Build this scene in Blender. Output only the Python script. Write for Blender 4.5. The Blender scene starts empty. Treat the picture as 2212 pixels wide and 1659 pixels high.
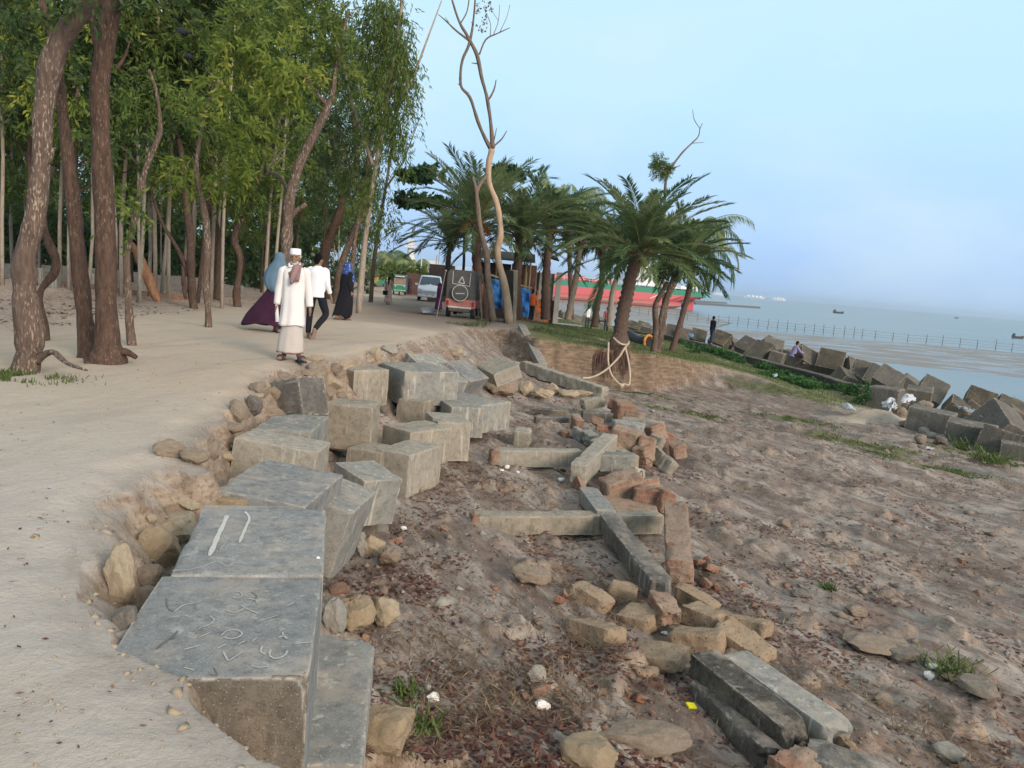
import bpy, bmesh, math, random
import numpy as np
from mathutils import Vector, Matrix, Euler
R_ = math.radians
sc = bpy.context.scene
# ---------------------------------------------------------------- camera
F = 1685.; CX = 1106.; CY = 829.5          # focal length and centre, in photo units (photo 2212 wide)
PITCH = R_(7.89); ROLL = R_(4.97); CH = 1.5
_f = np.array([0, math.cos(PITCH), -math.sin(PITCH)]); _u0 = np.array([0, math.sin(PITCH), math.cos(PITCH)]); _r0 = np.array([1., 0, 0])
_Rv = _r0*math.cos(ROLL)+_u0*math.sin(ROLL); _Uv = -_r0*math.sin(ROLL)+_u0*math.cos(ROLL)
def ray(x, y): return _f+_Rv*((x-CX)/F)+_Uv*((CY-y)/F)
def P(x, y, z):
    d = ray(x, y); t = (z-CH)/d[2]; q = np.array([0, 0, CH])+d*t
    return Vector(q)
def PY(x, y, Y):
    d = ray(x, y); return Vector(np.array([0, 0, CH])+d*(Y/d[1]))
cd = bpy.data.cameras.new("camera"); cam = bpy.data.objects.new("camera", cd); sc.collection.objects.link(cam)
cd.sensor_fit = 'HORIZONTAL'; cd.sensor_width = 36; cd.lens = 36*F/2212.; cd.clip_start = .05; cd.clip_end = 30000
cam.location = (0, 0, CH)
cam.matrix_world = Matrix(((_Rv[0], _Uv[0], -_f[0], 0), (_Rv[1], _Uv[1], -_f[1], 0), (_Rv[2], _Uv[2], -_f[2], CH), (0, 0, 0, 1)))
sc.camera = cam
# ---------------------------------------------------------------- light
SUN_EL = R_(22); SUN_AZ = R_(140)           # azimuth clockwise from +Y (view direction): behind, to the sea side
w = bpy.data.worlds.new("World"); sc.world = w; w.use_nodes = True
nt = w.node_tree; N = nt.nodes; L = nt.links; N.clear()
out = N.new('ShaderNodeOutputWorld'); bg = N.new('ShaderNodeBackground'); bg.inputs[1].default_value = .12
sky = N.new('ShaderNodeTexSky'); sky.sky_type = 'NISHITA'; sky.sun_disc = False; sky.sun_elevation = SUN_EL; sky.sun_rotation = SUN_AZ
sky.air_density = 1.0; sky.dust_density = 2.2; sky.ozone_density = 1.6
tc = N.new('ShaderNodeTexCoord'); sx = N.new('ShaderNodeSeparateXYZ'); L.new(tc.outputs['Generated'], sx.inputs[0])
rp = N.new('ShaderNodeValToRGB'); L.new(sx.outputs['Z'], rp.inputs[0])
cr = rp.color_ramp; cr.elements[0].position = 0.0; cr.elements[0].color = (3.0/8, 4.5/8, 7.0/8, 1)
cr.elements[1].position = 1.0; cr.elements[1].color = (6.2/8, 6.2/8, 6.2/8, 1)
for p_, c_ in ((.05, (3.2, 4.9, 7.6)), (.12, (3.6, 5.5, 7.9)), (.22, (4.2, 6.4, 7.95)), (.36, (4.6, 6.8, 7.7)), (.6, (5.6, 6.6, 7.0))):
    e = cr.elements.new(p_); e.color = tuple(v/8 for v in c_)+(1,)
sc8 = N.new('ShaderNodeVectorMath'); sc8.operation = 'SCALE'; sc8.inputs['Scale'].default_value = 8.0; L.new(rp.outputs[0], sc8.inputs[0])
# thin high cloud, soft and low in contrast
mp = N.new('ShaderNodeMapping'); mp.inputs['Scale'].default_value = (1.2, 1.2, 2.6); L.new(tc.outputs['Generated'], mp.inputs[0])
cn = N.new('ShaderNodeTexNoise'); cn.inputs['Scale'].default_value = 2.3; cn.inputs['Detail'].default_value = 5; cn.inputs['Roughness'].default_value = .55; L.new(mp.outputs[0], cn.inputs['Vector'])
cmr = N.new('ShaderNodeMapRange'); cmr.inputs[1].default_value = .42; cmr.inputs[2].default_value = .75; cmr.inputs[3].default_value = 0; cmr.inputs[4].default_value = .62; L.new(cn.outputs[0], cmr.inputs[0])
cmx = N.new('ShaderNodeMix'); cmx.data_type = 'RGBA'; L.new(cmr.outputs[0], cmx.inputs[0]); L.new(sc8.outputs[0], cmx.inputs[6]); cmx.inputs[7].default_value = (5.6, 6.7, 7.5, 1)
mx = N.new('ShaderNodeMix'); mx.data_type = 'RGBA'; mx.inputs[0].default_value = .85
L.new(sky.outputs[0], mx.inputs[6]); L.new(cmx.outputs[2], mx.inputs[7])
L.new(mx.outputs[2], bg.inputs[0]); L.new(bg.outputs[0], out.inputs[0])
sd = bpy.data.lights.new("sun", 'SUN'); sd.energy = 2.7; sd.angle = R_(22); sd.color = (1.0, .81, .66)
so = bpy.data.objects.new("sun", sd); sc.collection.objects.link(so)
dirv = Vector((math.sin(SUN_AZ)*math.cos(SUN_EL), math.cos(SUN_AZ)*math.cos(SUN_EL), math.sin(SUN_EL)))
so.rotation_euler = dirv.to_track_quat('Z', 'Y').to_euler(); so.location = (10, -20, 20)
sc.view_settings.view_transform = 'Standard'; sc.view_settings.look = 'None'; sc.view_settings.gamma = 1; sc.view_settings.exposure = 0.30
sc.cycles.max_bounces = 5; sc.cycles.diffuse_bounces = 3; sc.cycles.transparent_max_bounces = 6; sc.cycles.volume_bounces = 0

# ---------------------------------------------------------------- helpers
rng = np.random.default_rng(7); random.seed(7)
def link(o): sc.collection.objects.link(o); return o
def tag(o, label=None, cat=None, group=None, kind=None):
    if label: o['label'] = label
    if cat: o['category'] = cat
    if group: o['group'] = group
    if kind: o['kind'] = kind
    return o
def empty(name, loc=(0, 0, 0), rz=0, label=None, cat=None, group=None):
    o = bpy.data.objects.new(name, None); o.empty_display_size = .2; link(o); o.location = loc; o.rotation_euler = (0, 0, rz)
    return tag(o, label, cat, group)
def mesh(name, V, Fs, mat=None, parent=None, smooth=False, loc=None, rot=None, mats=None, fmat=None):
    me = bpy.data.meshes.new(name); me.from_pydata([tuple(v) for v in V], [], [tuple(f) for f in Fs])
    if mats: [me.materials.append(m) for m in mats]
    elif mat: me.materials.append(mat)
    if fmat is not None: me.polygons.foreach_set('material_index', np.array(fmat, dtype=np.int32))
    me.validate(clean_customdata=False); me.update()
    if smooth: me.shade_smooth()
    o = link(bpy.data.objects.new(name, me))
    if parent: o.parent = parent
    if loc is not None: o.location = loc
    if rot is not None: o.rotation_euler = rot
    return o
def fast_mesh(name, V, Q, mat=None, parent=None, smooth=False, attrs=None):
    """V (n,3) array, Q (m,k) int array"""
    me = bpy.data.meshes.new(name); V = np.asarray(V, dtype=np.float32); Q = np.asarray(Q, dtype=np.int32); k = Q.shape[1]
    me.vertices.add(len(V)); me.vertices.foreach_set('co', V.ravel())
    me.loops.add(Q.size); me.loops.foreach_set('vertex_index', Q.ravel())
    me.polygons.add(len(Q)); me.polygons.foreach_set('loop_start', np.arange(0, Q.size, k, dtype=np.int32))
    if attrs:
        for an, (dom, typ, arr) in attrs.items():
            a = me.attributes.new(an, typ, dom)
            a.data.foreach_set('color' if 'COLOR' in typ else 'value', np.asarray(arr, dtype=np.float32).ravel())
    if mat: me.materials.append(mat)
    me.update(calc_edges=True)
    if smooth: me.shade_smooth()
    o = link(bpy.data.objects.new(name, me))
    if parent: o.parent = parent
    return o
def copy_tree(o, parent=None):
    c = o.copy(); link(c); c.parent = parent
    for ch in o.children: copy_tree(ch, c)
    return c

# value noise
def _hash(ix, iy, iz, s):
    n = (ix.astype(np.int64)*73856093) ^ (iy.astype(np.int64)*19349663) ^ (iz.astype(np.int64)*83492791) ^ (s*2654435761)
    n = (n ^ (n >> 13))*1274126177 & 0x7fffffff
    n = (n ^ (n >> 16)) & 0xffff
    return n/65535.
def vnoise(x, y, z=None, s=0):
    x = np.asarray(x, float); y = np.asarray(y, float); z = np.zeros_like(x) if z is None else np.asarray(z, float)
    ix, iy, iz = np.floor(x), np.floor(y), np.floor(z); fx, fy, fz = x-ix, y-iy, z-iz
    fx, fy, fz = [t*t*(3-2*t) for t in (fx, fy, fz)]
    r = 0
    for dx in (0, 1):
        for dy in (0, 1):
            for dz in (0, 1):
                r = r+_hash(ix+dx, iy+dy, iz+dz, s)*(fx if dx else 1-fx)*(fy if dy else 1-fy)*(fz if dz else 1-fz)
    return r*2-1
def fbm(x, y, z=None, o=4, s=0, g=.5, l=2.03):
    r = 0; a = 1.; t = 0; k = 1.
    for i in range(o):
        r = r+a*vnoise(np.asarray(x)*k, np.asarray(y)*k, None if z is None else np.asarray(z)*k, s+i*17); t += a; a *= g; k *= l
    return r/t

# ---- material kit
class M_:
    def __init__(s, name):
        s.m = bpy.data.materials.new(name); s.m.use_nodes = True; s.t = s.m.node_tree; s.n = s.t.nodes; s.l = s.t.links
        s.b = s.n['Principled BSDF']; s.o = s.n['Material Output']; s.tc = None
    def coord(s, kind='Object', scale=(1, 1, 1)):
        if not s.tc: s.tc = s.n.new('ShaderNodeTexCoord')
        mp = s.n.new('ShaderNodeMapping'); mp.inputs['Scale'].default_value = scale; s.l.new(s.tc.outputs[kind], mp.inputs[0]); return mp.outputs[0]
    def banded(s, ang, scale):
        if not s.tc: s.coord()
        a = s.n.new('ShaderNodeMapping'); a.inputs['Rotation'].default_value = (0, 0, ang); s.l.new(s.tc.outputs['Object'], a.inputs[0])
        b = s.n.new('ShaderNodeMapping'); b.inputs['Scale'].default_value = scale; s.l.new(a.outputs[0], b.inputs[0]); return b.outputs[0]
    def noise(s, scale, detail=4, rough=.55, co=None, dist=0):
        n = s.n.new('ShaderNodeTexNoise'); n.inputs['Scale'].default_value = scale; n.inputs['Detail'].default_value = detail
        n.inputs['Roughness'].default_value = rough; n.inputs['Distortion'].default_value = dist
        s.l.new(co or s.coord(), n.inputs['Vector']); return n.outputs[0]
    def voro(s, scale, co=None, feat='F1', out='Distance'):
        n = s.n.new('ShaderNodeTexVoronoi'); n.feature = feat; n.inputs['Scale'].default_value = scale; s.l.new(co or s.coord(), n.inputs['Vector']); return n.outputs[out]
    def rng(s, v, a, b, c=0., d=1.):
        n = s.n.new('ShaderNodeMapRange'); s.l.new(v, n.inputs[0])
        for i, q in enumerate((a, b, c, d)): n.inputs[i+1].default_value = q
        return n.outputs[0]
    def mix(s, fac, a, b, mode='MIX'):
        n = s.n.new('ShaderNodeMix'); n.data_type = 'RGBA'; n.blend_type = mode
        for i, q in ((0, fac), (6, a), (7, b)):
            if isinstance(q, (int, float)): n.inputs[i].default_value = q
            elif isinstance(q, tuple): n.inputs[i].default_value = q if len(q) == 4 else q+(1,)
            else: s.l.new(q, n.inputs[i])
        return n.outputs[2]
    def math(s, op, a, b=None):
        n = s.n.new('ShaderNodeMath'); n.operation = op
        for i, q in enumerate((a, b)):
            if q is None: continue
            if isinstance(q, (int, float)): n.inputs[i].default_value = q
            else: s.l.new(q, n.inputs[i])
        return n.outputs[0]
    def attr(s, name, out='Fac'):
        n = s.n.new('ShaderNodeAttribute'); n.attribute_name = name; return n.outputs[out]
    def col(s, v):
        if isinstance(v, tuple): s.b.inputs['Base Color'].default_value = v if len(v) == 4 else v+(1,)
        else: s.l.new(v, s.b.inputs['Base Color'])
        return s
    def rough(s, v):
        if isinstance(v, (int, float)): s.b.inputs['Roughness'].default_value = v
        else: s.l.new(v, s.b.inputs['Roughness'])
        return s
    def spec(s, v): s.b.inputs['Specular IOR Level'].default_value = v; return s
    def metal(s, v): s.b.inputs['Metallic'].default_value = v; return s
    def bump(s, h, strength=.5, dist=.02):
        n = s.n.new('ShaderNodeBump'); n.inputs['Strength'].default_value = strength; n.inputs['Distance'].default_value = dist
        s.l.new(h, n.inputs['Height']); s.l.new(n.outputs[0], s.b.inputs['Normal']); return s
def flat(name, c, rough=.8, var=.15, scale=6, spec=.3, metal=0):
    m = M_(name); n = m.noise(scale, 4)
    m.col(m.mix(m.rng(n, .3, .7), tuple(v*(1-var) for v in c), tuple(min(1, v*(1+var)) for v in c))).rough(rough).spec(spec).metal(metal)
    return m.m
def objvar(m, amt=.12):
    """per-object brightness variation factor 0..1"""
    n = m.n.new('ShaderNodeObjectInfo'); return n.outputs['Random']
# ---------------------------------------------------------------- terrain
U_CT = np.array([(-3, 2, 0), (-6, 6, 0.02), (-3.3, 11.5, 0), (-4, 15, 0), (-4.4, 20, -.03), (-5, 26, -.2), (-2.6, 34, -.5), (-6, 53.4, -.7), (-7.3, 44.3, -.7),
    (-10.2, 67, -1), (-18, 98, -1.1), (-12, 12, .05), (-14, 25, .05), (-20, 40, 0), (-40, 60, 0), (-30, 30, .1), (-60, 100, 0), (-40, 5, .1), (0, 36, -.55), (.66, 39.4, -.72), (0, 31, -.55), (-1.5, 26, -.25), (-3, -4, 0), (0, 0, 0),
    (3.8, 28.5, -.75), (2, 32, -.72), (5.9, 52, -1.7), (5.7, 32.1, -1.2), (3, 46, -1.2), (13, 50, -1.95), (9, 40, -1.65), (12, 36, -1.8), (0, 62, -1.4), (4, 75, -2.2), (0, 110, -1.5), (20, 28, -2.2), (30, 10, -2.2), (13.3, 27, -2.1), (13.5, 33, -2.1), (14.5, 38, -2.1), (15, 44, -2.1), (12.5, 34, -2.0), (13.5, 22, -2.1), (-10, 150, -1.3)], float)
L_CT = np.array([(0, 3, -1.25), (-.6, 6.5, -1.3), (-.8, 9.8, -1.3), (-.5, 12.4, -1.27), (.2, 15, -1.25), (3.8, 5, -1.6), (1.5, 7, -1.42), (0.5, 9.5, -1.54), (2.2, 9.5, -1.54), (1.2, 11.2, -1.56), (1.4, 13.5, -1.5), (5, 9, -1.7), (.6, 13, -1.5), (3, 14, -1.7), (.5, 18, -1.5), (2, 21, -1.65), (4.5, 21, -1.9), (4, 27, -2.3), (2.2, 27.2, -2.15), (6, 26.5, -2.3), (7, 24, -2.1), (8, 29, -1.95),
    (7, 15, -1.8), (12, 18, -1.85), (12, 24, -1.85), (11, 31, -1.8), (6, 4, -1.7), (20, 4, -1.9), (10, 8, -1.8), (0, 28, -1.5), (2, -4, -1.3), (8, -4, -1.6), (14, 40, -1.9), (-1, 22, -.9), (0, 24.5, -1.2)], float)
def idw(C, x, y, p=2.6, e=1.2):
    num = 0; den = 0
    for cx, cy, cz in C:
        w_ = 1/((x-cx)**2+(y-cy)**2+e)**(p/2); num = num+w_*cz; den = den+w_
    return num/den
_edD = [(700, 1659, 0, .8), (655, 1612, 0, .8), (560, 1590, 0, .8), (450, 1515, 0, .8), (385, 1440, 0, 1.1), (300, 1395, 0, 1.5), (250, 1350, 0, 1.8), (232, 1300, 0, 2.), (188, 1250, 0, 2.), (182, 1190, 0, 2.), (225, 1110, 0, 2.),
    (240, 1060, 0, 2.), (305, 1010, 0, 1.9), (385, 988, 0, 1.7), (448, 1000, 0, 1.3), (400, 950, 0, 1.), (445, 900, 0, 1.2), (490, 868, 0, 1.2), (545, 830, 0, 1.2), (590, 800, 0, 1.3), (650, 782, 0, 1.3), (700, 768, 0, 1.4), (770, 757, 0, 1.6), (860, 740, 0, 2.),
    (940, 716, -.05, 2.4), (1000, 697, -.25, 2.8), (1060, 698, -.45, 2.6), (1110, 712, -.6, 1.6), (1160, 735, -.7, .6), (1250, 745, -.75, .38), (1330, 753, -.75, .35), (1400, 768, -.9, .35), (1470, 779, -1.1, .5), (1545, 790, -1.3, 1.5), (1640, 815, -1.55, 2.), (1780, 862, -1.75, 2.), (1950, 905, -1.85, 2.)]
EDGE = [(-.15, -6, .9), (-.25, .3, .9), (-.5, 1.4, .8)]+[tuple(P(a, b, c)[:2])+(d,) for a, b, c, d in _edD]
EDGE = np.array(EDGE)
_wlD = [(1901, 836), (1844, 828), (1727, 798), (1673, 782), (1607, 768), (1547, 747), (1474, 732), (1427, 723), (1330, 706), (1215, 692)]
WALLZ = -1.5
WALL = [(13.2, -20), (13.2, 4), (13.2, 14), (13.2, 20)]+[tuple(P(a, b, WALLZ)[:2]) for a, b in _wlD]+[(1.5, 75), (-2, 95), (-8, 130), (-14, 260)]
WALL = np.array(WALL)
def sdist(PL, x, y):
    """signed distance to an open polyline; positive on its right hand side, and the width attribute where given"""
    best = np.full(x.shape, 1e9); sg = np.zeros(x.shape); wv = np.zeros(x.shape)
    for a, b in zip(PL[:-1], PL[1:]):
        dx, dy = b[0]-a[0], b[1]-a[1]; l2 = dx*dx+dy*dy+1e-12
        t = np.clip(((x-a[0])*dx+(y-a[1])*dy)/l2, 0, 1); qx, qy = x-(a[0]+t*dx), y-(a[1]+t*dy); d = qx*qx+qy*qy
        m = d < best; cr_ = (dy*qx-dx*qy)
        best = np.where(m, d, best); sg = np.where(m, np.where(cr_ > 0, 1., -1.), sg)
        if len(a) > 2: wv = np.where(m, a[2]+(b[2]-a[2])*t, wv)
    poly = [tuple(p[:2]) for p in PL]+([(60, 26), (60, -6)] if PL is EDGE else [(900, 260), (900, -20)])
    ins = np.zeros(x.shape, bool)
    for (ax, ay), (bx, by) in zip(poly, poly[1:]+poly[:1]):
        if ay == by: continue
        ins ^= ((ay > y) != (by > y)) & (x < (bx-ax)*(y-ay)/(by-ay)+ax)
    return np.sqrt(best)*np.where(ins, 1., -1.), wv
def smooth01(t): t = np.clip(t, 0, 1); return t*t*(3-2*t)
def terrain(x, y):
    x = np.asarray(x, float); y = np.asarray(y, float)
    r = np.hypot(x, y)
    sde, wd = sdist(EDGE, x, y)
    j = fbm(x*2.2, y*2.2, o=3, s=3)*.16+fbm(x*7, y*7, o=2, s=9)*.05
    sd_ = sde+j*np.clip(r/5, .35, 1)
    up = idw(U_CT, x, y)+fbm(x*.5, y*.5, o=3, s=1)*.05*np.clip(r/6, .3, 1)+fbm(x*2.3, y*2.3, o=3, s=2)*.012
    forest = smooth01((-x-5.2-.12*np.clip(y, 0, 60))/3)
    up = up+forest*(fbm(x*.35, y*.35, o=3, s=5)*.16+fbm(x*1.6, y*1.6, o=3, s=6)*.05)
    lw = idw(L_CT, x, y, 2.2)
    # eroded lumps and runnels that run down to the sea wall
    u = x*.53-y*.85; v = x*.85+y*.53
    lump = fbm(x*.9, y*.9, o=3, s=11)*.05+fbm(u*.40, v*1.5, o=3, s=12)*.12+np.abs(fbm(u*.8, v*3.0, o=3, s=13))*-.11+.03
    fine = fbm(x*4.2, y*4.2, o=4, s=14)*.042
    am = np.clip(sde/2.5, 0.25, 1)
    lw = lw+(lump+fine)*am
    clod = np.clip(fbm(x*3.1, y*3.1, o=3, s=15)-.24, 0, 1)*.20*am*np.clip((34-y)/10, 0, 1)
    lw = lw+clod
    t = np.clip(sd_/np.maximum(wd, .3), 0, 1)
    prof = 1-(1-t)**1.25
    steep = smooth01(t*3.2)*.27+prof*.73
    h = up*(1-steep)+lw*steep
    # lumpy broken face on the slope
    face = np.clip(1-np.abs(t-.4)/.55, 0, 1)*np.where(np.abs(t-.5) < .5, 1, 0)
    h = h+face*(fbm(x*3.5, y*3.5, o=3, s=21)*.09+fbm(x*11, y*11, o=2, s=22)*.03)
    # a rounded brow just before the edge
    h = h-smooth01(1+np.minimum(sd_, 0)/.35)*.05*np.clip(1-sd_/.6, 0, 1)
    sw, _ = sdist(WALL, x, y)
    h = np.where(sw > -.3, h*(1-smooth01((sw+.3)/5))+(-4.6)*smooth01((sw+.3)/5), h)
    return h, sde, sw, forest
def gz(x, y):
    h = terrain(np.array([x]), np.array([y]))[0]; return float(h[0])
def onpix(x, y, z0=0., n=12):
    """world point where the pixel's ray meets the terrain"""
    d = ray(x, y); o = np.array([0, 0, CH]); ts = np.geomspace(1.2, 160, 900)
    p = o+d[None, :]*ts[:, None]; h = terrain(p[:, 0], p[:, 1])[0]; k = np.argmax(p[:, 2] < h)
    a, b = ts[max(k-1, 0)], ts[k]; q = o+d*(a+b)/2
    return Vector((q[0], q[1], gz(q[0], q[1])))

def build_ground():
    nr, na = 760, 640
    rr = np.geomspace(.55, 150, nr); aa = np.concatenate([np.linspace(R_(-120), R_(-46), 60, endpoint=False), np.linspace(R_(-46), R_(46), na-120, endpoint=False), np.linspace(R_(46), R_(120), 60)])
    A, Rr = np.meshgrid(aa, rr); X = np.sin(A)*Rr; Y = np.cos(A)*Rr
    h, sde, sw, forest = terrain(X.ravel(), Y.ravel())
    X, Y = X.ravel(), Y.ravel(); n = len(aa)
    V = np.stack([X, Y, h], 1)
    i = np.arange(nr-1)[:, None]*n+np.arange(n-1)[None, :]
    Q = np.stack([i, i+n, i+n+1, i+1], -1).reshape(-1, 4)[:, ::-1]
    # masks: r grass, g lower beach, b forest floor, a worn road
    nz = fbm(X*.8, Y*.8, o=3, s=31)
    lawn = smooth01((X-(-.3))/1.2)*smooth01((Y-26.5)/1.5)*smooth01(1-(sde+.1)/.25)*smooth01((-sw)/1.2)
    lawn = np.maximum(lawn*smooth01((nz+.75)/.4), 0)
    tufts = np.zeros_like(X)
    for (a, b, c, d_, e_) in GRASS_SPOTS:
        q = P(a, b, -1.8); u = (X-q.x); v = (Y-q.y); cs, sn = math.cos(e_), math.sin(e_)
        g = np.exp(-(((u*cs+v*sn)/c)**2+((-u*sn+v*cs)/d_)**2)); tufts = np.maximum(tufts, g)
    tufts = smooth01((tufts+nz*.35-.35)/.4)
    low = smooth01(sde/.6+.5)
    road = smooth01(1.25-np.abs(X+3.4+.11*(Y-34))/4.5)*smooth01((Y-20)/7)*(1-low)
    col = np.stack([np.maximum(lawn, tufts), low*(1-lawn), forest*(1-low), road], 1)
    return fast_mesh('ground', V, Q, MAT_GROUND, None, True, {'mask': ('POINT', 'FLOAT_COLOR', col)})
GRASS_SPOTS = [(1400, 845, 1.2, .35, -.6), (1480, 890, 1.3, .35, -.7), (1840, 960, 1.6, .5, -.7), (1720, 905, 1.2, .4, -.7), (2110, 985, 1.2, .35, -.9), (1560, 800, 2.5, .8, -.5), (1700, 850, 3, .8, -.9), (1980, 1010, 1.3, .3, -.8), (12, 815, .5, .3, 0)]
def mat_ground():
    m = M_('ground_sand'); co = m.coord('Object')
    sep = m.n.new('ShaderNodeSeparateColor'); m.l.new(m.attr('mask', 'Color'), sep.inputs[0]); al = m.attr('mask', 'Alpha')
    grass, low, forest = sep.outputs[0], sep.outputs[1], sep.outputs[2]
    n1 = m.noise(.7, 5, .6, co); n2 = m.noise(5, 6, .65, co); n3 = m.noise(28, 5, .7, co); n4 = m.noise(140, 3, .7, co)
    # path: trodden fine sand, damp grey patches
    path = m.mix(m.rng(n1, .35, .68), (.44, .385, .32), (.435, .405, .375))
    path = m.mix(m.rng(n2, .3, .75), path, (.49, .435, .375))
    path = m.mix(m.math('MULTIPLY', m.rng(n3, .56, .7), .3), path, (.27, .20, .13))
    # specks of litter
    sy_ = m.n.new('ShaderNodeSeparateXYZ'); m.l.new(m.tc.outputs['Object'], sy_.inputs[0]); path = m.mix(m.math('MULTIPLY', m.rng(sy_.outputs[1], 4, 9), m.rng(n1, .3, .6, .35, .9)), path, (.47, .375, .275)); tr_ = m.noise(1.7, 3, .5, m.banded(R_(-75), (.25, 1.6, 1))); path = m.mix(m.math('MULTIPLY', m.rng(tr_, .52, .66), .35), path, (.33, .275, .225)); vs = m.voro(9, co); path = m.mix(m.math('MULTIPLY', m.rng(vs, .045, .03), .8), path, (.10, .07, .05))
    # forest floor
    fl = m.mix(m.rng(n2, .35, .65), (.42, .34, .28), (.33, .255, .20))
    fl = m.mix(m.math('MULTIPLY', m.rng(m.noise(16, 4, .7, co), .52, .62), .75), fl, (.16, .095, .06))
    c = m.mix(forest, path, fl)
    # road: darker earth
    rd = m.mix(m.rng(n2, .3, .7), (.17, .135, .11), (.24, .195, .165))
    c = m.mix(m.math('MULTIPLY', al, .85), c, rd)
    # lower beach
    sc2 = m.coord('Object', (.9, .9, .9)); b2 = m.banded(R_(58), (.4, 1.7, 1))
    s1 = m.noise(1.3, 7, .68, b2); s2 = m.noise(6, 6, .72, b2)
    b = m.mix(m.rng(s1, .42, .58), (.21, .165, .135), (.37, .325, .28))
    b = m.mix(m.math('MULTIPLY', m.rng(s2, .50, .62), .75), b, (.165, .11, .085))
    red = m.noise(2.1, 5, .7, co); b = m.mix(m.math('MULTIPLY', m.rng(red, .54, .68), .5), b, (.25, .16, .115))
    wet = m.rng(m.noise(.75, 4, .6, b2), .56, .68); b = m.mix(m.math('MULTIPLY', wet, .75), b, (.13, .115, .10))
    b = m.mix(m.math('MULTIPLY', m.rng(n3, .55, .68), .55), b, (.075, .045, .035))
    wh = m.voro(5.5, co, 'F1'); b = m.mix(m.rng(wh, .035, .02), b, (.55, .50, .45))
    dk = m.voro(14, co, 'F1'); b = m.mix(m.math('MULTIPLY', m.rng(dk, .17, .10), m.rng(n2, .46, .56)), b, (.06, .038, .03)); n5 = m.noise(11, 5, .75, b2); b = m.mix(m.math('MULTIPLY', m.rng(n5, .54, .64), .5), b, (.12, .08, .062)); b = m.mix(m.math('MULTIPLY', m.rng(n5, .42, .34), .4), b, (.44, .40, .36))
    c = m.mix(low, c, b)
    gn = m.mix(m.rng(n3, .35, .65), (.075, .105, .03), (.15, .15, .06)); gn = m.mix(m.rng(n2, .5, .75), gn, (.24, .21, .11))
    c = m.mix(m.math('MULTIPLY', grass, .9), c, gn)
    ge = m.n.new('ShaderNodeNewGeometry'); sz_ = m.n.new('ShaderNodeSeparateXYZ'); m.l.new(ge.outputs['True Normal'], sz_.inputs[0])
    mp3 = m.n.new('ShaderNodeMapping'); mp3.inputs['Scale'].default_value = (2, 2, 9); m.l.new(m.tc.outputs['Object'], mp3.inputs[0]); st3 = m.noise(1.5, 5, .65, mp3.outputs[0])
    soil = m.mix(m.rng(st3, .38, .62), (.235, .165, .11), (.40, .32, .235)); soil = m.mix(m.rng(sy_.outputs[1], 22, 26, 0, .9), soil, m.mix(m.rng(st3, .4, .6), (.11, .07, .045), (.25, .175, .115))); soil = m.mix(m.math('MULTIPLY', m.rng(n3, .5, .62), .6), soil, (.12, .075, .05))
    c = m.mix(m.math('MULTIPLY', m.rng(sz_.outputs[2], .84, .62), .85), c, soil)
    m.col(c)
    wr = m.math('MULTIPLY', wet, low); m.rough(m.rng(wr, 0, 1, .95, .62)); m.spec(.25)
    hh = m.math('ADD', m.math('MULTIPLY', n3, .5), m.math('MULTIPLY', n4, .16)); hh = m.math('ADD', hh, m.math('MULTIPLY', n2, .9))
    m.bump(hh, .8, .035)
    return m.m
MAT_GROUND = mat_ground()
ground = build_ground(); tag(ground, 'sandy track, woodland floor and eroded beach below it', kind='structure')

# ---------------------------------------------------------------- sea
def mat_sea():
    m = M_('sea_water'); co = m.coord('Object')
    mp = m.n.new('ShaderNodeMapping'); mp.inputs['Rotation'].default_value = (0, 0, .5); mp.inputs['Scale'].default_value = (.16, .5, 1); m.l.new(m.tc.outputs['Object'], mp.inputs[0])
    n = m.noise(.9, 6, .6, mp.outputs[0]); n2 = m.noise(.02, 4, .6, co)
    m.col(m.mix(m.rng(n2, .35, .65), (.12, .16, .17), (.17, .20, .195))).rough(.28).spec(.5)
    m.bump(n, .65, .25)
    return m.m
MAT_SEA = mat_sea()
SEA = -3.55
nn = 64; ang = np.linspace(0, 2*math.pi, nn, endpoint=False)
rads = [30, 80, 200, 500, 1500, 4000, 9000]
V = [(0, 0, SEA)]; Fq = []
for r in rads: V += [(r*math.cos(a), r*math.sin(a), SEA) for a in ang]
for k in range(nn): Fq.append((0, 1+k, 1+(k+1) % nn))
for j in range(len(rads)-1):
    for k in range(nn): a = 1+j*nn+k; b = 1+j*nn+(k+1) % nn; Fq.append((a, a+nn, b+nn, b))
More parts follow.
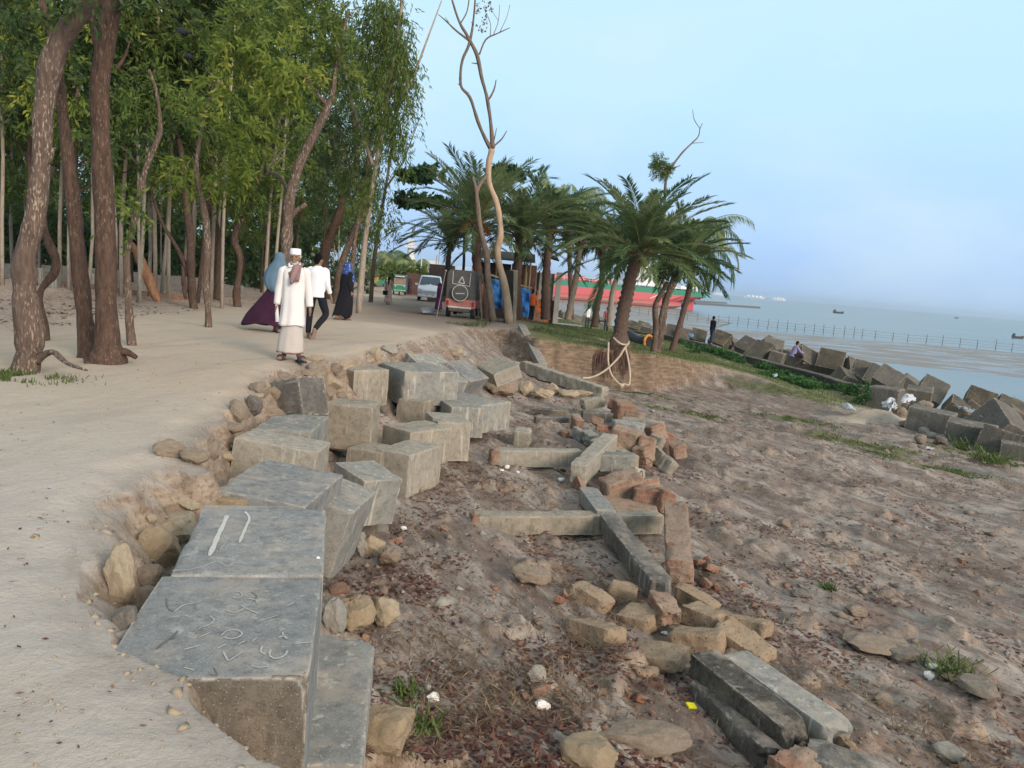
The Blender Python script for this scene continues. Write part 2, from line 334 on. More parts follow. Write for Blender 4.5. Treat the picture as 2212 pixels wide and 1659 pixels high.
# the sea lies beyond the wall: keep the sheet below the land everywhere
sea = mesh('sea_water', V, Fq, MAT_SEA, smooth=True); tag(sea, 'pale grey blue sea reaching the horizon', kind='structure')
def mat_mud():
    m = M_('wet_mud'); co = m.coord('Object'); mp = m.n.new('ShaderNodeMapping'); mp.inputs['Rotation'].default_value = (0, 0, .5); mp.inputs['Scale'].default_value = (.5, 1, 1); m.l.new(m.tc.outputs['Object'], mp.inputs[0])
    n = m.noise(.35, 6, .6, mp.outputs[0]); n2 = m.noise(1.3, 5, .6, co)
    m.col(m.mix(m.rng(n, .4, .6), (.16, .14, .12), (.22, .20, .175))).rough(m.rng(n, .42, .6, .25, .7)).spec(.4); m.bump(n2, .4, .08)
    return m.m
MAT_MUD = mat_mud()
def mudsheet(name, near, far, z, label, jag=.5, seed=0, mat=None):
    """near/far: pixel polylines of equal length; strip between with wobbly shores"""
    a = [P(x, y, z) for x, y in near]; b = [P(x, y, z) for x, y in far]
    def dens(pl, s):
        o = []
        for p, q in zip(pl[:-1], pl[1:]):
            for k in range(16): o.append(p.lerp(q, k/16))
        o.append(pl[-1]); xs = np.array([p.x for p in o]); ys = np.array([p.y for p in o])
        j = fbm(xs*.25, ys*.25, o=4, s=s)*jag*np.hypot(xs, ys)/200
        return [Vector((p.x, p.y+jj, p.z)) for p, jj in zip(o, j)]
    A, B = dens(a, seed), dens(b, seed+50); V = []; Fc = []; K = 6
    for i in range(len(A)):
        for k in range(K+1):
            t = k/K; p = A[i].lerp(B[i], t); p.z = z-.10*(abs(2*t-1)**8)*2; V.append(p)
    for i in range(len(A)-1):
        for k in range(K): q = i*(K+1)+k; Fc.append((q, q+K+1, q+K+2, q+1))
    o = mesh(name, V, Fc, mat or MAT_MUD, smooth=True); return tag(o, label, kind='structure')
mudsheet('mud_flat', [(1480, 722), (1560, 737), (1680, 757), (1800, 782), (1980, 806), (2212, 832), (2600, 880), (3400, 990)], [(1480, 703), (1560, 707), (1680, 714), (1800, 724), (1980, 737), (2212, 758), (2600, 793), (3400, 870)], SEA+.06, 'brown mud bank between the near channel and the open sea', .8, 3)
mudsheet('mud_flat', [(600, 655), (1100, 692), (1300, 704), (1420, 712), (1520, 714)], [(600, 575), (1100, 618), (1300, 640), (1480, 668), (1590, 695)], SEA+.07, 'wet tidal mud under the beached ship', .8, 5)
# ---------------------------------------------------------------- stone, concrete, brick
def mat_concrete(name, base, alt, streak=.5, pits=.35, warm=(.36, .30, .215), dust=.7):
    m = M_(name); co = m.coord('Object'); oi = m.n.new('ShaderNodeObjectInfo')
    off = m.n.new('ShaderNodeVectorMath'); off.operation = 'ADD'; m.l.new(co, off.inputs[0])
    sc_ = m.n.new('ShaderNodeVectorMath'); sc_.operation = 'SCALE'; sc_.inputs[0].default_value = (13, 7, 9); m.l.new(oi.outputs['Random'], sc_.inputs['Scale']); m.l.new(sc_.outputs[0], off.inputs[1]); co = off.outputs[0]
    n1 = m.noise(2.2, 5, .6, co); n2 = m.noise(14, 5, .65, co); n3 = m.noise(95, 3, .7, co)
    c = m.mix(m.rng(n1, .35, .65), base, alt); c = m.mix(m.rng(n2, .45, .7), c, tuple(v*.72 for v in base))
    c = m.mix(m.math('MULTIPLY', m.rng(n1, .55, .72), .6), c, warm)
    c = m.mix(m.math('MULTIPLY', m.rng(n3, .52, .66), .5), c, tuple(v*.42 for v in base))
    mp = m.n.new('ShaderNodeMapping'); mp.inputs['Scale'].default_value = (9, 9, .9); m.l.new(co, mp.inputs[0]); st = m.noise(1.6, 4, .6, mp.outputs[0])
    c = m.mix(m.math('MULTIPLY', m.rng(st, .585, .66), streak*1.1), c, (.58, .55, .47))
    dk = m.noise(1.3, 4, .6, mp.outputs[0]); c = m.mix(m.math('MULTIPLY', m.rng(dk, .58, .72), .45), c, tuple(v*.4 for v in base))
    ed = m.attr('edge'); c = m.mix(m.math('MULTIPLY', m.rng(ed, .3, 1, 0, .75), m.rng(n2, .46, .6)), c, (.50, .45, .37))
    ag = m.voro(60, co); c = m.mix(m.math('MULTIPLY', m.rng(ag, .16, .08), .55), c, (.60, .56, .50))
    br = m.n.new('ShaderNodeBrightContrast'); m.l.new(c, br.inputs[0]); m.l.new(m.rng(oi.outputs['Random'], 0, 1, -.035, .03), br.inputs[1]); c = br.outputs[0]
    ge = m.n.new('ShaderNodeNewGeometry'); sz_ = m.n.new('ShaderNodeSeparateXYZ'); m.l.new(ge.outputs['Normal'], sz_.inputs[0])
    dr = m.math('MULTIPLY', m.rng(sz_.outputs[2], .75, .95), m.rng(m.noise(2.6, 6, .68, co), .50, .66)); c = m.mix(m.math('MULTIPLY', dr, dust), c, (.40, .34, .28))
    m.col(c).rough(.93).spec(.2)
    h = m.math('ADD', m.math('MULTIPLY', n2, .8), m.math('MULTIPLY', n3, .45)); pv = m.math('MULTIPLY', m.rng(m.voro(42, co), .0, .25), pits); h = m.math('ADD', h, pv)
    m.bump(h, .6, .012); return m.m
MC_GREY = mat_concrete('weathered_concrete', (.235, .235, .215), (.30, .295, .265))
MC_BLUE = mat_concrete('blue_grey_concrete', (.215, .222, .220), (.30, .30, .285), .25)
MC_TAN = mat_concrete('tan_concrete', (.285, .26, .21), (.355, .32, .26), .35)
MC_DARK = mat_concrete('dark_concrete', (.105, .098, .088), (.185, .172, .15), .22)
MC_SEA = mat_concrete('sea_wall_concrete', (.095, .09, .076), (.15, .135, .108), .08, warm=(.20, .15, .09), dust=.35)
def mat_rock(name, a, b, c3):
    m = M_(name); co = m.coord('Object'); n1 = m.noise(4, 5, .6, co); n2 = m.noise(22, 5, .7, co); oi = objvar(m)
    c = m.mix(m.rng(n1, .35, .65), a, b); c = m.mix(m.math('MULTIPLY', m.rng(n2, .5, .68), .7), c, c3)
    c = m.mix(m.math('MULTIPLY', oi, .35), c, (.36, .30, .22)); m.col(c).rough(.92).spec(.25); m.bump(m.math('ADD', n2, m.math('MULTIPLY', n1, 1.5)), .55, .02); return m.m
MR_BROWN = mat_rock('brown_rock', (.20, .155, .12), (.29, .235, .175), (.12, .085, .065))
MR_TAN = mat_rock('tan_rock', (.34, .27, .185), (.42, .35, .25), (.22, .155, .10))
MR_DARK = mat_rock('dark_rock', (.12, .11, .10), (.20, .175, .15), (.06, .055, .05))
MR_GREY = mat_rock('grey_rock', (.26, .255, .235), (.34, .32, .28), (.17, .155, .13))
MR_OCHRE = mat_rock('ochre_rock', (.27, .195, .11), (.36, .28, .18), (.14, .10, .065))
def mat_brickwork(name, a, b, mort, redness=.5):
    m = M_(name); co = m.coord('Object'); n1 = m.noise(3.5, 5, .6, co); n2 = m.noise(30, 4, .7, co); v = m.voro(26, co)
    bk = m.n.new('ShaderNodeTexBrick'); mp = m.n.new('ShaderNodeMapping'); mp.inputs['Rotation'].default_value = (R_(90), 0, 0); m.l.new(m.tc.outputs['Object'], mp.inputs[0]); m.l.new(mp.outputs[0], bk.inputs[0])
    bk.inputs['Scale'].default_value = 1; bk.inputs['Brick Width'].default_value = .24; bk.inputs['Row Height'].default_value = .075; bk.inputs['Mortar Size'].default_value = .008
    bk.inputs['Color1'].default_value = a+(1,); bk.inputs['Color2'].default_value = b+(1,); bk.inputs['Mortar'].default_value = mort+(1,)
    c = m.mix(m.rng(n1, .5-.2*redness, .72-.15*redness), mort, bk.outputs[0])
    c = m.mix(m.rng(v, .20, .10), c, tuple(x*.45 for x in mort)); c = m.mix(m.math('MULTIPLY', m.rng(n2, .5, .65), .5), c, tuple(x*.6 for x in mort))
    m.col(c).rough(.95).spec(.15); m.bump(m.math('ADD', m.math('MULTIPLY', n2, 1.2), m.rng(v, 0, .25)), .8, .015); return m.m
MB_RED = mat_brickwork('red_brickwork', (.25, .10, .065), (.18, .08, .055), (.27, .185, .135), .5)
MB_CRUMB = mat_brickwork('crumbling_brickwork', (.25, .125, .08), (.20, .10, .07), (.31, .23, .17), .4)
MB_TAN = mat_brickwork('pitted_mortar_chunk', (.25, .165, .105), (.29, .20, .125), (.31, .235, .16), .1)

def box_grid(dx, dy, dz, sp, rad=.02, chip=.05, amp=.006, seed=0, brk=(0, 0), taper=None):
    """box centred on the origin in x,y with its top at z=0, rounded and chipped edges; brk = ragged length at the -x and +x ends"""
    H = np.array([dx/2, dy/2, dz/2]); Vs = []; Qs = []; base = 0
    for ax in range(3):
        u, v = [(1, 2), (2, 0), (0, 1)][ax]
        nu = max(2, int(math.ceil(2*H[u]/sp))); nv = max(2, int(math.ceil(2*H[v]/sp)))
        for sg in (-1, 1):
            U, W = np.meshgrid(np.linspace(-H[u], H[u], nu+1), np.linspace(-H[v], H[v], nv+1), indexing='ij')
            Pn = np.zeros(U.shape+(3,)); Pn[..., ax] = sg*H[ax]; Pn[..., u] = U; Pn[..., v] = W
            i = (np.arange(nu)[:, None]*(nv+1)+np.arange(nv)[None, :])+base
            q = np.stack([i, i+nv+1, i+nv+2, i+1], -1).reshape(-1, 4)
            if sg < 0: q = q[:, ::-1]
            Vs.append(Pn.reshape(-1, 3)); Qs.append(q); base += Pn.shape[0]*Pn.shape[1]
    p = np.concatenate(Vs); Q = np.concatenate(Qs); o = seed*7.31
    n = fbm(p[:, 0]*3+o, p[:, 1]*3+o, p[:, 2]*3, o=3, s=seed); nn_ = fbm(p[:, 0]*9+o, p[:, 1]*9, p[:, 2]*9+o, o=2, s=seed+5)
    r = np.clip(rad+chip*np.clip(n-.12, 0, 1)*2.2+rad*.6*nn_, rad*.4, min(H)*.8)[:, None]
    q_ = np.clip(p, -(H-r), H-r); d = p-q_; ln = np.linalg.norm(d, axis=1, keepdims=True); nrm = d/np.maximum(ln, 1e-9); pn = q_+r*nrm
    edge = np.clip((ln[:, 0]/r[:, 0]-1.02)/.35, 0, 1)
    f = fbm(p[:, 0]*6+o, p[:, 1]*6+o, p[:, 2]*6, o=4, s=seed+9)
    pn = pn+nrm*(f*amp*2)[:, None]
    for k, b in enumerate(brk):
        if b > 0:
            s = 1 if k else -1; t = np.clip((s*pn[:, 0]-(H[0]-b*1.6))/(b*1.6), 0, 1)
            g = fbm(pn[:, 1]*9+o, pn[:, 2]*9+k*5, pn[:, 0]*4, o=3, s=seed+31+k)
            pn[:, 0] -= s*t*b*(.55+g*1.1); pn[:, 1:] *= (1-.10*t-.22*t*np.abs(g))[:, None]
            edge = np.where(t > .55, 0, edge)
    pn[:, 2] -= H[2]
    return pn, Q, edge
def weld(V, Q, att):
    key = np.round(V, 5); uq, idx, inv = np.unique(key, axis=0, return_index=True, return_inverse=True); inv = inv.reshape(-1)
    return V[idx], inv[Q], att[idx]
def block_obj(name, dims, M, mat, sp=.045, seed=0, label=None, cat=None, group=None, parent=None, **kw):
    V, Q, e = box_grid(dims[0], dims[1], dims[2], sp, seed=seed, **kw); V, Q, e = weld(V, Q, e)
    o = fast_mesh(name, V, Q, mat, parent, True, {'edge': ('POINT', 'FLOAT', e)})
    o.data.set_sharp_from_angle(angle=R_(32))
    if M is not None: o.matrix_world = M
    return tag(o, label, cat, group)
def frame3(A, B, C, flip=True):
    """A->B is the box's x edge, B->C its y edge; returns matrix at the centre of that face (z out of the face) and the two lengths"""
    u = (B-A); lu = u.length; u.normalize(); v = C-B; v = v-u*v.dot(u); lv = v.length; v.normalize(); n = u.cross(v)
    c = A+u*lu/2+v*lv/2
    M = Matrix(((u.x, v.x, n.x, c.x), (u.y, v.y, n.y, c.y), (u.z, v.z, n.z, c.z), (0, 0, 0, 1)))
    return M, lu, lv
c1 = lambda x, y: (.4268*x, 950.5+.4268*y)
c2 = lambda x, y: (483.9+.3125*x, 708.5+.3125*y)
cA = lambda x, y: (950.5+.3125*x, 743.1+.3125*y)
c3 = lambda x, y: (1106+.5*x, 1123.3+.5*y)
def tri(conv, a, b, c, z):
    z = z if isinstance(z, tuple) else (z, z, z)
    return [P(*conv(*q), zz) for q, zz in zip((a, b, c), z)]
EB = 'concrete blocks tumbled along the eroded bank'
BL = [  # conv, A, B, C, z, height, material, label, min dims
 (c2, (720, 232), (900, 290), (1030, 255), -.25, .62, MC_TAN, "tan concrete block with a chipped rear corner, just below the old man's sandals"),
 (c2, (1025, 297), (1250, 302), (1250, 262), -.4, .60, MC_TAN, 'square tan concrete block with a white scrap lying on top'),
 (c2, (1060, 230), (1250, 300), (1460, 250), -.25, .60, MC_GREY, 'big upper concrete block streaked with white drips, beyond the white scrap'),
 (c2, (1455, 365), (1690, 372), (1570, 185), (-.55, -.6, -.2), .45, MC_GREY, 'slanting grey concrete block with a broken rounded lower corner'),
 (c2, (1745, 260), (1862, 322), (1775, 130), (-.55, -.6, -.25), .3, MC_TAN, 'pale slab leaning behind the small blue grey slab'),
 (c2, (1705, 372), (1835, 345), (1735, 205), (-.6, -.62, -.3), .38, MC_BLUE, 'small blue grey slab tilted between the slanting block and the pale slab'),
 (c2, (1240, 490), (1385, 510), (1480, 440), -.72, .5, MC_TAN, 'low tan block wedged beneath the big upper drip-streaked block'),
 (c2, (1480, 485), (1575, 548), (1772, 535), -.75, .52, MC_GREY, 'grey concrete block with a dark face, abutting the farthest block of the pit side'),
 (c2, (1780, 535), (1985, 508), (1900, 415), -.75, .5, MC_GREY, 'farthest concrete block on the pit side, its top strewn with gravel'),
 (c2, (1395, 580), (1480, 650), (1670, 625), -.8, .62, MC_TAN, 'lone pale block with one dark face and a scratched front, standing on the mud'),
 (c2, (1100, 665), (1290, 722), (1405, 640), -.75, .55, MC_TAN, 'littered tan block directly behind the lone pale block'),
 (c2, (1120, 850), (1280, 882), (1390, 785), -.85, .62, MC_TAN, 'yellowish block set in the mud with leaves scattered on its long top'),
 (c2, (915, 838), (1085, 868), (1172, 850), -.88, .62, MC_TAN, 'narrow yellowish block pressed against the side of the leaf-strewn block'),
 (c2, (715, 518), (1030, 547), (1058, 508), -.4, .66, MC_TAN, 'upright tan block with a broad pitted front, midway along the bank'),
 (c2, (565, 612), (728, 598), (640, 365), (-.42, -.45, -.02), .5, MC_DARK, 'dark block tipped on edge with white streaks down its sloping face'),
 (c2, (210, 692), (600, 722), (762, 612), -.25, .66, MC_GREY, 'wide grey block with a striped side, just behind the long low tan block'),
 (c2, (70, 757), (645, 862), (690, 797), (-.18, -.25, -.25), .5, MC_TAN, 'long low tan block with a pitted front and a blue grey top'),
 (c1, (1080, 245), (1545, 340), (1625, 150), (-.2, -.27, -.27), .5, MC_BLUE, 'blue stained block with a rough top and ragged front edge'),
 (c2, (645, 1192), (885, 1287), (1010, 1112), (-.42, -.5, -.5), .62, MC_GREY, 'grey block leaning out over the three dark round stones'),
 (c2, (770, 930), (975, 1062), (1070, 950), (-.5, -.58, -.56), .5, MC_GREY, 'block with a slanting scored top, above the block that leans over the stones'),
 (c1, (1665, 1640), (1835, 1640), (1832, 985), (-.62, -.62, -.66), .6, MC_GREY, 'long mottled slab lying lower, alongside the huge scratched slab'),
]
for i, (cv, a, b, c, z, h, mt, lab) in enumerate(BL):
    A, B, C = tri(cv, a, b, c, z); M, lu, lv = frame3(A, B, C); lv2 = max(lv, .5)
    if lv2 > lv: M = M @ Matrix.Translation((0, (lv2-lv)/2, 0))
    lu2 = max(lu, .5)
    if lu2 > lu: M = M @ Matrix.Translation((-(lu2-lu)/2, 0, 0))
    block_obj('concrete_block', (lu2, lv2, h), M, mt, sp=.03 if B.length < 8 else .045, seed=i+3, label=lab, cat='concrete block', group=EB, rad=.010, chip=.10, amp=.007)
# the big scratched slab pair nearest the camera
ZB = -.08
def edgeframe(B, C, wd):
    """frame from the right-hand edge B->C and the width"""
    v = C-B; lv = v.length; v.normalize(); u = v.cross(Vector((0, 0, 1))).normalized(); n = u.cross(v); c = B-u*wd/2+v*lv/2
    return Matrix(((u.x, v.x, n.x, c.x), (u.y, v.y, n.y, c.y), (u.z, v.z, n.z, c.z), (0, 0, 0, 1))), wd, lv
M, lu, lv = edgeframe(P(668, 1462, ZB), P(697, 1247, ZB), .76)
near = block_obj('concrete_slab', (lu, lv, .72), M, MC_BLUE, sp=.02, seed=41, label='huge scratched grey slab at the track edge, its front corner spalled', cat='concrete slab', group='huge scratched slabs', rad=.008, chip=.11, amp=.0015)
M2, lu2, lv2 = edgeframe(P(699, 1243, ZB+.015), P(706, 1094, ZB+.015), .74)
far_ = block_obj('concrete_slab', (lu2, lv2-.012, .72), M2, MC_BLUE, sp=.02, seed=42, label='grey slab with two white paint stripes on top, touching the huge scratched slab', cat='concrete slab', group='huge scratched slabs', rad=.008, chip=.08, amp=.0015)
MAT_CHALK = flat('chalk_white', (.50, .49, .46), .9, .1, 40)
MAT_SCR = flat('scratch_pale', (.38, .375, .355), .9, .1, 40)
MAT_SCRD = flat('scratch_dark', (.12, .125, .125), .9, .1, 40)
def ribbon(name, pts, wd, mat, parent=None, th=.0008, seed=0):
    """flat strip following world points lying on a surface facing up"""
    V = []; Fc = []; n = len(pts); r = random.Random(seed)
    for i, p in enumerate(pts):
        t = (pts[min(i+1, n-1)]-pts[max(i-1, 0)]).normalized(); s = t.cross(Vector((0, 0, 1))).normalized()
        wv = wd*(r.uniform(.55, 1.1))*(.35 if i in (0, n-1) else 1)
        for q in (p-s*wv/2, p+s*wv/2, p+s*wv/2+Vector((0, 0, th)), p-s*wv/2+Vector((0, 0, th))): V.append(q)
    for i in range(n-1):
        a = i*4; b = a+4; Fc += [(a+3, a+2, b+2, b+3), (a+1, a, b, b+1), (a, a+3, b+3, b), (a+2, a+1, b+1, b+2)]
    Fc += [(0, 1, 2, 3), (n*4-1, n*4-2, n*4-3, n*4-4)]
    return V, Fc
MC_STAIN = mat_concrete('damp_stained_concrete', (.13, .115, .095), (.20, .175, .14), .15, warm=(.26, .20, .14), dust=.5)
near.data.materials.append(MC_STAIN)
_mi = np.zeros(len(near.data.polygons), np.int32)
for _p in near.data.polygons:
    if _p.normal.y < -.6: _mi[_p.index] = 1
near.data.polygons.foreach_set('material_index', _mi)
def marks(name, strokes, z, mat, owner, wd):
    V = []; Fc = []
    for k, (st, wf) in enumerate(strokes):
        pts = [P(*c1(*q), z) for q in st]
        # smooth the stroke
        fine = []
        for i in range(len(pts)-1):
            p0, p1, p2, p3 = pts[max(i-1, 0)], pts[i], pts[i+1], pts[min(i+2, len(pts)-1)]
            for s in range(4):
                t = s/4; fine.append(.5*((2*p1)+(p2-p0)*t+(2*p0-5*p1+4*p2-p3)*t*t+(3*p1-p0-3*p2+p3)*t**3))
        fine.append(pts[-1]); v, f = ribbon('', fine, wd*wf, mat, seed=k); b = len(V); V += v; Fc += [tuple(i+b for i in q) for q in f]
    inv = owner.matrix_world.inverted(); V = [inv @ v for v in V]
    return mesh(name, V, Fc, mat, owner)
marks('painted_stripe', [([(1150, 380), (1130, 430), (1105, 480), (1085, 530), (1060, 585)], 1.4)], ZB+.018, MAT_CHALK, far_, .022)
marks('painted_stripe', [([(1240, 362), (1262, 395), (1245, 440), (1228, 480), (1212, 520)], 1.1)], ZB+.018, MAT_CHALK, far_, .017)
marks('scratched_writing', [([(870, 660), (960, 655), (1040, 635), (1100, 615), (1150, 640), (1190, 620), (1260, 632)], .5), ([(1130, 480), (1145, 510), (1110, 560)], .4), ([(1320, 460), (1350, 485), (1390, 470)], .4), ([(1410, 500), (1450, 485), (1440, 520), (1480, 530)], .4), ([(1240, 520), (1290, 505), (1330, 530)], .4)], ZB+.0175, MAT_SCR, far_, .014)
marks('scratched_writing', [
 ([(1185, 765), (1215, 770), (1225, 790), (1195, 800), (1170, 790)], .5), ([(1140, 860), (1190, 872), (1235, 850), (1215, 835)], .6), ([(1240, 850), (1275, 865), (1310, 880)], .6), ([(1060, 890), (1085, 910), (1065, 930), (1030, 945)], .6),
 ([(930, 885), (975, 900)], .6), ([(880, 870), (930, 835), (980, 825)], .5), ([(1120, 990), (1150, 965), (1200, 962), (1225, 980), (1200, 1000), (1160, 1005), (1130, 995)], .6), ([(1005, 1000), (1070, 970)], .5), ([(1100, 1055), (1145, 1032)], .6),
 ([(1205, 1035), (1240, 1015)], .6), ([(1275, 1020), (1300, 1000)], .6), ([(1330, 1040), (1320, 1070), (1345, 1085)], .8), ([(1370, 1060), (1365, 1090), (1395, 1105), (1440, 1090), (1455, 1065)], .9), ([(1408, 1000), (1432, 990), (1430, 972)], .9), ([(1432, 990), (1455, 1005)], .9), ([(1490, 1030), (1580, 1022)], .6),
 ([(1130, 1070), (1150, 1110), (1160, 1115)], .8), ([(1160, 1115), (1200, 1090), (1235, 1065)], .5), ([(1270, 1140), (1310, 1150), (1360, 1142)], .6), ([(930, 1060), (1010, 1040)], .6), ([(1450, 840), (1490, 820)], .5), ([(1300, 920), (1410, 885)], .4), ([(1040, 930), (1000, 960)], .4), ([(1250, 800), (1295, 810), (1300, 825)], .5), ([(930, 1150), (985, 1165)], .5)], ZB+.0035, MAT_SCR, near, .013)
marks('scratched_writing', [([(900, 965), (870, 1000), (820, 1030), (790, 1060)], .7), ([(840, 800), (850, 850), (880, 870)], .4), ([(1270, 770), (1300, 790), (1280, 820)], .4), ([(1060, 1185), (1100, 1190), (1080, 1150)], .4)], ZB+.003, MAT_SCRD, near, .012)

# ---- natural rocks
def rock_mesh(seed, sub=3, planes=11, soft=.35):
    bm = bmesh.new(); bmesh.ops.create_icosphere(bm, subdivisions=sub, radius=1); v = np.array([x.co for x in bm.verts]); f = np.array([[q.index for q in x.verts] for x in bm.faces]); bm.free()
    r = np.random.default_rng(seed); nn_ = r.normal(size=(planes, 3)); nn_ /= np.linalg.norm(nn_, axis=1, keepdims=True); dd = r.uniform(.52, .88, planes)
    rad = np.ones(len(v))*1.05
    for n_, d_ in zip(nn_, dd):
        t = v@n_; rad = np.minimum(rad, np.where(t > .05, d_/np.maximum(t, .05), 9))
    rad = rad*(1-soft)+soft*.85
    rad = rad+fbm(v[:, 0]*2.2+seed, v[:, 1]*2.2, v[:, 2]*2.2, o=4, s=seed)*.16
    rad = rad+fbm(v[:, 0]*7+seed, v[:, 1]*7, v[:, 2]*7, o=3, s=seed+4)*.05
    return v*rad[:, None], f
_rk = [rock_mesh(100+i, 4, 8+i % 4, [.05, .12, .22, .08][i % 4]) for i in range(12)]
_rkme = {}
def rock_me(k, mat):
    key = (k, mat.name)
    if key not in _rkme:
        o = fast_mesh('rock', _rk[k][0], _rk[k][1], mat, None, True); o.data.set_sharp_from_angle(angle=R_(24)); _rkme[key] = o.data; bpy.data.objects.remove(o)
    return _rkme[key]
def rock(D, wpx, hpx, mat, label, k=0, group=None, name='rock', cat='rock', z=None, rot=None, sink=.25, depth=None):
    """rock whose foot is at photo point D, wpx by hpx photo units"""
    g = onpix(D[0], D[1]) if z is None else P(D[0], D[1], z); dist = (g-Vector((0, 0, CH))).length; s = dist/F
    o = link(bpy.data.objects.new(name, rock_me(k % 12, mat))); W = wpx*s/2; H_ = hpx*s/2*1.05
    o.scale = (W*1.08, (depth or (W+H_)/2*1.05), H_*1.1); o.rotation_euler = rot or (0, 0, 0)
    g = g+Vector((g.x, g.y, 0)).normalized()*W*.5
    o.location = (g.x, g.y, (g.z if z is None else z)+H_*(1-sink)); return tag(o, label, cat, group)
BR = 'loose rocks along the track edge'
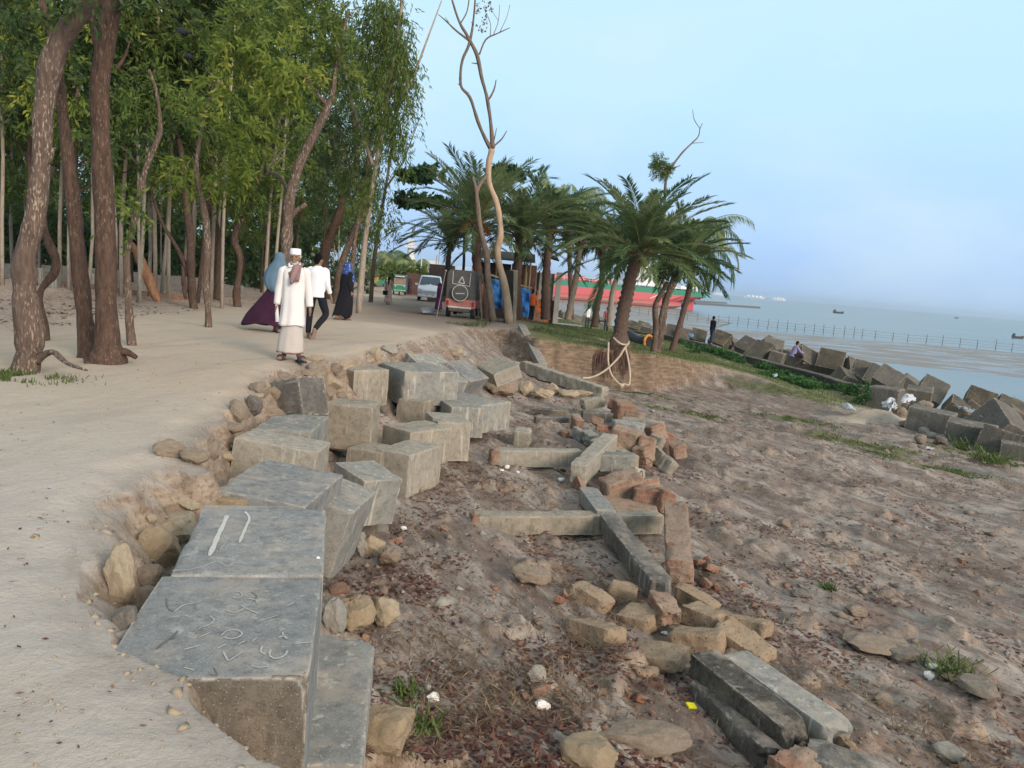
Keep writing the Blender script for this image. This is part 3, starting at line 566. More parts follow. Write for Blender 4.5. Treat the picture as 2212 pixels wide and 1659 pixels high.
_rl = [  # conv, x, y(foot), w, h, mat, label
 (c1, 885, 520, 250, 150, MR_TAN, 'tan rock with a flat top beside the upper end of the painted slab'),
 (c1, 790, 640, 220, 190, MR_OCHRE, 'big ochre boulder between the track edge and the painted slab'),
 (c1, 610, 800, 140, 240, MR_TAN, 'tall smooth boulder half buried in the sandy bank'),
 (c1, 765, 760, 180, 120, MR_BROWN, 'brown rock beneath the big ochre boulder'),
 (c1, 700, 880, 170, 130, MR_BROWN, 'angular brown rock near the slab edge, above the dark damp rock'),
 (c1, 648, 985, 115, 150, MR_DARK, 'dark damp rock at the bottom of the gap by the huge slab'),
 (c1, 1150, 360, 215, 115, MR_OCHRE, 'ochre boulder wedged between the blue stained block and the painted slab'),
 (c1, 960, 370, 160, 90, MR_TAN, 'rounded tan rock next to the wedged ochre boulder'),
 (c1, 760, 430, 55, 45, MR_TAN, 'small pale stone on the lip of the gap'),
 (c1, 655, 1065, 190, 70, MR_GREY, 'flat grey stone at the near corner of the huge slab'),
 (c1, 880, 1110, 190, 100, MR_TAN, 'pale broken stone lying on the near corner of the huge slab'),
 (c1, 1300, 355, 110, 60, MR_GREY, 'small grey stone under the ragged edge of the blue stained block'),
 (c1, 1440, 350, 170, 45, MR_TAN, 'flat stone in the crevice beyond the painted slab'),
 (c1, 1890, 500, 145, 100, MR_DARK, 'dark round stone under the leaning block'),
 (c1, 1825, 590, 100, 120, MR_GREY, 'upright grey stone, one of three by the leaning block'),
 (c1, 1885, 590, 110, 105, MR_TAN, 'tan cobble tucked behind the upright grey stone'),
 (c1, 1975, 640, 115, 110, MR_BROWN, 'angular brown cobble alone on the mud by the round stones'),
 (c1, 1955, 1570, 290, 190, MR_OCHRE, 'large ochre boulder in front of the mottled slab'),
 (c1, 1780, 970, 190, 200, MR_OCHRE, 'ochre chunk standing against the foot of the huge slab'),
 (c1, 1940, 940, 170, 140, MR_TAN, 'tan chunk crusted with leaf litter next to the ochre chunk'),
 (c1, 1690, 980, 90, 170, MR_GREY, 'narrow grey stone squeezed beneath the huge slab'),
 (c1, 860, 90, 170, 80, MR_BROWN, 'brown rock in the sandy hollow left of the blue stained block'),
 (c1, 985, 120, 130, 90, MR_BROWN, 'brown rock sunk in sand beside the blue stained block'),
 (c1, 1075, 90, 90, 110, MR_BROWN, 'upright brown rock touching the blue stained block'),
 (c1, 1180, 60, 130, 70, MR_TAN, 'flat tan rock by the end of the long low block'),
 (c2, 415, 380, 230, 110, MR_BROWN, 'broad dark brown rock below the old man'),
 (c2, 635, 370, 170, 150, MR_BROWN, 'brown boulder by the chipped tan block'),
 (c2, 250, 455, 140, 105, MR_BROWN, 'squarish brown rock on the sand brow'),
 (c2, 405, 430, 130, 90, MR_BROWN, 'brown rock above the tipped dark block'),
 (c2, 345, 470, 90, 90, MR_BROWN, 'small brown rock beside the squarish one'),
 (c2, 205, 500, 120, 55, MR_TAN, 'flat tan rock sunk below the squarish brown rock'),
 (c2, 85, 620, 120, 150, MR_BROWN, 'upright brown boulder in the track bank'),
 (c2, 195, 610, 120, 130, MR_DARK, 'dark boulder behind the brick-shaped rock'),
 (c2, 310, 655, 205, 120, MR_BROWN, 'brick-shaped brown rock lying on the wide grey block'),
 (c2, 50, 720, 160, 90, MR_BROWN, 'brown rock in the crumbling bank above the long low block'),
 (c2, 60, 850, 150, 80, MR_BROWN, 'brown rock at the left end of the long low block'),
 (c2, 20, 900, 130, 70, MR_TAN, 'tan rock buried beside the long low block'),
 (c2, 735, 400, 160, 80, MR_TAN, 'tan wedge of rock leaning on the chipped tan block'),
 (c2, 715, 470, 110, 80, MR_BROWN, 'brown rock between the tipped block and the chipped block'),
 (c2, 800, 495, 130, 50, MR_BROWN, 'flat brown rock under the chipped tan block'),
 (c2, 625, 235, 130, 55, MR_TAN, 'low pale rock beside the old man\'s foot'),
 (c2, 760, 300, 130, 80, MR_BROWN, 'brown rock on the corner of the chipped tan block'),
 (c2, 570, 330, 110, 70, MR_BROWN, 'small brown boulder under the old man\'s foot'),
 (c2, 1145, 195, 150, 75, MR_GREY, 'grey rock behind the square tan block'),
 (c2, 1045, 215, 70, 90, MR_TAN, 'tan rock in the bank behind the square tan block'),
 (c2, 1310, 185, 110, 60, MR_BROWN, 'brown rock behind the drip-streaked block'),
 (c2, 1595, 195, 110, 60, MR_TAN, 'pale rock at the top of the slanting block'),
 (c2, 1100, 590, 85, 80, MR_DARK, 'dark stone behind the littered tan block'),
 (c2, 1195, 600, 90, 50, MR_BROWN, 'small brown stone by the littered tan block'),
 (c2, 1435, 800, 75, 95, MR_TAN, 'pale stone between the lone block and the leaf-strewn block'),
 (c2, 1165, 1105, 80, 60, MR_TAN, 'small tan stone at the foot of the narrow yellowish block'),
 (c2, 860, 980, 150, 90, MR_BROWN, 'brown rock under the scored block'),
 (c2, 800, 1400, 120, 150, MR_TAN, 'tan rock under the leaning grey block'),
 (c2, 780, 1500, 90, 110, MR_OCHRE, 'ochre rock at the foot of the leaning grey block'),
 (c2, 1900, 470, 230, 170, MR_BROWN, 'dull brown mound of rock behind the farthest pit side block'),
 (cA, 590, 365, 130, 115, MR_TAN, 'rounded beige rock at the edge of the pit floor'),
 (cA, 722, 378, 160, 65, MR_TAN, 'flat beige rock beside the rounded one'),
 (cA, 780, 350, 110, 85, MR_TAN, 'beige rock against the fallen log end'),
 (cA, 885, 375, 140, 75, MR_TAN, 'low beige rock below the fallen log'),
 (cA, 985, 365, 150, 60, MR_TAN, 'long beige rock in the shade of the fallen log'),
 (cA, 95, 95, 100, 60, MR_BROWN, 'brown rock on the slope above the pale slab'),
 (cA, 280, 240, 100, 60, MR_BROWN, 'brown rock on the slope beside the mound'),
 (c3, 105, 700, 90, 60, MR_GREY, 'grey cobble in matted dry grass'),
 (c3, 345, 1090, 260, 120, MR_OCHRE, 'rough ochre rock at the bottom edge of the beach'),
 (c3, 560, 1010, 330, 85, MR_BROWN, 'low smooth brown boulder sunk in the mud near the camera'),
 (c3, 1125, 1085, 140, 75, MR_GREY, 'pale grey rock by the dark broken beams'),
 (c3, 70, 280, 170, 100, MR_BROWN, 'brown stone sunk in the mud below the cross beam'),
 (c3, 1175, 40, 60, 45, MR_BROWN, 'squarish brown stone on the open beach'),
 (c3, 1235, 330, 60, 30, MR_DARK, 'small dark stone on the open beach'),
 (c3, 1480, 420, 90, 40, MR_BROWN, 'flat stone at the head of the muddy runnel'),
 (c3, 1560, 590, 260, 70, MR_BROWN, 'long ridge of crusted rock beside the muddy runnel'),
 (c3, 1670, 620, 150, 70, MR_DARK, 'dark crusted rock lower down the runnel'),
 (c3, 2020, 770, 150, 80, MR_DARK, 'dark lump of rubble at the picture side of the beach'),
 (c3, 1930, 720, 120, 50, MR_OCHRE, 'ochre lump beside the green tuft'),
 (c3, 1600, 800, 90, 40, MR_BROWN, 'low brown stone on the lower beach'),
 (c3, 1900, 1060, 140, 60, MR_GREY, 'pale crusted rock at the lower corner of the beach'),
]
for i, (cv, x, y, w_, h_, mt, lab) in enumerate(_rl):
    k = {c1: .4268, c2: .3125, cA: .3125, c3: .5}[cv]
    rock(cv(x, y), w_*k, h_*k, mt, lab, k=i*5+3, group=BR, rot=(random.uniform(-.3, .3), random.uniform(-.3, .3), random.uniform(0, 6)) if w_ < 1.3*h_ else (0, random.uniform(-.12, .12), 0), sink=.35)
# ---------------------------------------------------------------- broken foundation beams and brick chunks
def beam(cv, a, b, z, w_, h_, mat, label, name='concrete_beam', cat='concrete beam', group='broken foundation beams in the pit', brk=(.08, .08), roll=0, seed=0, sp=.04, lift=0, **kw):
    z = z if isinstance(z, tuple) else (z, z)
    A, B = P(*cv(*a), z[0]), P(*cv(*b), z[1]); u = (B-A); ln = u.length; u.normalize(); v = Vector((0, 0, 1)).cross(u).normalized(); n = u.cross(v)
    if roll: R = Matrix.Rotation(roll, 3, u); v = R@v; n = R@n
    c = (A+B)/2; M = Matrix(((u.x, v.x, n.x, c.x), (u.y, v.y, n.y, c.y), (u.z, v.z, n.z, c.z), (0, 0, 0, 1)))
    return block_obj(name, (ln, w_, h_), M, mat, sp=sp, seed=seed, label=label, cat=cat, group=group, brk=brk, **{**dict(rad=.012, chip=.05, amp=.007), **kw})
def beam_end(o, mat, side, ln, w_, h_, seed):
    e = block_obj('brick_end', (ln, w_, h_), None, mat, sp=.03, seed=seed, rad=.02, chip=.05, amp=.016, brk=(.05, .05), parent=o)
    return e
MUDZ = -1.36
b1_ = beam(cA, (235, 1172), (1535, 1165), (-1.28, -1.25), .24, .24, MC_TAN, 'long crossing beam with a brick end, nearest of the two that span the pit', seed=1, brk=(.05, .02))
L1 = b1_.dimensions.x; e = beam_end(b1_, MB_CRUMB, -1, .16, .26, .25, 2); e.location = (-L1/2+.02, 0, 0.004)
b2_ = beam(cA, (1170, 1175), (1545, 1640), (-1.22, -1.22), .23, .2, MC_DARK, 'dark beam running towards the viewer from the nearest crossing beam, split end showing rubble', seed=2, brk=(.02, .06), sp=.03)
b2b = beam(c3, (640, 300), (700, 400), (-1.235, -1.25), .21, .19, MB_CRUMB, 'broken rubble stump at the tip of the dark beam', name='brick_chunk', cat='brick chunk', seed=12, brk=(.04, .1), sp=.025, group='lumps of broken brickwork', amp=.02, chip=.09)
b3_ = beam(cA, (360, 722), (985, 732), (-1.14, -1.1), .22, .26, MC_TAN, 'crossing beam with a crumbled brick end beside the small pale cube', seed=3, brk=(.08, .02))
e = beam_end(b3_, MB_CRUMB, -1, .2, .24, .24, 5); e.location = (-b3_.dimensions.x/2+.04, 0, 0.004)
beam(cA, (1085, 752), (1372, 762), (-1.07, -1.07), .26, .26, MC_GREY, 'stubby square beam propped on the rubble, rusty wire at its end', seed=4, brk=(.01, .03))
beam(cA, (955, 835), (1185, 615), (-1.06, -.94), .24, .30, MC_TAN, 'red-sided beam lying across the second crossing beam', seed=5, brk=(.03, .03))
b_ = beam(cA, (1018, 980), (1150, 1150), (-1.3, -1.2), .26, .2, MC_BLUE, 'tilted flat grey slab reaching the nearest crossing beam', seed=6, brk=(.08, .01))
beam(cA, (962, 900), (1010, 1020), (-1.2, -1.4), .10, .16, MB_RED, 'thin red brick sliver beside the tilted grey slab', name='brick_chunk', cat='brick chunk', seed=13, brk=(.04, .04), group='lumps of broken brickwork')
beam(cA, (650, 497), (905, 500), (-1.22, -1.2), .16, .13, MC_DARK, 'thin dark beam end poking out left of the brick lumps', seed=7, brk=(.03, .02))
beam(cA, (620, 438), (890, 460), (-1.25, -1.2), .14, .1, MC_DARK, 'low thin beam behind the thin dark beam end', seed=8, brk=(.03, .02))
beam(cA, (975, 462), (1200, 474), (-1.22, -1.2), .2, .22, MC_DARK, 'short dark beam just beyond the jumbled lumps', seed=9, brk=(.02, .05))
# stacked broken masonry
def chunk(cv, x, y, dims, z, rz, mat, label, rx=0, ry=0, seed=0, name='brick_chunk', cat='brick chunk', group='lumps of broken brickwork', amp=.016, chip=.08, sp=.028, **kw):
    """centre of the top face at the photo point"""
    c = P(*cv(x, y), z); M = Matrix.Translation(c) @ Euler((rx, ry, rz)).to_matrix().to_4x4()
    return block_obj(name, dims, M, mat, sp=sp, seed=seed, label=label, cat=cat, group=group, amp=amp, chip=chip, rad=.009, brk=(.03, .03), **kw)
chunk(cA, 955, 505, (.22, .34, .3), -1.12, .3, MB_CRUMB, 'upright lump of pale brick rubble between the thin beams', seed=21, rx=.2)
chunk(cA, 975, 590, (.2, .3, .22), -1.2, .9, MC_GREY, 'grey cracked lump, first of the broken row behind the red-sided beam', seed=22, rx=.3, ry=.2)
chunk(cA, 1040, 610, (.22, .28, .2), -1.18, .5, MC_GREY, 'grey cracked lump between the first of the row and the red-sided beam', seed=23, rx=.2, ry=-.2)
chunk(cA, 880, 600, (.3, .3, .22), -1.3, .2, MB_RED, 'dark red lump under the first cracked lump', seed=24)
chunk(cA, 1160, 560, (.5, .14, .12), -1.08, .35, MB_RED, 'thin red brick bar lying on the rubble', seed=25, ry=.08)
chunk(cA, 1310, 540, (.62, .36, .14), -.98, -.15, MC_BLUE, 'flat grey slab capping the rubble heap', seed=26, ry=.05, name='concrete_slab', cat='concrete slab')
chunk(cA, 1400, 520, (.85, .2, .18), -1.02, -.3, MC_TAN, 'long beige bar behind the capping slab', seed=27, name='concrete_slab', cat='concrete slab')
chunk(cA, 1290, 590, (.52, .42, .42), -.92, -.28, MB_CRUMB, 'boxy brown brick block in the middle of the rubble heap', seed=28, ry=.12, rx=.05)
chunk(cA, 1440, 640, (.32, .34, .5), -.98, -.1, MB_CRUMB, 'orange-faced brick block right beside the boxy brown one', seed=29, ry=.1, rx=-.15)
chunk(cA, 1515, 640, (.16, .5, .4), -1.1, .25, MC_TAN, 'pale bar leaning on the seaward side of the heap', seed=30, ry=.5)
chunk(cA, 1560, 600, (.4, .5, .4), -1.2, .1, MB_RED, 'big dull red lump at the seaward end of the heap', seed=31, ry=.3)
chunk(cA, 1570, 760, (.22, .75, .3), -1.25, .45, MC_TAN, 'long pale slab sliding off the seaward side of the heap', seed=32, ry=.5, rx=.2, name='concrete_slab', cat='concrete slab')
chunk(cA, 1270, 730, (.4, .24, .1), -1.2, -.5, MC_TAN, 'thin pale wedge between the two brown blocks', seed=33, ry=.3)
chunk(cA, 1280, 405, (.45, .4, .4), -1.0, .3, MB_RED, 'bright orange red brick lump beyond the heap', seed=34, rx=.2)
chunk(cA, 1230, 385, (.3, .3, .25), -1.05, .8, MB_RED, 'smaller orange brick lump next to the bright one', seed=35, ry=.3)
chunk(cA, 1245, 915, (.6, .36, .36), -1.16, .25, MB_CRUMB, 'slanting brown brick block under the stubby beam', seed=36, ry=-.28, rx=.12)
chunk(cA, 1470, 995, (.55, .3, .32), -1.22, -.1, MB_RED, 'red brick block behind the leaning stone post', seed=37)
chunk(cA, 1570, 1010, (.22, .3, .3), -1.2, .3, MB_RED, 'small orange block touching the red brick block', seed=47, ry=.3)
chunk(cA, 570, 590, (.34, .3, .3), -1.2, -.1, MC_TAN, 'small pale cube alone on the pit floor', seed=38, rx=.15, name='concrete_block', cat='concrete block', amp=.004, chip=.03)
chunk(cA, 1050, 370, (.55, .24, .24), -1.1, .35, MC_TAN, 'pale shaped stone beyond the thin beams', seed=39, ry=-.18)
chunk(cA, 1270, 1095, (.9, .5, .18), -1.4, 0, MB_CRUMB, 'low crumbled footing between the tilted slab and the leaning post', seed=40)
for i, (x, y, dm, z, rz, mt, lab) in enumerate(((1090, 660, (.26, .2, .2), -1.14, .8, MC_GREY, 'grey cracked lump, last of the row before the red-sided beam'), (1350, 470, (.4, .3, .3), -1.05, -.4, MB_CRUMB, 'brown lump between the bright orange one and the capping slab'), (1480, 560, (.36, .3, .3), -1.08, .4, MB_CRUMB, 'brown lump under the long beige bar'), (1400, 700, (.34, .26, .3), -1.1, .9, MB_CRUMB, 'brown lump wedged behind the orange-faced block'),
    (1180, 690, (.3, .22, .2), -1.14, .3, MB_CRUMB, 'brick lump tucked against the red-sided beam'), (1340, 860, (.3, .3, .2), -1.2, -.6, MC_TAN, 'pale lump below the stubby beam end'), (1420, 930, (.36, .3, .22), -1.24, .5, MB_CRUMB, 'brown lump above the red brick block'), (1100, 510, (.26, .2, .16), -1.15, -.3, MB_CRUMB, 'small brick lump by the short dark beam'), (1640, 690, (.3, .3, .24), -1.3, .2, MB_CRUMB, 'brown lump at the very edge of the rubble heap'))):
    chunk(cA, x, y, dm, z, rz, mt, lab, seed=90+i, rx=random.uniform(-.3, .3), ry=random.uniform(-.3, .3))
# leaning stone post
A, B = P(*cA(1640, 1120), -.92), P(*cA(1700, 1480), -1.18)
beam(cA, (1625, 1070), (1655, 1500), (-.95, -1.12), .26, .26, MB_CRUMB, 'thick cracked post of brick and mortar leaning beside the crossing beam', name='masonry_post', cat='post', seed=43, sp=.02, amp=.010, chip=.08, brk=(.06, .03), roll=.15)
# ochre lumps in front of the dark beam
QL = [(c3, 350, 305, (.46, .26, .2), -1.22, -.72, 'ochre lump farthest up the slope on the landward side of the dark beam'),
 (c3, 365, 445, (.46, .28, .2), -1.24, -.85, 'ochre lump between the farthest one and the leaf-crusted slab lump'),
 (c3, 510, 615, (.5, .24, .14), -1.33, -.95, 'flat grey-pink lump nearest the viewer, half sunk'),
 (c3, 625, 560, (.46, .34, .14), -1.28, -.55, 'flat lump crusted with red leaves, beside the dark beams'),
 (c3, 545, 395, (.36, .26, .15), -1.3, -.6, 'brown lump under the tip of the dark beam'),
 (c3, 485, 280, (.34, .24, .18), -1.3, -.3, 'brown lump in the shadow of the dark beam'),
 (c3, 805, 320, (.5, .14, .2), -1.28, -.7, 'narrow brown lump behind the ochre bars'),
 (c3, 835, 385, (.36, .26, .16), -1.3, -.75, 'square ochre lump touching the beam tip'),
 (c3, 990, 415, (.58, .22, .17), -1.3, -.7, 'longest ochre bar on the seaward side'),
 (c3, 1010, 505, (.5, .24, .17), -1.3, -.75, 'ochre bar in front of the longest one'),
 (c3, 800, 480, (.42, .28, .17), -1.3, -.4, 'wide ochre lump just above the split beams')]
for i, (cv, x, y, dm, z, rz, lab) in enumerate(QL):
    dm = tuple(q*random.uniform(.85, 1.12) for q in dm)
    chunk(cv, x, y, dm, z-.05, rz, MB_TAN, lab, seed=60+i, sp=.022, rx=random.uniform(-.22, .22), ry=random.uniform(-.25, .25), name='mortar_lump', cat='mortar lump', group='ochre lumps around the beam tip', chip=.14, amp=.02)
# near dark beams
beam(c3, (815, 555), (1255, 905), (-1.15, -1.18), .24, .2, MC_DARK, 'weathered dark beam on the landward side of the long split', seed=70, sp=.022, brk=(.03, .1))
beam(c3, (950, 560), (1440, 900), (-1.16, -1.2), .25, .19, MC_GREY, 'weathered beam on the seaward side of the long split', seed=71, sp=.022, brk=(.03, .05))
beam(c3, (800, 660), (1160, 985), (-1.30, -1.30), .22, .2, MC_DARK, 'lower jagged beam beneath the split beams', seed=72, sp=.022, brk=(.04, .08), chip=.12, amp=.016)
beam(c3, (1140, 960), (1330, 1090), (-1.17, -1.19), .3, .26, MB_CRUMB, 'crumbled brick joint at the end of the split beams', name='brick_chunk', cat='brick chunk', seed=73, sp=.022, group='lumps of broken brickwork', amp=.02)
beam(c3, (1250, 960), (1860, 1190), (-1.18, -1.2), .28, .22, MC_DARK, 'dark beam running out past the lower edge of the picture', seed=74, sp=.025, brk=(.08, .03))
beam(c3, (1400, 930), (1500, 960), (-1.25, -1.3), .2, .12, MB_TAN, 'crumbled mortar at the end of the seaward split beam', name='brick_chunk', cat='brick chunk', seed=75, sp=.022, group='lumps of broken brickwork', amp=.02)
# fallen pillar on the cliff and the long log below it
Pt, Pb = P(1128, 702, -.40), P(1172, 782, -1.25)
u = (Pb-Pt); ln = u.length; u.normalize(); v = Vector((1, .3, 0)); v = (v-u*v.dot(u)).normalized(); n = u.cross(v); c = (Pt+Pb)/2
block_obj('concrete_pillar', (ln+.3, .3, .26), Matrix(((u.x, v.x, n.x, c.x), (u.y, v.y, n.y, c.y), (u.z, v.z, n.z, c.z), (0, 0, 0, 1))), MC_GREY, sp=.06, seed=80, label='fallen grey concrete pillar sliding down the grassy cliff', cat='pillar', rad=.012, chip=.04, amp=.004)
beam(cA, (560, 108), (1150, 300), (-1.0, -1.3), .34, .34, MC_TAN, 'long pale fallen beam below the cliff', seed=81, brk=(.25, .05), sp=.05, amp=.02, group=None)
chunk(cA, 880, 240, (.5, .26, .24), -1.3, -.5, MB_RED, 'red brick piece stuck to the long pale fallen beam', seed=82)
# rusty reinforcing wires on the stubby beam
def tube(pts, rad, seg=8, closed=False, caps=True):
    """tapering tube: pts list of Vector, rad float or list; returns V,F"""
    n = len(pts); rads = rad if isinstance(rad, (list, tuple, np.ndarray)) else [rad]*n; V = []; Fc = []
    up = Vector((0, 0, 1)); t0 = (pts[1]-pts[0]).normalized(); s = t0.cross(up) if abs(t0.z) < .95 else t0.cross(Vector((1, 0, 0))); s.normalize()
    for i in range(n):
        t = (pts[min(i+1, n-1)]-pts[max(i-1, 0)]).normalized(); s = (s-t*s.dot(t))
        if s.length < 1e-6: s = t.cross(Vector((.3, .7, .2)))
        s.normalize(); b = t.cross(s)
        for k in range(seg): a = 2*math.pi*k/seg; V.append(pts[i]+(s*math.cos(a)+b*math.sin(a))*rads[i])
    for i in range(n-1):
        for k in range(seg): a = i*seg+k; c_ = i*seg+(k+1) % seg; Fc.append((a, c_, c_+seg, a+seg))
    if caps: Fc.append(tuple(range(seg))[::-1]); Fc.append(tuple(range((n-1)*seg, n*seg)))
    return V, Fc
def join(parts):
    V = []; Fc = []
    for v, f in parts: b = len(V); V += list(v); Fc += [tuple(i+b for i in q) for q in f]
    return V, Fc
def smoothpts(pts, k=4):
    out = []
    for i in range(len(pts)-1):
        p0, p1, p2, p3 = pts[max(i-1, 0)], pts[i], pts[i+1], pts[min(i+2, len(pts)-1)]
        for s in range(k):
            t = s/k; out.append(.5*((2*p1)+(p2-p0)*t+(2*p0-5*p1+4*p2-p3)*t*t+(3*p1-p0-3*p2+p3)*t**3))
    out.append(pts[-1]); return out
MAT_RUST = flat('rusty_wire', (.14, .07, .04), .8)
for i, pl in enumerate(([(1385, 780), (1440, 792), (1480, 830)], [(1390, 850), (1440, 870), (1500, 862)], [(1395, 870), (1402, 930), (1400, 975)])):
    pts = smoothpts([P(*cA(*q), -1.2-.03*j) for j, q in enumerate(pl)]); v, f = tube(pts, .007, 6)
    tag(mesh('rusty_wire', v, f, MAT_RUST, smooth=True), ['rusty wire curling from the upper corner of the stubby beam', 'rusty wire sticking straight out of the stubby beam', 'rusty wire hanging down from the stubby beam'][i], 'wire', 'rusty wires')
# ---------------------------------------------------------------- sea wall and armour cubes
def densepath(pl, step):
    o = []
    for a, b in zip(pl[:-1], pl[1:]):
        n = max(1, int((b-a).length/step))
        for k in range(n): o.append(a.lerp(b, k/n))
    o.append(pl[-1]); return o
def wallrun(name, pts, w_, h_, mat, label, cat, seed=0):
    pts = densepath(pts, .3); V = []; Fc = []; prof = [(-w_/2, -h_), (-w_/2, -.03), (-w_/2+.03, 0), (w_/2-.03, 0), (w_/2, -.03), (w_/2, -h_)]
    for i, p in enumerate(pts):
        t = (pts[min(i+1, len(pts)-1)]-pts[max(i-1, 0)]); t.z = 0; t.normalize(); s = t.cross(Vector((0, 0, 1)))
        j = float(fbm([i*.21], [seed*3.], o=3, s=seed)[0])*.05
        for a, b in prof: V.append(p+s*(a+(j*.6 if b > -.1 else 0))+Vector((0, 0, b+j)))
    k = len(prof)
    for i in range(len(pts)-1):
        for q in range(k-1): a = i*k+q; Fc.append((a, a+k, a+k+1, a+1))
    Fc += [tuple(range(k))[::-1], tuple(range((len(pts)-1)*k, len(pts)*k))]
    o = mesh(name, V, Fc, mat); me = o.data; bm = bmesh.new(); bm.from_mesh(me); bmesh.ops.recalc_face_normals(bm, faces=bm.faces); bm.to_mesh(me); bm.free()
    return tag(o, label, cat, 'concrete sea wall sections')
WP = [P(a, b, WALLZ) for a, b in _wlD]
wallrun('sea_wall', [P(1905, 838, WALLZ-.12), P(1842, 828, WALLZ-.05), P(1727, 798, WALLZ), P(1673, 782, WALLZ), P(1612, 769, WALLZ)], .45, 1.1, MC_SEA, 'near run of low concrete sea wall behind the green creepers', 'sea wall', 1)
wallrun('sea_wall', [P(1604, 768, WALLZ-.02), P(1547, 747, WALLZ), P(1474, 732, WALLZ)], .45, 1.2, MC_SEA, 'middle run of low concrete sea wall, with a man standing on it', 'sea wall', 2)
wallrun('sea_wall', [P(1468, 730, WALLZ+.05), P(1427, 722, WALLZ), P(1375, 714, WALLZ), P(1330, 706, WALLZ), P(1215, 693, WALLZ)], .45, 1.2, MC_SEA, 'far run of low concrete sea wall behind the two palm trunks', 'sea wall', 3)
SEAG = 'armour cubes along the sea wall'
c4 = lambda x, y: ((1600+.27125*x)/1.15732, (750+.27125*y)/1.15732)
c5 = lambda x, y: ((2000+.25316*x)/1.15732, (900+.25316*y)/1.15732)
def cube(cv, x, y, sz, z, rot, label, seed, dist=None):
    """photo point of the cube's visual centre; z of the centre"""
    c = P(*cv(x, y), z); c.z -= 0 if 'seated' in label or 'phone' in label else .14; M = Matrix.Translation(c) @ Euler(tuple(R_(a) for a in rot)).to_matrix().to_4x4() @ Matrix.Translation((0, 0, sz[2]/2))
    return block_obj('armour_cube', sz, M, MC_SEA, sp=.07, seed=seed, label=label, cat='armour cube', group=SEAG, rad=.025, chip=.06, amp=.008)
S1 = (1.05, 1.05, 1.0)
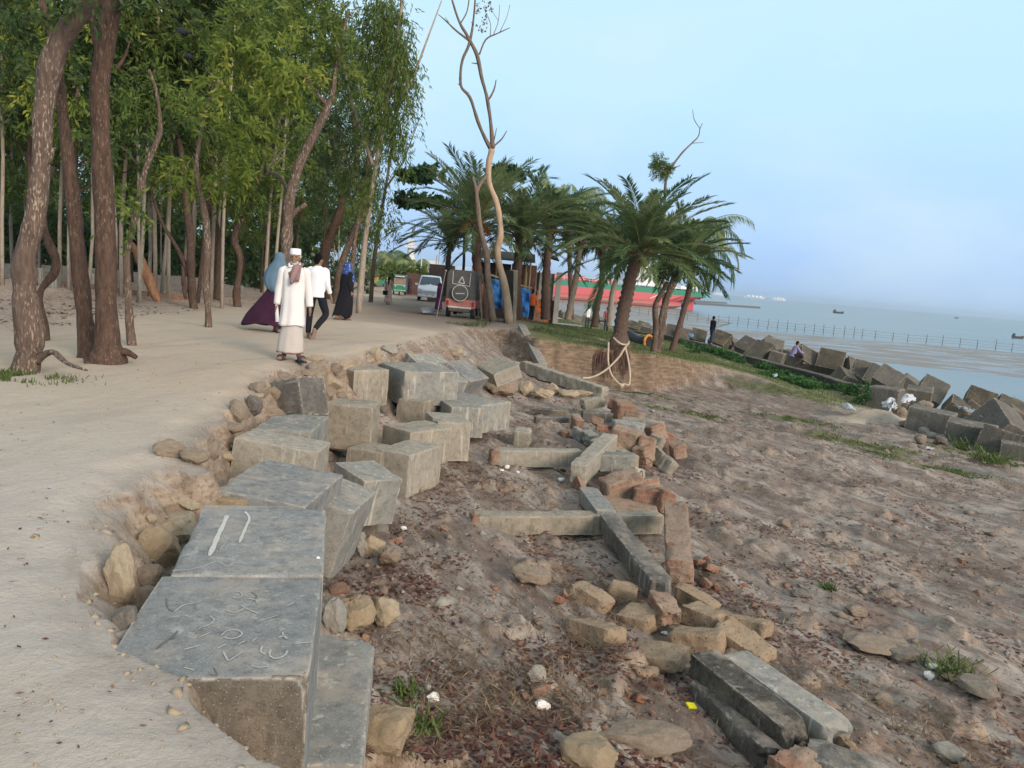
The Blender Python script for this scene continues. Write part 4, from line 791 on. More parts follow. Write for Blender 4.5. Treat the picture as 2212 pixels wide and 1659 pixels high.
CU = [ # conv,x,y,size,z,(rx,ry,rz),label
 (c5, 1290, 600, (1.15, 1.0, .95), -1.55, (0, 4, -35), 'big squared cube at the near end, with a pale right side, beside the rubble'),
 (c5, 1680, 745, (1.15, 1.0, .95), -1.62, (2, 3, -33), 'big squared cube with grass at its foot, next to the pale-sided one'),
 (c5, 2020, 830, (1.15, 1.2, .8), -1.62, (-16, 10, -38), 'tilted dark cube beyond the two squared ones'),
 (c5, 2220, 940, (1.1, 1.1, .9), -1.75, (0, 0, -30), 'dark cube cut off by the picture edge, lowest of the near ones'),
 (c5, 1960, 620, (1.1, 1.1, 1.1), -1.62, (38, 20, 20), 'cube on its corner showing a broad pale triangle, behind the squared ones'),
 (c5, 850, 360, (1.0, 1.0, .95), -1.62, (0, 0, -38), 'squared cube closing the end of the sea wall'),
 (c5, 1180, 350, (.95, .95, .9), -1.9, (8, 0, -30), 'low cube between the wall-end cube and the rubble'),
 (c5, 1290, 290, S1, -1.75, (-28, 22, -25), 'tall pitched cube catching light on its seaward side, behind the low cube'),
 (c5, 1760, 400, S1, -1.9, (-26, 14, -28), 'pitched cube over the torn white sacks'),
 (c5, 1700, 480, (.9, .9, .8), -2.2, (0, 30, -20), 'dark low cube half hidden under the white sacks'),
 (c5, 2030, 490, S1, -2.2, (-30, 20, -20), 'cube with a notched pale top close to the water'),
 (c5, 2140, 610, S1, -2.0, (0, 30, -30), 'dark cube against the picture edge by the water'),
 (c5, 2200, 520, S1, -2.3, (10, 20, -10), 'low cube at the waterline by the picture edge'),
 (c5, 1540, 450, (.8, .9, .7), -2.1, (20, 30, -20), 'small pale cube edge poking up by the white sacks'),
 (c5, 870, 200, (1.1, 1.5, .9), -1.75, (-34, 24, -40), 'long pitched cube sliding over the wall end'),
 (c5, 760, 150, S1, -1.75, (-20, 20, -30), 'cube with a split dark edge by the long pitched one'),
 (c5, 1080, 250, S1, -2.3, (10, 30, -20), 'low cube near the water behind the long pitched one'),
 (c5, 620, 120, S1, -1.75, (45, 10, -20), 'roof-shaped cube with a dark near side, two before the man on the cubes'),
 (c5, 510, 90, S1, -1.8, (48, 18, 10), 'roof-shaped cube with a pointed crest near the water'),
 (c5, 430, 160, (.8, .8, .8), -1.85, (30, 20, 20), 'small cube resting against the wall top'),
 (c5, 560, 190, S1, -2.1, (10, 25, -35), 'flat cube in the gap by the wall top'),
 (c5, 290, 60, (1.3, 1.3, 1.2), -1.75, (45, 6, -25), 'large roof-shaped cube in front of the seated man'),
 (c5, 180, 40, S1, -1.95, (40, 20, -40), 'cube with a dark triangular side near the large roof-shaped one'),
 (c4, 1510, 580, (1.25, 1.25, 1.2), -1.75, (42, 24, 5), 'tall pointed cube right beside the seated man'),
 (c4, 1400, 550, S1, -1.95, (0, 12, -35), 'level cube the seated man sits on'),
 (c4, 1340, 570, S1, -2.2, (20, 20, -10), 'dark wedge of cube beneath the seated man'),
 (c4, 1210, 470, (1.2, 1.2, 1.1), -1.7, (45, 10, -12), 'roof-shaped cube landward of the seated man'),
 (c4, 1110, 490, (1.2, 1.5, 1.), -1.75, (38, 8, -50), 'long sloping cube next to the roof-shaped one on the landward side'),
 (c4, 1260, 540, (.8, .8, .8), -1.9, (0, 10, -30), 'small level cube by the wall under the seated man'),
 (c4, 1200, 410, S1, -1.9, (45, 25, 20), 'dark pyramid tip behind the roof-shaped cube'),
 (c4, 990, 455, (1.1, 1.1, 1.1), -1.75, (40, 14, -55), 'dark roof-shaped cube with a pale near end, halfway to the man on the phone'),
 (c4, 880, 440, S1, -2.0, (20, 20, 10), 'low dark cube in the shadowed gap near the roof-shaped one'),
 (c4, 830, 420, (.9, .9, .9), -1.9, (45, 20, 15), 'small pyramid tip, second from the man on the phone'),
 (c4, 740, 395, (1.2, 1.2, 1.1), -1.75, (40, 12, -40), 'pale ridge cube at the feet of the man on the phone'),
 (c4, 530, 360, S1, -1.75, (45, 10, -10), 'ridge cube behind the blue scrap, landward of the man on the phone'),
 (c4, 395, 330, S1, -1.75, (45, 8, 5), 'sharp ridge cube, nearest but one to the leaning forked trunk'),
 (c4, 310, 310, (1.2, 1.2, 1.1), -1.7, (45, 4, -20), 'sharp ridge cube nearest the leaning forked trunk'),
 (c4, 210, 290, S1, -1.8, (20, 10, -30), 'blunt cube hidden partly behind the forked trunk'),
 (c4, 60, 275, S1, -1.8, (10, 10, -20), 'blunt cube between the two palm trunks'),
 (c4, 20, 262, S1, -1.9, (40, 10, -20), 'small ridge cube between the two palm trunks'),
 (c4, -60, 260, S1, -1.7, (25, 10, -20), 'cube glimpsed just beyond the roped palm'),
]
for i, (cv, x, y, sz, z, rt, lab) in enumerate(CU): cube(cv, x, y, sz, z, rt, lab, 200+i)
for i, (x, y) in enumerate(((1268, 700), (1240, 698), (1222, 694), (1296, 704), (1210, 690), (1180, 690))):
    c = P(x, y, -1.85)
    M = Matrix.Translation(c) @ Euler((R_(40), R_(10*i), R_(-20+15*i))).to_matrix().to_4x4() @ Matrix.Translation((0, 0, .5))
    block_obj('armour_cube', (1, 1, 1), M, MC_SEA, sp=.12, seed=260+i, label=['far cube just behind the man in the white shirt by the palms', 'far cube in front of the palm trunk near the white walkway', 'far cube next to the white walkway', 'far cube close behind the man in pink', 'farthest cube seen past the wall corner', 'cube at the foot of the ruined wall'][i], cat='armour cube', group=SEAG)
# rubble, sacks, gravel heap near the end of the wall
for i, (x, y, w_, h_, mt, lab) in enumerate(((985, 560, 130, 90, MR_BROWN, 'brown rock beneath the white sack'), (1060, 500, 110, 80, MR_BROWN, 'brown rock higher up beside the white sack'), (1150, 520, 110, 110, MR_DARK, 'dark rock leaning on the pale-sided cube'), (1090, 560, 90, 80, MR_BROWN, 'small brown rock in the rubble by the sack'),
    (1060, 680, 160, 80, MR_DARK, 'dark stone at the foot of the pale-sided cube'), (1220, 740, 110, 60, MR_GREY, 'grey stone in front of the pale-sided cube'), (1190, 830, 160, 80, MR_BROWN, 'brown boulder in front of the two squared cubes'), (1290, 770, 130, 60, MR_GREY, 'grey rubble stone between boulder and squared cube'), (1380, 830, 100, 90, MR_DARK, 'dark stone under the grassy squared cube'), (1230, 470, 120, 70, MR_BROWN, 'brown rock on top of the rubble by the sack'), (1350, 810, 80, 60, MR_BROWN, 'small brown stone by the grassy squared cube'), (1190, 870, 80, 40, MR_DARK, 'small dark stone below the boulder'),
    (2160, 720, 110, 120, MR_BROWN, 'red brown rock between cubes by the picture edge'), (2100, 640, 120, 90, MR_TAN, 'tan rock between cubes near the picture edge'), (1740, 600, 160, 60, MB_RED, 'orange brick rubble lying between the near cubes'))):
    rock(c5(x, y), w_*.2188, h_*.2188, mt, lab, k=i*7+1, group='rubble beside the armour cubes', z=-1.85 if y < 640 else None, rot=(0, random.uniform(-.2, .2), random.uniform(0, 6)), sink=.3, name='rubble_rock')
def crumple(name, cv, pts, z, amp, mat, label, cat, seed=1, n=18, group=None, up=0.):
    """thin crumpled sheet through 4 photo corners (cyclic)"""
    A, B, C, D = [P(*cv(*q), z) for q in pts]; V = []; Fc = []
    for i in range(n+1):
        for j in range(n+1):
            u, v = i/n, j/n; p = A.lerp(B, u).lerp(D.lerp(C, u), v); V.append(p)
    xs = np.array([p.x for p in V]); ys = np.array([p.y for p in V]); s = 2.2/max((B-A).length, .3)
    hz = fbm(xs*s*1.4, ys*s*1.4, o=4, s=seed)*amp; hj = fbm(xs*s*2+9, ys*s*2, o=3, s=seed+3)*amp
    for k, p in enumerate(V):
        i, j = divmod(k, n+1); V[k] = p+Vector((hj[k], hj[k]*.7, abs(hz[k])+up*math.sin(math.pi*i/n)*math.sin(math.pi*j/n)))
    for i in range(n):
        for j in range(n): a = i*(n+1)+j; Fc.append((a, a+n+1, a+n+2, a+1))
    o = mesh(name, V, Fc, mat, smooth=True); md = o.modifiers.new('t', 'SOLIDIFY'); md.thickness = .01
    return tag(o, label, cat, group)
MAT_SACK = flat('white_plastic', (.50, .52, .55), .45, .08, 9, .5)
MAT_SACKG = flat('grey_plastic', (.42, .44, .46), .5, .12, 9, .5)
crumple('plastic_sack', c5, [(810, 445), (930, 435), (950, 490), (870, 520)], -1.62, .3, MAT_SACK, 'white plastic sack slumped on the rubble by the gravel heap', 'sack', 2, up=.15)
crumple('plastic_sack', c5, [(1010, 395), (1130, 385), (1140, 415), (1010, 430)], -1.42, .25, MAT_SACK, 'torn white sack on top of the brown rocks', 'sack', 3, up=.12)
crumple('plastic_sheet', c5, [(1500, 455), (1620, 490), (1900, 560), (1800, 570)], -1.5, .14, MAT_SACKG, 'pale plastic sheeting strewn between the near cubes', 'plastic sheet', 4, up=.05)
crumple('plastic_bag', c5, [(1240, 860), (1320, 880), (1300, 900), (1240, 890)], -1.75, .08, MAT_SACK, 'white bag caught on a stone in front of the squared cubes', 'plastic bag', 5)
crumple('plastic_bag', c4, [(1225, 690), (1262, 685), (1262, 708), (1235, 712)], -1.35, .1, MAT_SACK, 'pale bag caught in the green creepers', 'plastic bag', 6)
crumple('metal_sheet', c5, [(400, 440), (480, 450), (560, 505), (440, 480)], -1.6, .05, MAT_SACKG, 'bent grey sheet lying at the edge of the gravel heap', 'sheet', 8, up=.1)
crumple('plastic_scrap', c4, [(455, 315), (490, 318), (490, 345), (460, 345)], -1.3, .15, flat('blue_plastic', (.10, .25, .5), .5), 'blue scrap among the cubes near the man on the phone', 'plastic scrap', 7)
# gravel heap
hp = P(*c5(760, 590), -1.85); V = []; Fc = []; n = 40
for i in range(n+1):
    for j in range(49):
        t = i/n; a = 2*math.pi*j/48; r = t*(1+.25*math.sin(a*2+.6)); x, y = 1.5*r*math.cos(a), .8*r*math.sin(a); V.append((x, y, .38*math.exp(-(t*1.9)**2)-.06))
V = np.array(V); V[:, 2] += fbm(V[:, 0]*4, V[:, 1]*4, o=4, s=77)*.05
for i in range(n):
    for j in range(48): a = i*49+j; Fc.append((a, a+49, a+50, a+1))
MAT_GRV = mat_rock('gravel_sand', (.34, .29, .22), (.42, .37, .30), (.20, .165, .13))
o = mesh('gravel_heap', V, Fc, MAT_GRV, smooth=True, loc=hp); tag(o, 'heap of pale sandy gravel in front of the wall end', 'gravel heap')
# ---------------------------------------------------------------- fence standing in the water
MAT_POST = flat('wet_timber', (.15, .14, .125), .8)
MAT_NET = flat('fence_rail', (.13, .125, .12), .8)
fx = [(1215, 668), (1238, 671), (1262, 675), (1286, 679), (1310, 683), (1334, 686), (1358, 689), (1380, 692), (1400, 695), (1419, 698), (1440, 700), (1462, 702), (1484, 704), (1506, 706), (1529, 709), (1551, 711), (1573, 713), (1593, 716), (1615, 718), (1637, 720), (1658, 722), (1679, 724), (1700, 727), (1717, 728), (1737, 730), (1758, 732), (1778, 734), (1800, 736), (1823, 738), (1844, 740), (1862, 742), (1890, 744), (1928, 748), (1960, 751), (2000, 755), (2035, 758), (2073, 761), (2110, 765), (2150, 768), (2185, 771), (2225, 775), (2260, 779)]
fz = SEA+.1; prev = None
post0 = None
for i, (x, y) in enumerate(fx):
    p = P(x, y-13, fz); h_ = 1.35+.5*random.random()
    if post0 is None:
        v, f = tube([Vector((0, 0, -.8)), Vector((.02, 0, .5)), Vector((0, .02, 1.0))], [.075, .07, .055], 6); post0 = mesh('fence_post', v, f, MAT_POST, smooth=True); o = post0
    else: o = post0.copy(); link(o)
    o.location = p; o.scale = (.7, .7, h_*.9); o.rotation_euler = (random.uniform(-.05, .05), random.uniform(-.05, .05), 0)
    tag(o, 'weathered timber post of the long fence standing in the shallow water', 'fence post', 'posts of the fence in the water')
    if prev is not None and i % 6 == 0 or i == len(fx)-1:
        a = last; pts = [a+Vector((0, 0, 0)), p]
        v1 = join([tube([a+Vector((0, 0, z_)), a.lerp(p, .5)+Vector((0, 0, z_-.12)), p+Vector((0, 0, z_))], .018, 5) for z_ in (.35, .75, 1.15)])
        tag(mesh('fence_rail', v1[0], v1[1], MAT_NET), 'sagging rails and lines strung between the timber posts in the water', 'fence rail', 'rails of the fence in the water'); last = p
    if prev is None: last = p
    prev = p
# ---------------------------------------------------------------- trees
def mat_bark(name, a, b, fleck, fl=.5, sc_=1.):
    m = M_(name); co = m.coord('Object'); mp = m.n.new('ShaderNodeMapping'); mp.inputs['Scale'].default_value = (3*sc_, 3*sc_, .8*sc_); m.l.new(m.tc.outputs['Object'], mp.inputs[0])
    n = m.noise(4, 5, .65, mp.outputs[0]); n2 = m.noise(11, 4, .6, mp.outputs[0]); n3 = m.noise(1.2, 3, .5, co)
    c = m.mix(m.rng(n, .35, .65), a, b); f = m.math('MULTIPLY', m.rng(n2, .58-.05*fl, .64), m.rng(n3, .40, .55)); c = m.mix(m.math('MULTIPLY', f, fl*1.3), c, fleck)
    m.col(c).rough(.95).spec(.15); m.bump(n, .9, .03); return m.m
BK_BROWN = mat_bark('brown_bark', (.06, .038, .03), (.115, .075, .056), (.30, .23, .17), .4, 1.6)
BK_FLECK = mat_bark('pale_flecked_bark', (.085, .060, .048), (.15, .11, .088), (.42, .34, .26), .8, 1.5)
BK_PALE = mat_bark('pale_bark', (.25, .21, .165), (.37, .32, .26), (.16, .12, .09), .5)
BK_DARK = mat_bark('dark_bark', (.04, .03, .026), (.08, .06, .05), (.16, .13, .10), .3)
BK_DEAD = mat_bark('bare_dead_wood', (.13, .10, .08), (.22, .175, .14), (.08, .06, .045), .6)
BK_SPLIT = mat_bark('split_orange_wood', (.24, .11, .06), (.34, .20, .12), (.10, .055, .035), .7)
BK_BARE = mat_bark('stripped_wood', (.40, .29, .20), (.50, .39, .28), (.22, .16, .12), .4)
BK_PALM = mat_bark('palm_trunk', (.085, .055, .045), (.16, .11, .085), (.26, .20, .15), .4, 2)
def mat_leaf(name, dark, mid, light, trans=.35):
    m = M_(name); a = m.attr('lv'); oi = objvar(m); r = m.n.new('ShaderNodeValToRGB'); m.l.new(a, r.inputs[0])
    e = r.color_ramp.elements; e[0].position = .1; e[0].color = dark+(1,); e[1].position = .95; e[1].color = light+(1,); q = e.new(.5) if False else r.color_ramp.elements.new(.5); q.color = mid+(1,)
    c = m.mix(m.math('MULTIPLY', oi, .35), r.outputs[0], dark)
    m.col(c).rough(.6).spec(.2)
    tr = m.n.new('ShaderNodeBsdfTranslucent'); m.l.new(c, tr.inputs[0]); ms = m.n.new('ShaderNodeMixShader'); ms.inputs[0].default_value = trans
    m.l.new(m.b.outputs[0], ms.inputs[1]); m.l.new(tr.outputs[0], ms.inputs[2]); m.l.new(ms.outputs[0], m.o.inputs[0]); return m.m
LF_BRIGHT = mat_leaf('yellow_green_leaves', (.08, .13, .025), (.22, .29, .05), (.46, .46, .09), .45)
LF_MID = mat_leaf('green_leaves', (.05, .095, .022), (.13, .195, .042), (.28, .32, .08), .45)
LF_DARK = mat_leaf('dark_green_leaves', (.028, .06, .022), (.07, .12, .038), (.17, .22, .07), .33)
LF_PALM = mat_leaf('palm_leaves', (.06, .12, .05), (.16, .24, .10), (.42, .46, .22), .4)
LF_ALM = mat_leaf('almond_leaves', (.02, .05, .018), (.035, .085, .025), (.07, .14, .04), .2)
LF_DRY = mat_leaf('dry_leaves', (.07, .045, .03), (.14, .09, .055), (.25, .18, .11), .2)
def leafcloud(clumps, ll=.13, lw=.022, per=26, droop=.55, seed=0, twig=.45, gap=.05):
    """clumps: list of (centre xyz, (rx,ry,rz), ntwigs). returns V,Q,lv"""
    r = np.random.default_rng(seed); C = []; Rr = []; 
    for c, rad, n in clumps:
        C.append(np.repeat(np.array(c, float)[None], n, 0)); Rr.append(np.repeat(np.array(rad, float)[None], n, 0))
    C = np.concatenate(C); Rr = np.concatenate(Rr); n = len(C)
    d = r.normal(size=(n, 3)); d /= np.linalg.norm(d, axis=1, keepdims=True); s = C+d*Rr*(r.random((n, 1))**.45)*.92
    # gather the twigs into tufts, so that gaps open between them
    k = fbm(s[:, 0]*1.1, s[:, 1]*1.1, s[:, 2]*1.1, o=2, s=seed+1); keep = k > gap; s = s[keep]; d = d[keep]; n = len(s)
    dirn = d*np.array([1, 1, .5])+r.normal(size=(n, 3))*.4; dirn[:, 2] -= droop; dirn /= np.linalg.norm(dirn, axis=1, keepdims=True)
    tone = np.clip(.45+.38*k[keep]+r.normal(size=n)*.16, 0, 1)
    t = r.random((n, per)); base = s[:, None, :]+dirn[:, None, :]*(t*twig)[..., None]; base[..., 2] -= (t**2)*droop*twig*.5; base += r.normal(size=base.shape)*.03
    ld = dirn[:, None, :]*.6+r.normal(size=(n, per, 3))*.75; ld[..., 2] -= droop; ld /= np.linalg.norm(ld, axis=2, keepdims=True)
    sd_ = np.cross(ld, r.normal(size=(n, per, 3))); sd_ /= np.linalg.norm(sd_, axis=2, keepdims=True)+1e-9
    L_ = (ll*r.uniform(.6, 1.25, (n, per)))[..., None]; W_ = (lw*r.uniform(.7, 1.3, (n, per)))[..., None]
    m_ = base+ld*L_*.45+np.cross(ld, sd_)*L_*.08
    V = np.stack([base, m_+sd_*W_, base+ld*L_, m_-sd_*W_], 2).reshape(-1, 3); Q = np.arange(len(V)).reshape(-1, 4)
    lv = np.clip(tone[:, None]+r.normal(size=(n, per))*.12, 0, 1).ravel()
    return V, Q, lv
def crown_obj(V, Q, lv, mat, parent, name='crown'):
    return fast_mesh(name, V, Q, mat, parent, False, {'lv': ('FACE', 'FLOAT', lv)})
def limb(cv, pts, Y, wob=.0, seg=10, ks=4, scale=1.):
    """pts: (x, y, width px) in a crop's units at distance Y (or a list of Y)"""
    sc0 = {c1: .4268, c2: .3125, cA: .3125, c3: .5}.get(cv, .5) if cv not in (cT1, cT2, cT3) else cv(1, 0)[0]-cv(0, 0)[0]
    Ys = Y if isinstance(Y, (list, tuple)) else [Y]*len(pts)
    P3 = [PY(*cv(p[0], p[1]), y) for p, y in zip(pts, Ys)]; R3 = [max(.006, p[2]*sc0*y/F/2*scale) for p, y in zip(pts, Ys)]
    out = smoothpts([Vector((*p, )) for p in P3], ks); rr = []
    for i in range(len(R3)-1): rr += [R3[i]+(R3[i+1]-R3[i])*k/ks for k in range(ks)]
    rr.append(R3[-1]); j = fbm([i*.5 for i in range(len(rr))], [pts[0][0]*.1]*len(rr), o=2, s=5)*.22; rr = [r*(1+q) for r, q in zip(rr, j)]
    return tube(out, rr, seg)
cT1 = lambda x, y: (x*.5, y*.5)
cT2 = lambda x, y: (483.9+.5*x, .5*y)
cT3 = lambda x, y: (1036.9+.3959*x, 172.8+.3959*y)
cD = lambda x, y: (x, y)
def bumpy(V, amp, s, seed=0):
    A = np.array([tuple(v) for v in V]); n = fbm(A[:, 0]*s, A[:, 1]*s, A[:, 2]*s*.5, o=3, s=seed); n2 = fbm(A[:, 0]*s+9, A[:, 1]*s, A[:, 2]*s*.5, o=3, s=seed+2)
    A[:, 0] += n*amp; A[:, 1] += n2*amp; return [Vector(p) for p in A]
def tree(name, base, limbs, clumps, bark, leaf, label, group, ll=.13, lw=.018, seed=0, droop=.3, cat='tree', per=24, twig=.45, extra=None):
    root = empty(name, base, 0, label, cat, group); inv = Matrix.Translation(-Vector(base))
    v, f = join(limbs); v = [inv @ q for q in bumpy(v, .02, 5, seed)]
    mesh('trunk', v, f, bark, root, smooth=True)
    if clumps:
        V, Q, lv = leafcloud(clumps, ll, lw, per, droop, seed, twig); V = V-np.array(base); crown_obj(V, Q, lv, leaf, root)
    return root
def CL(cv, lst, per_m=1.0):
    """foliage masses: (x, y, rx px, ry px, Y, density)"""
    o = []; k = cv(1, 0)[0]-cv(0, 0)[0]
    for x, y, rx, ry, Y, dn in lst:
        c = PY(*cv(x, y), Y); a = rx*k*Y/F; b = ry*k*Y/F; o.append((tuple(c), (a, (a+b)/2, b), int(max(12, dn*170*(a*b)*1.0))))
    return o
GF = 'trees of the roadside wood'
def basept(cv, x, y): return onpix(*cv(x, y))
b = basept(cT1, 110, 1600); Y = b.y
tree('leaning_tree', b, [limb(cT1, [(100, 1625, 110), (112, 1580, 100), (125, 1450, 120), (105, 1250, 95), (110, 1100, 95), (150, 950, 88), (175, 750, 82), (190, 500, 80), (215, 300, 86), (255, 180, 88), (330, 80, 75), (400, 0, 62), (480, -100, 50), (560, -260, 40)], Y),
     limb(cT1, [(150, 1560, 40), (225, 1520, 26), (290, 1570, 18), (380, 1600, 8)], [Y, Y-.1, Y-.45, Y-.6]), limb(cT1, [(200, 700, 40), (225, 650, 22), (240, 640, 8)], Y)],
     CL(cT1, [(120, 80, 160, 110, 9.5, 1.0), (20, 130, 120, 90, 9.0, .9), (640, -140, 260, 120, 9.5, .8), (350, -160, 250, 110, 8.5, .8)]), BK_FLECK, LF_DARK, 'thick pale-flecked trunk that bends over the track, roots showing in the sand', GF, seed=1)
b = basept(cT1, 375, 1545); Y = b.y
tree('dark_tree', b, [limb(cT1, [(372, 1570, 95), (375, 1530, 80), (365, 1350, 66), (338, 1100, 66), (320, 900, 60), (295, 700, 55), (270, 500, 50), (255, 350, 45), (240, 200, 40), (200, 80, 30), (160, -80, 24)], Y), limb(cT1, [(245, 240, 28), (300, 120, 22), (330, 0, 16)], Y)],
     CL(cT1, [(180, 250, 90, 60, 11, .8), (330, 200, 80, 90, 11.5, .8), (250, -60, 220, 80, 10.5, 1.)]), BK_BROWN, LF_DARK, 'dark brown trunk standing between the bent flecked trunk and the flared one', GF, seed=2)
b = basept(cT1, 465, 1565); Y = b.y
tree('flared_tree', b, [limb(cT1, [(455, 1590, 200), (465, 1560, 160), (465, 1480, 112), (460, 1300, 84), (455, 1000, 80), (440, 700, 75), (430, 400, 75), (455, 200, 80), (485, 0, 76), (505, -150, 66), (520, -340, 50)], Y),
     limb(cT1, [(440, 230, 50), (415, 150, 34), (395, 60, 26), (400, -60, 20)], Y), limb(cT1, [(500, 300, 20), (540, 240, 12), (560, 180, 8)], Y), limb(cT1, [(470, 1530, 60), (540, 1520, 34), (590, 1545, 16)], Y), limb(cT1, [(440, 1550, 50), (400, 1580, 26), (370, 1590, 12)], [Y, Y-.2, Y-.3])],
     CL(cT1, [(620, 20, 150, 90, 11, .9), (500, -140, 260, 90, 10, .8)]), BK_BROWN, LF_MID, 'tall straight trunk with a flared root foot beside the track', GF, seed=3)
b = basept(cT1, 565, 1492); Y = b.y
tree('slender_tree', b, [limb(cT1, [(570, 1500, 44), (560, 1400, 36), (555, 1250, 32), (550, 1080, 28), (580, 950, 30), (620, 760, 26), (662, 650, 22), (690, 560, 18), (680, 420, 14), (640, 300, 10)], Y), limb(cT1, [(560, 1010, 16), (590, 900, 12), (610, 830, 8)], Y)],
     CL(cT1, [(600, 560, 110, 90, 11.4, 1.1), (560, 780, 60, 90, 11.4, .9), (700, 480, 110, 100, 11.8, 1.), (560, 380, 80, 90, 11.4, .8), (550, 900, 50, 60, 11.3, .9)]), BK_FLECK, LF_MID, 'slim freckled trunk leafing low, right behind the flared trunk', GF, ll=.12, seed=4)
b = basept(cT1, 195, 1470); Y = b.y
tree('crooked_tree', b, [limb(cT1, [(200, 1480, 44), (190, 1400, 38), (172, 1300, 30), (180, 1250, 30), (235, 1180, 34), (240, 1120, 34), (215, 1060, 34), (190, 980, 30), (190, 850, 22), (230, 720, 16)], Y)], CL(cT1, [(300, 560, 90, 90, 13, .6)]), BK_BROWN, LF_MID, 'short crooked trunk half hidden behind the bent flecked trunk', GF, seed=5)
b = basept(cT1, 680, 1305); Y = b.y
tree('broken_trunk', b, [limb(cT1, [(685, 1312, 26), (672, 1280, 36), (640, 1200, 42), (605, 1120, 36), (580, 1070, 26), (566, 1045, 8)], [Y, Y, Y, Y+.1, Y+.2, Y+.2])], [], BK_SPLIT, LF_MID, 'broken leaning trunk of orange split wood with no crown', None, seed=6)
b = basept(cT1, 835, 1332); Y = b.y
tree('scarred_tree', b, [limb(cT1, [(838, 1340, 40), (828, 1250, 36), (825, 1150, 38), (820, 1000, 33), (806, 880, 32), (795, 750, 26), (770, 600, 20), (700, 420, 16)], Y), limb(cT1, [(815, 1190, 20), (780, 1100, 20), (740, 1030, 16), (690, 940, 14), (655, 830, 12), (640, 740, 8)], Y), limb(cT1, [(800, 1290, 14), (795, 1220, 20), (788, 1150, 12)], Y-.2)],
     CL(cT1, [(760, 620, 170, 130, Y, .9), (880, 520, 150, 120, Y-1, .9), (650, 480, 130, 110, Y+1, .8), (760, 780, 130, 70, Y, .8)]), BK_BROWN, LF_MID, 'brown trunk with an orange scar near its foot, forking to a thin dark arm', GF, seed=7)
b = basept(cT1, 900, 1412); Y = b.y
tree('freckled_tree', b, [limb(cT1, [(902, 1418, 30), (898, 1330, 27), (890, 1200, 27), (898, 1080, 30), (890, 960, 29), (868, 850, 22), (850, 700, 18), (880, 520, 14), (930, 350, 10)], Y)],
     CL(cT1, [(1000, 250, 150, 120, Y-1, 1.1), (880, 400, 150, 130, Y, 1.1), (1090, 420, 130, 120, Y-1, 1.), (860, 200, 130, 110, Y, .9), (970, 560, 170, 110, Y-.5, 1.1), (1080, 130, 150, 110, Y-1.5, 1.), (900, 720, 130, 90, Y, .9), (1150, 560, 90, 80, Y-1, .9), (1130, 230, 130, 100, Y-3, 1.1), (1240, 330, 100, 90, Y-3, 1.), (1010, 330, 110, 100, Y-3, 1.)]), BK_FLECK, LF_BRIGHT, 'slim freckled trunk under a bright yellow green crown that hangs over the track', GF, ll=.16, lw=.022, seed=8, droop=.4)
b = basept(cT1, 938, 1296); Y = b.y
tree('wavy_tree', b, [limb(cT1, [(938, 1300, 32), (942, 1200, 28), (942, 1100, 28), (935, 980, 28), (900, 880, 25), (868, 840, 16), (850, 700, 12)], Y)], CL(cT1, [(800, 860, 120, 60, Y, .7), (900, 780, 120, 60, Y+1, .7)]), BK_BROWN, LF_MID, 'brown trunk that curves out behind the slim freckled trunk with the bright crown', GF, seed=9)
b = basept(cT1, 1025, 1326); Y = b.y
tree('bowed_tree', b, [limb(cT1, [(1026, 1332, 30), (1022, 1260, 30), (1038, 1150, 26), (1030, 1090, 28), (1012, 1040, 26), (1025, 980, 28), (1060, 930, 26), (1100, 850, 20), (1130, 740, 16), (1160, 600, 12)], Y)], CL(cT1, [(1100, 820, 110, 90, Y, .9), (1180, 700, 120, 100, Y, .9), (1010, 860, 90, 60, Y+1, .8)]), BK_BROWN, LF_MID, 'small bowed trunk with a reddish patch, next to a little concrete marker', GF, seed=10)
b = basept(cT2, 275, 1330); b = Vector((PY(*cT2(275, 1330), 15.5).x, 15.5, 0)); b.z = gz(b.x, b.y); Y = 15.5
tree('arching_tree', b, [limb(cT2, [(262, 1340, 62), (262, 1230, 52), (270, 1100, 48), (275, 950, 44), (290, 830, 42), (330, 700, 40), (400, 560, 35), (460, 430, 28), (475, 350, 22), (500, 200, 16), (540, 40, 12)], Y), limb(cT2, [(285, 940, 26), (315, 910, 20), (355, 882, 16)], Y), limb(cT2, [(440, 450, 18), (400, 400, 14), (360, 350, 12), (300, 280, 10)], Y), limb(cT2, [(290, 860, 20), (240, 760, 14), (190, 730, 12), (300, 590, 9)], [Y, Y+1, Y+2, Y+3])],
     CL(cT2, [(200, 130, 210, 120, Y-1, 1.), (420, 100, 160, 140, Y, 1.), (330, 300, 130, 90, Y, .9), (130, 280, 150, 100, Y, .9), (520, 250, 120, 140, Y+.5, .8), (60, 430, 130, 90, Y, .8), (300, 30, 200, 90, Y, 1.), (150, 560, 140, 90, Y+.5, .7)]), BK_FLECK, LF_MID, "smooth arching trunk rising behind the old man's white cap", GF, ll=.15, seed=11, droop=.3)
b = basept(cT2, 440, 1290); Y = b.y
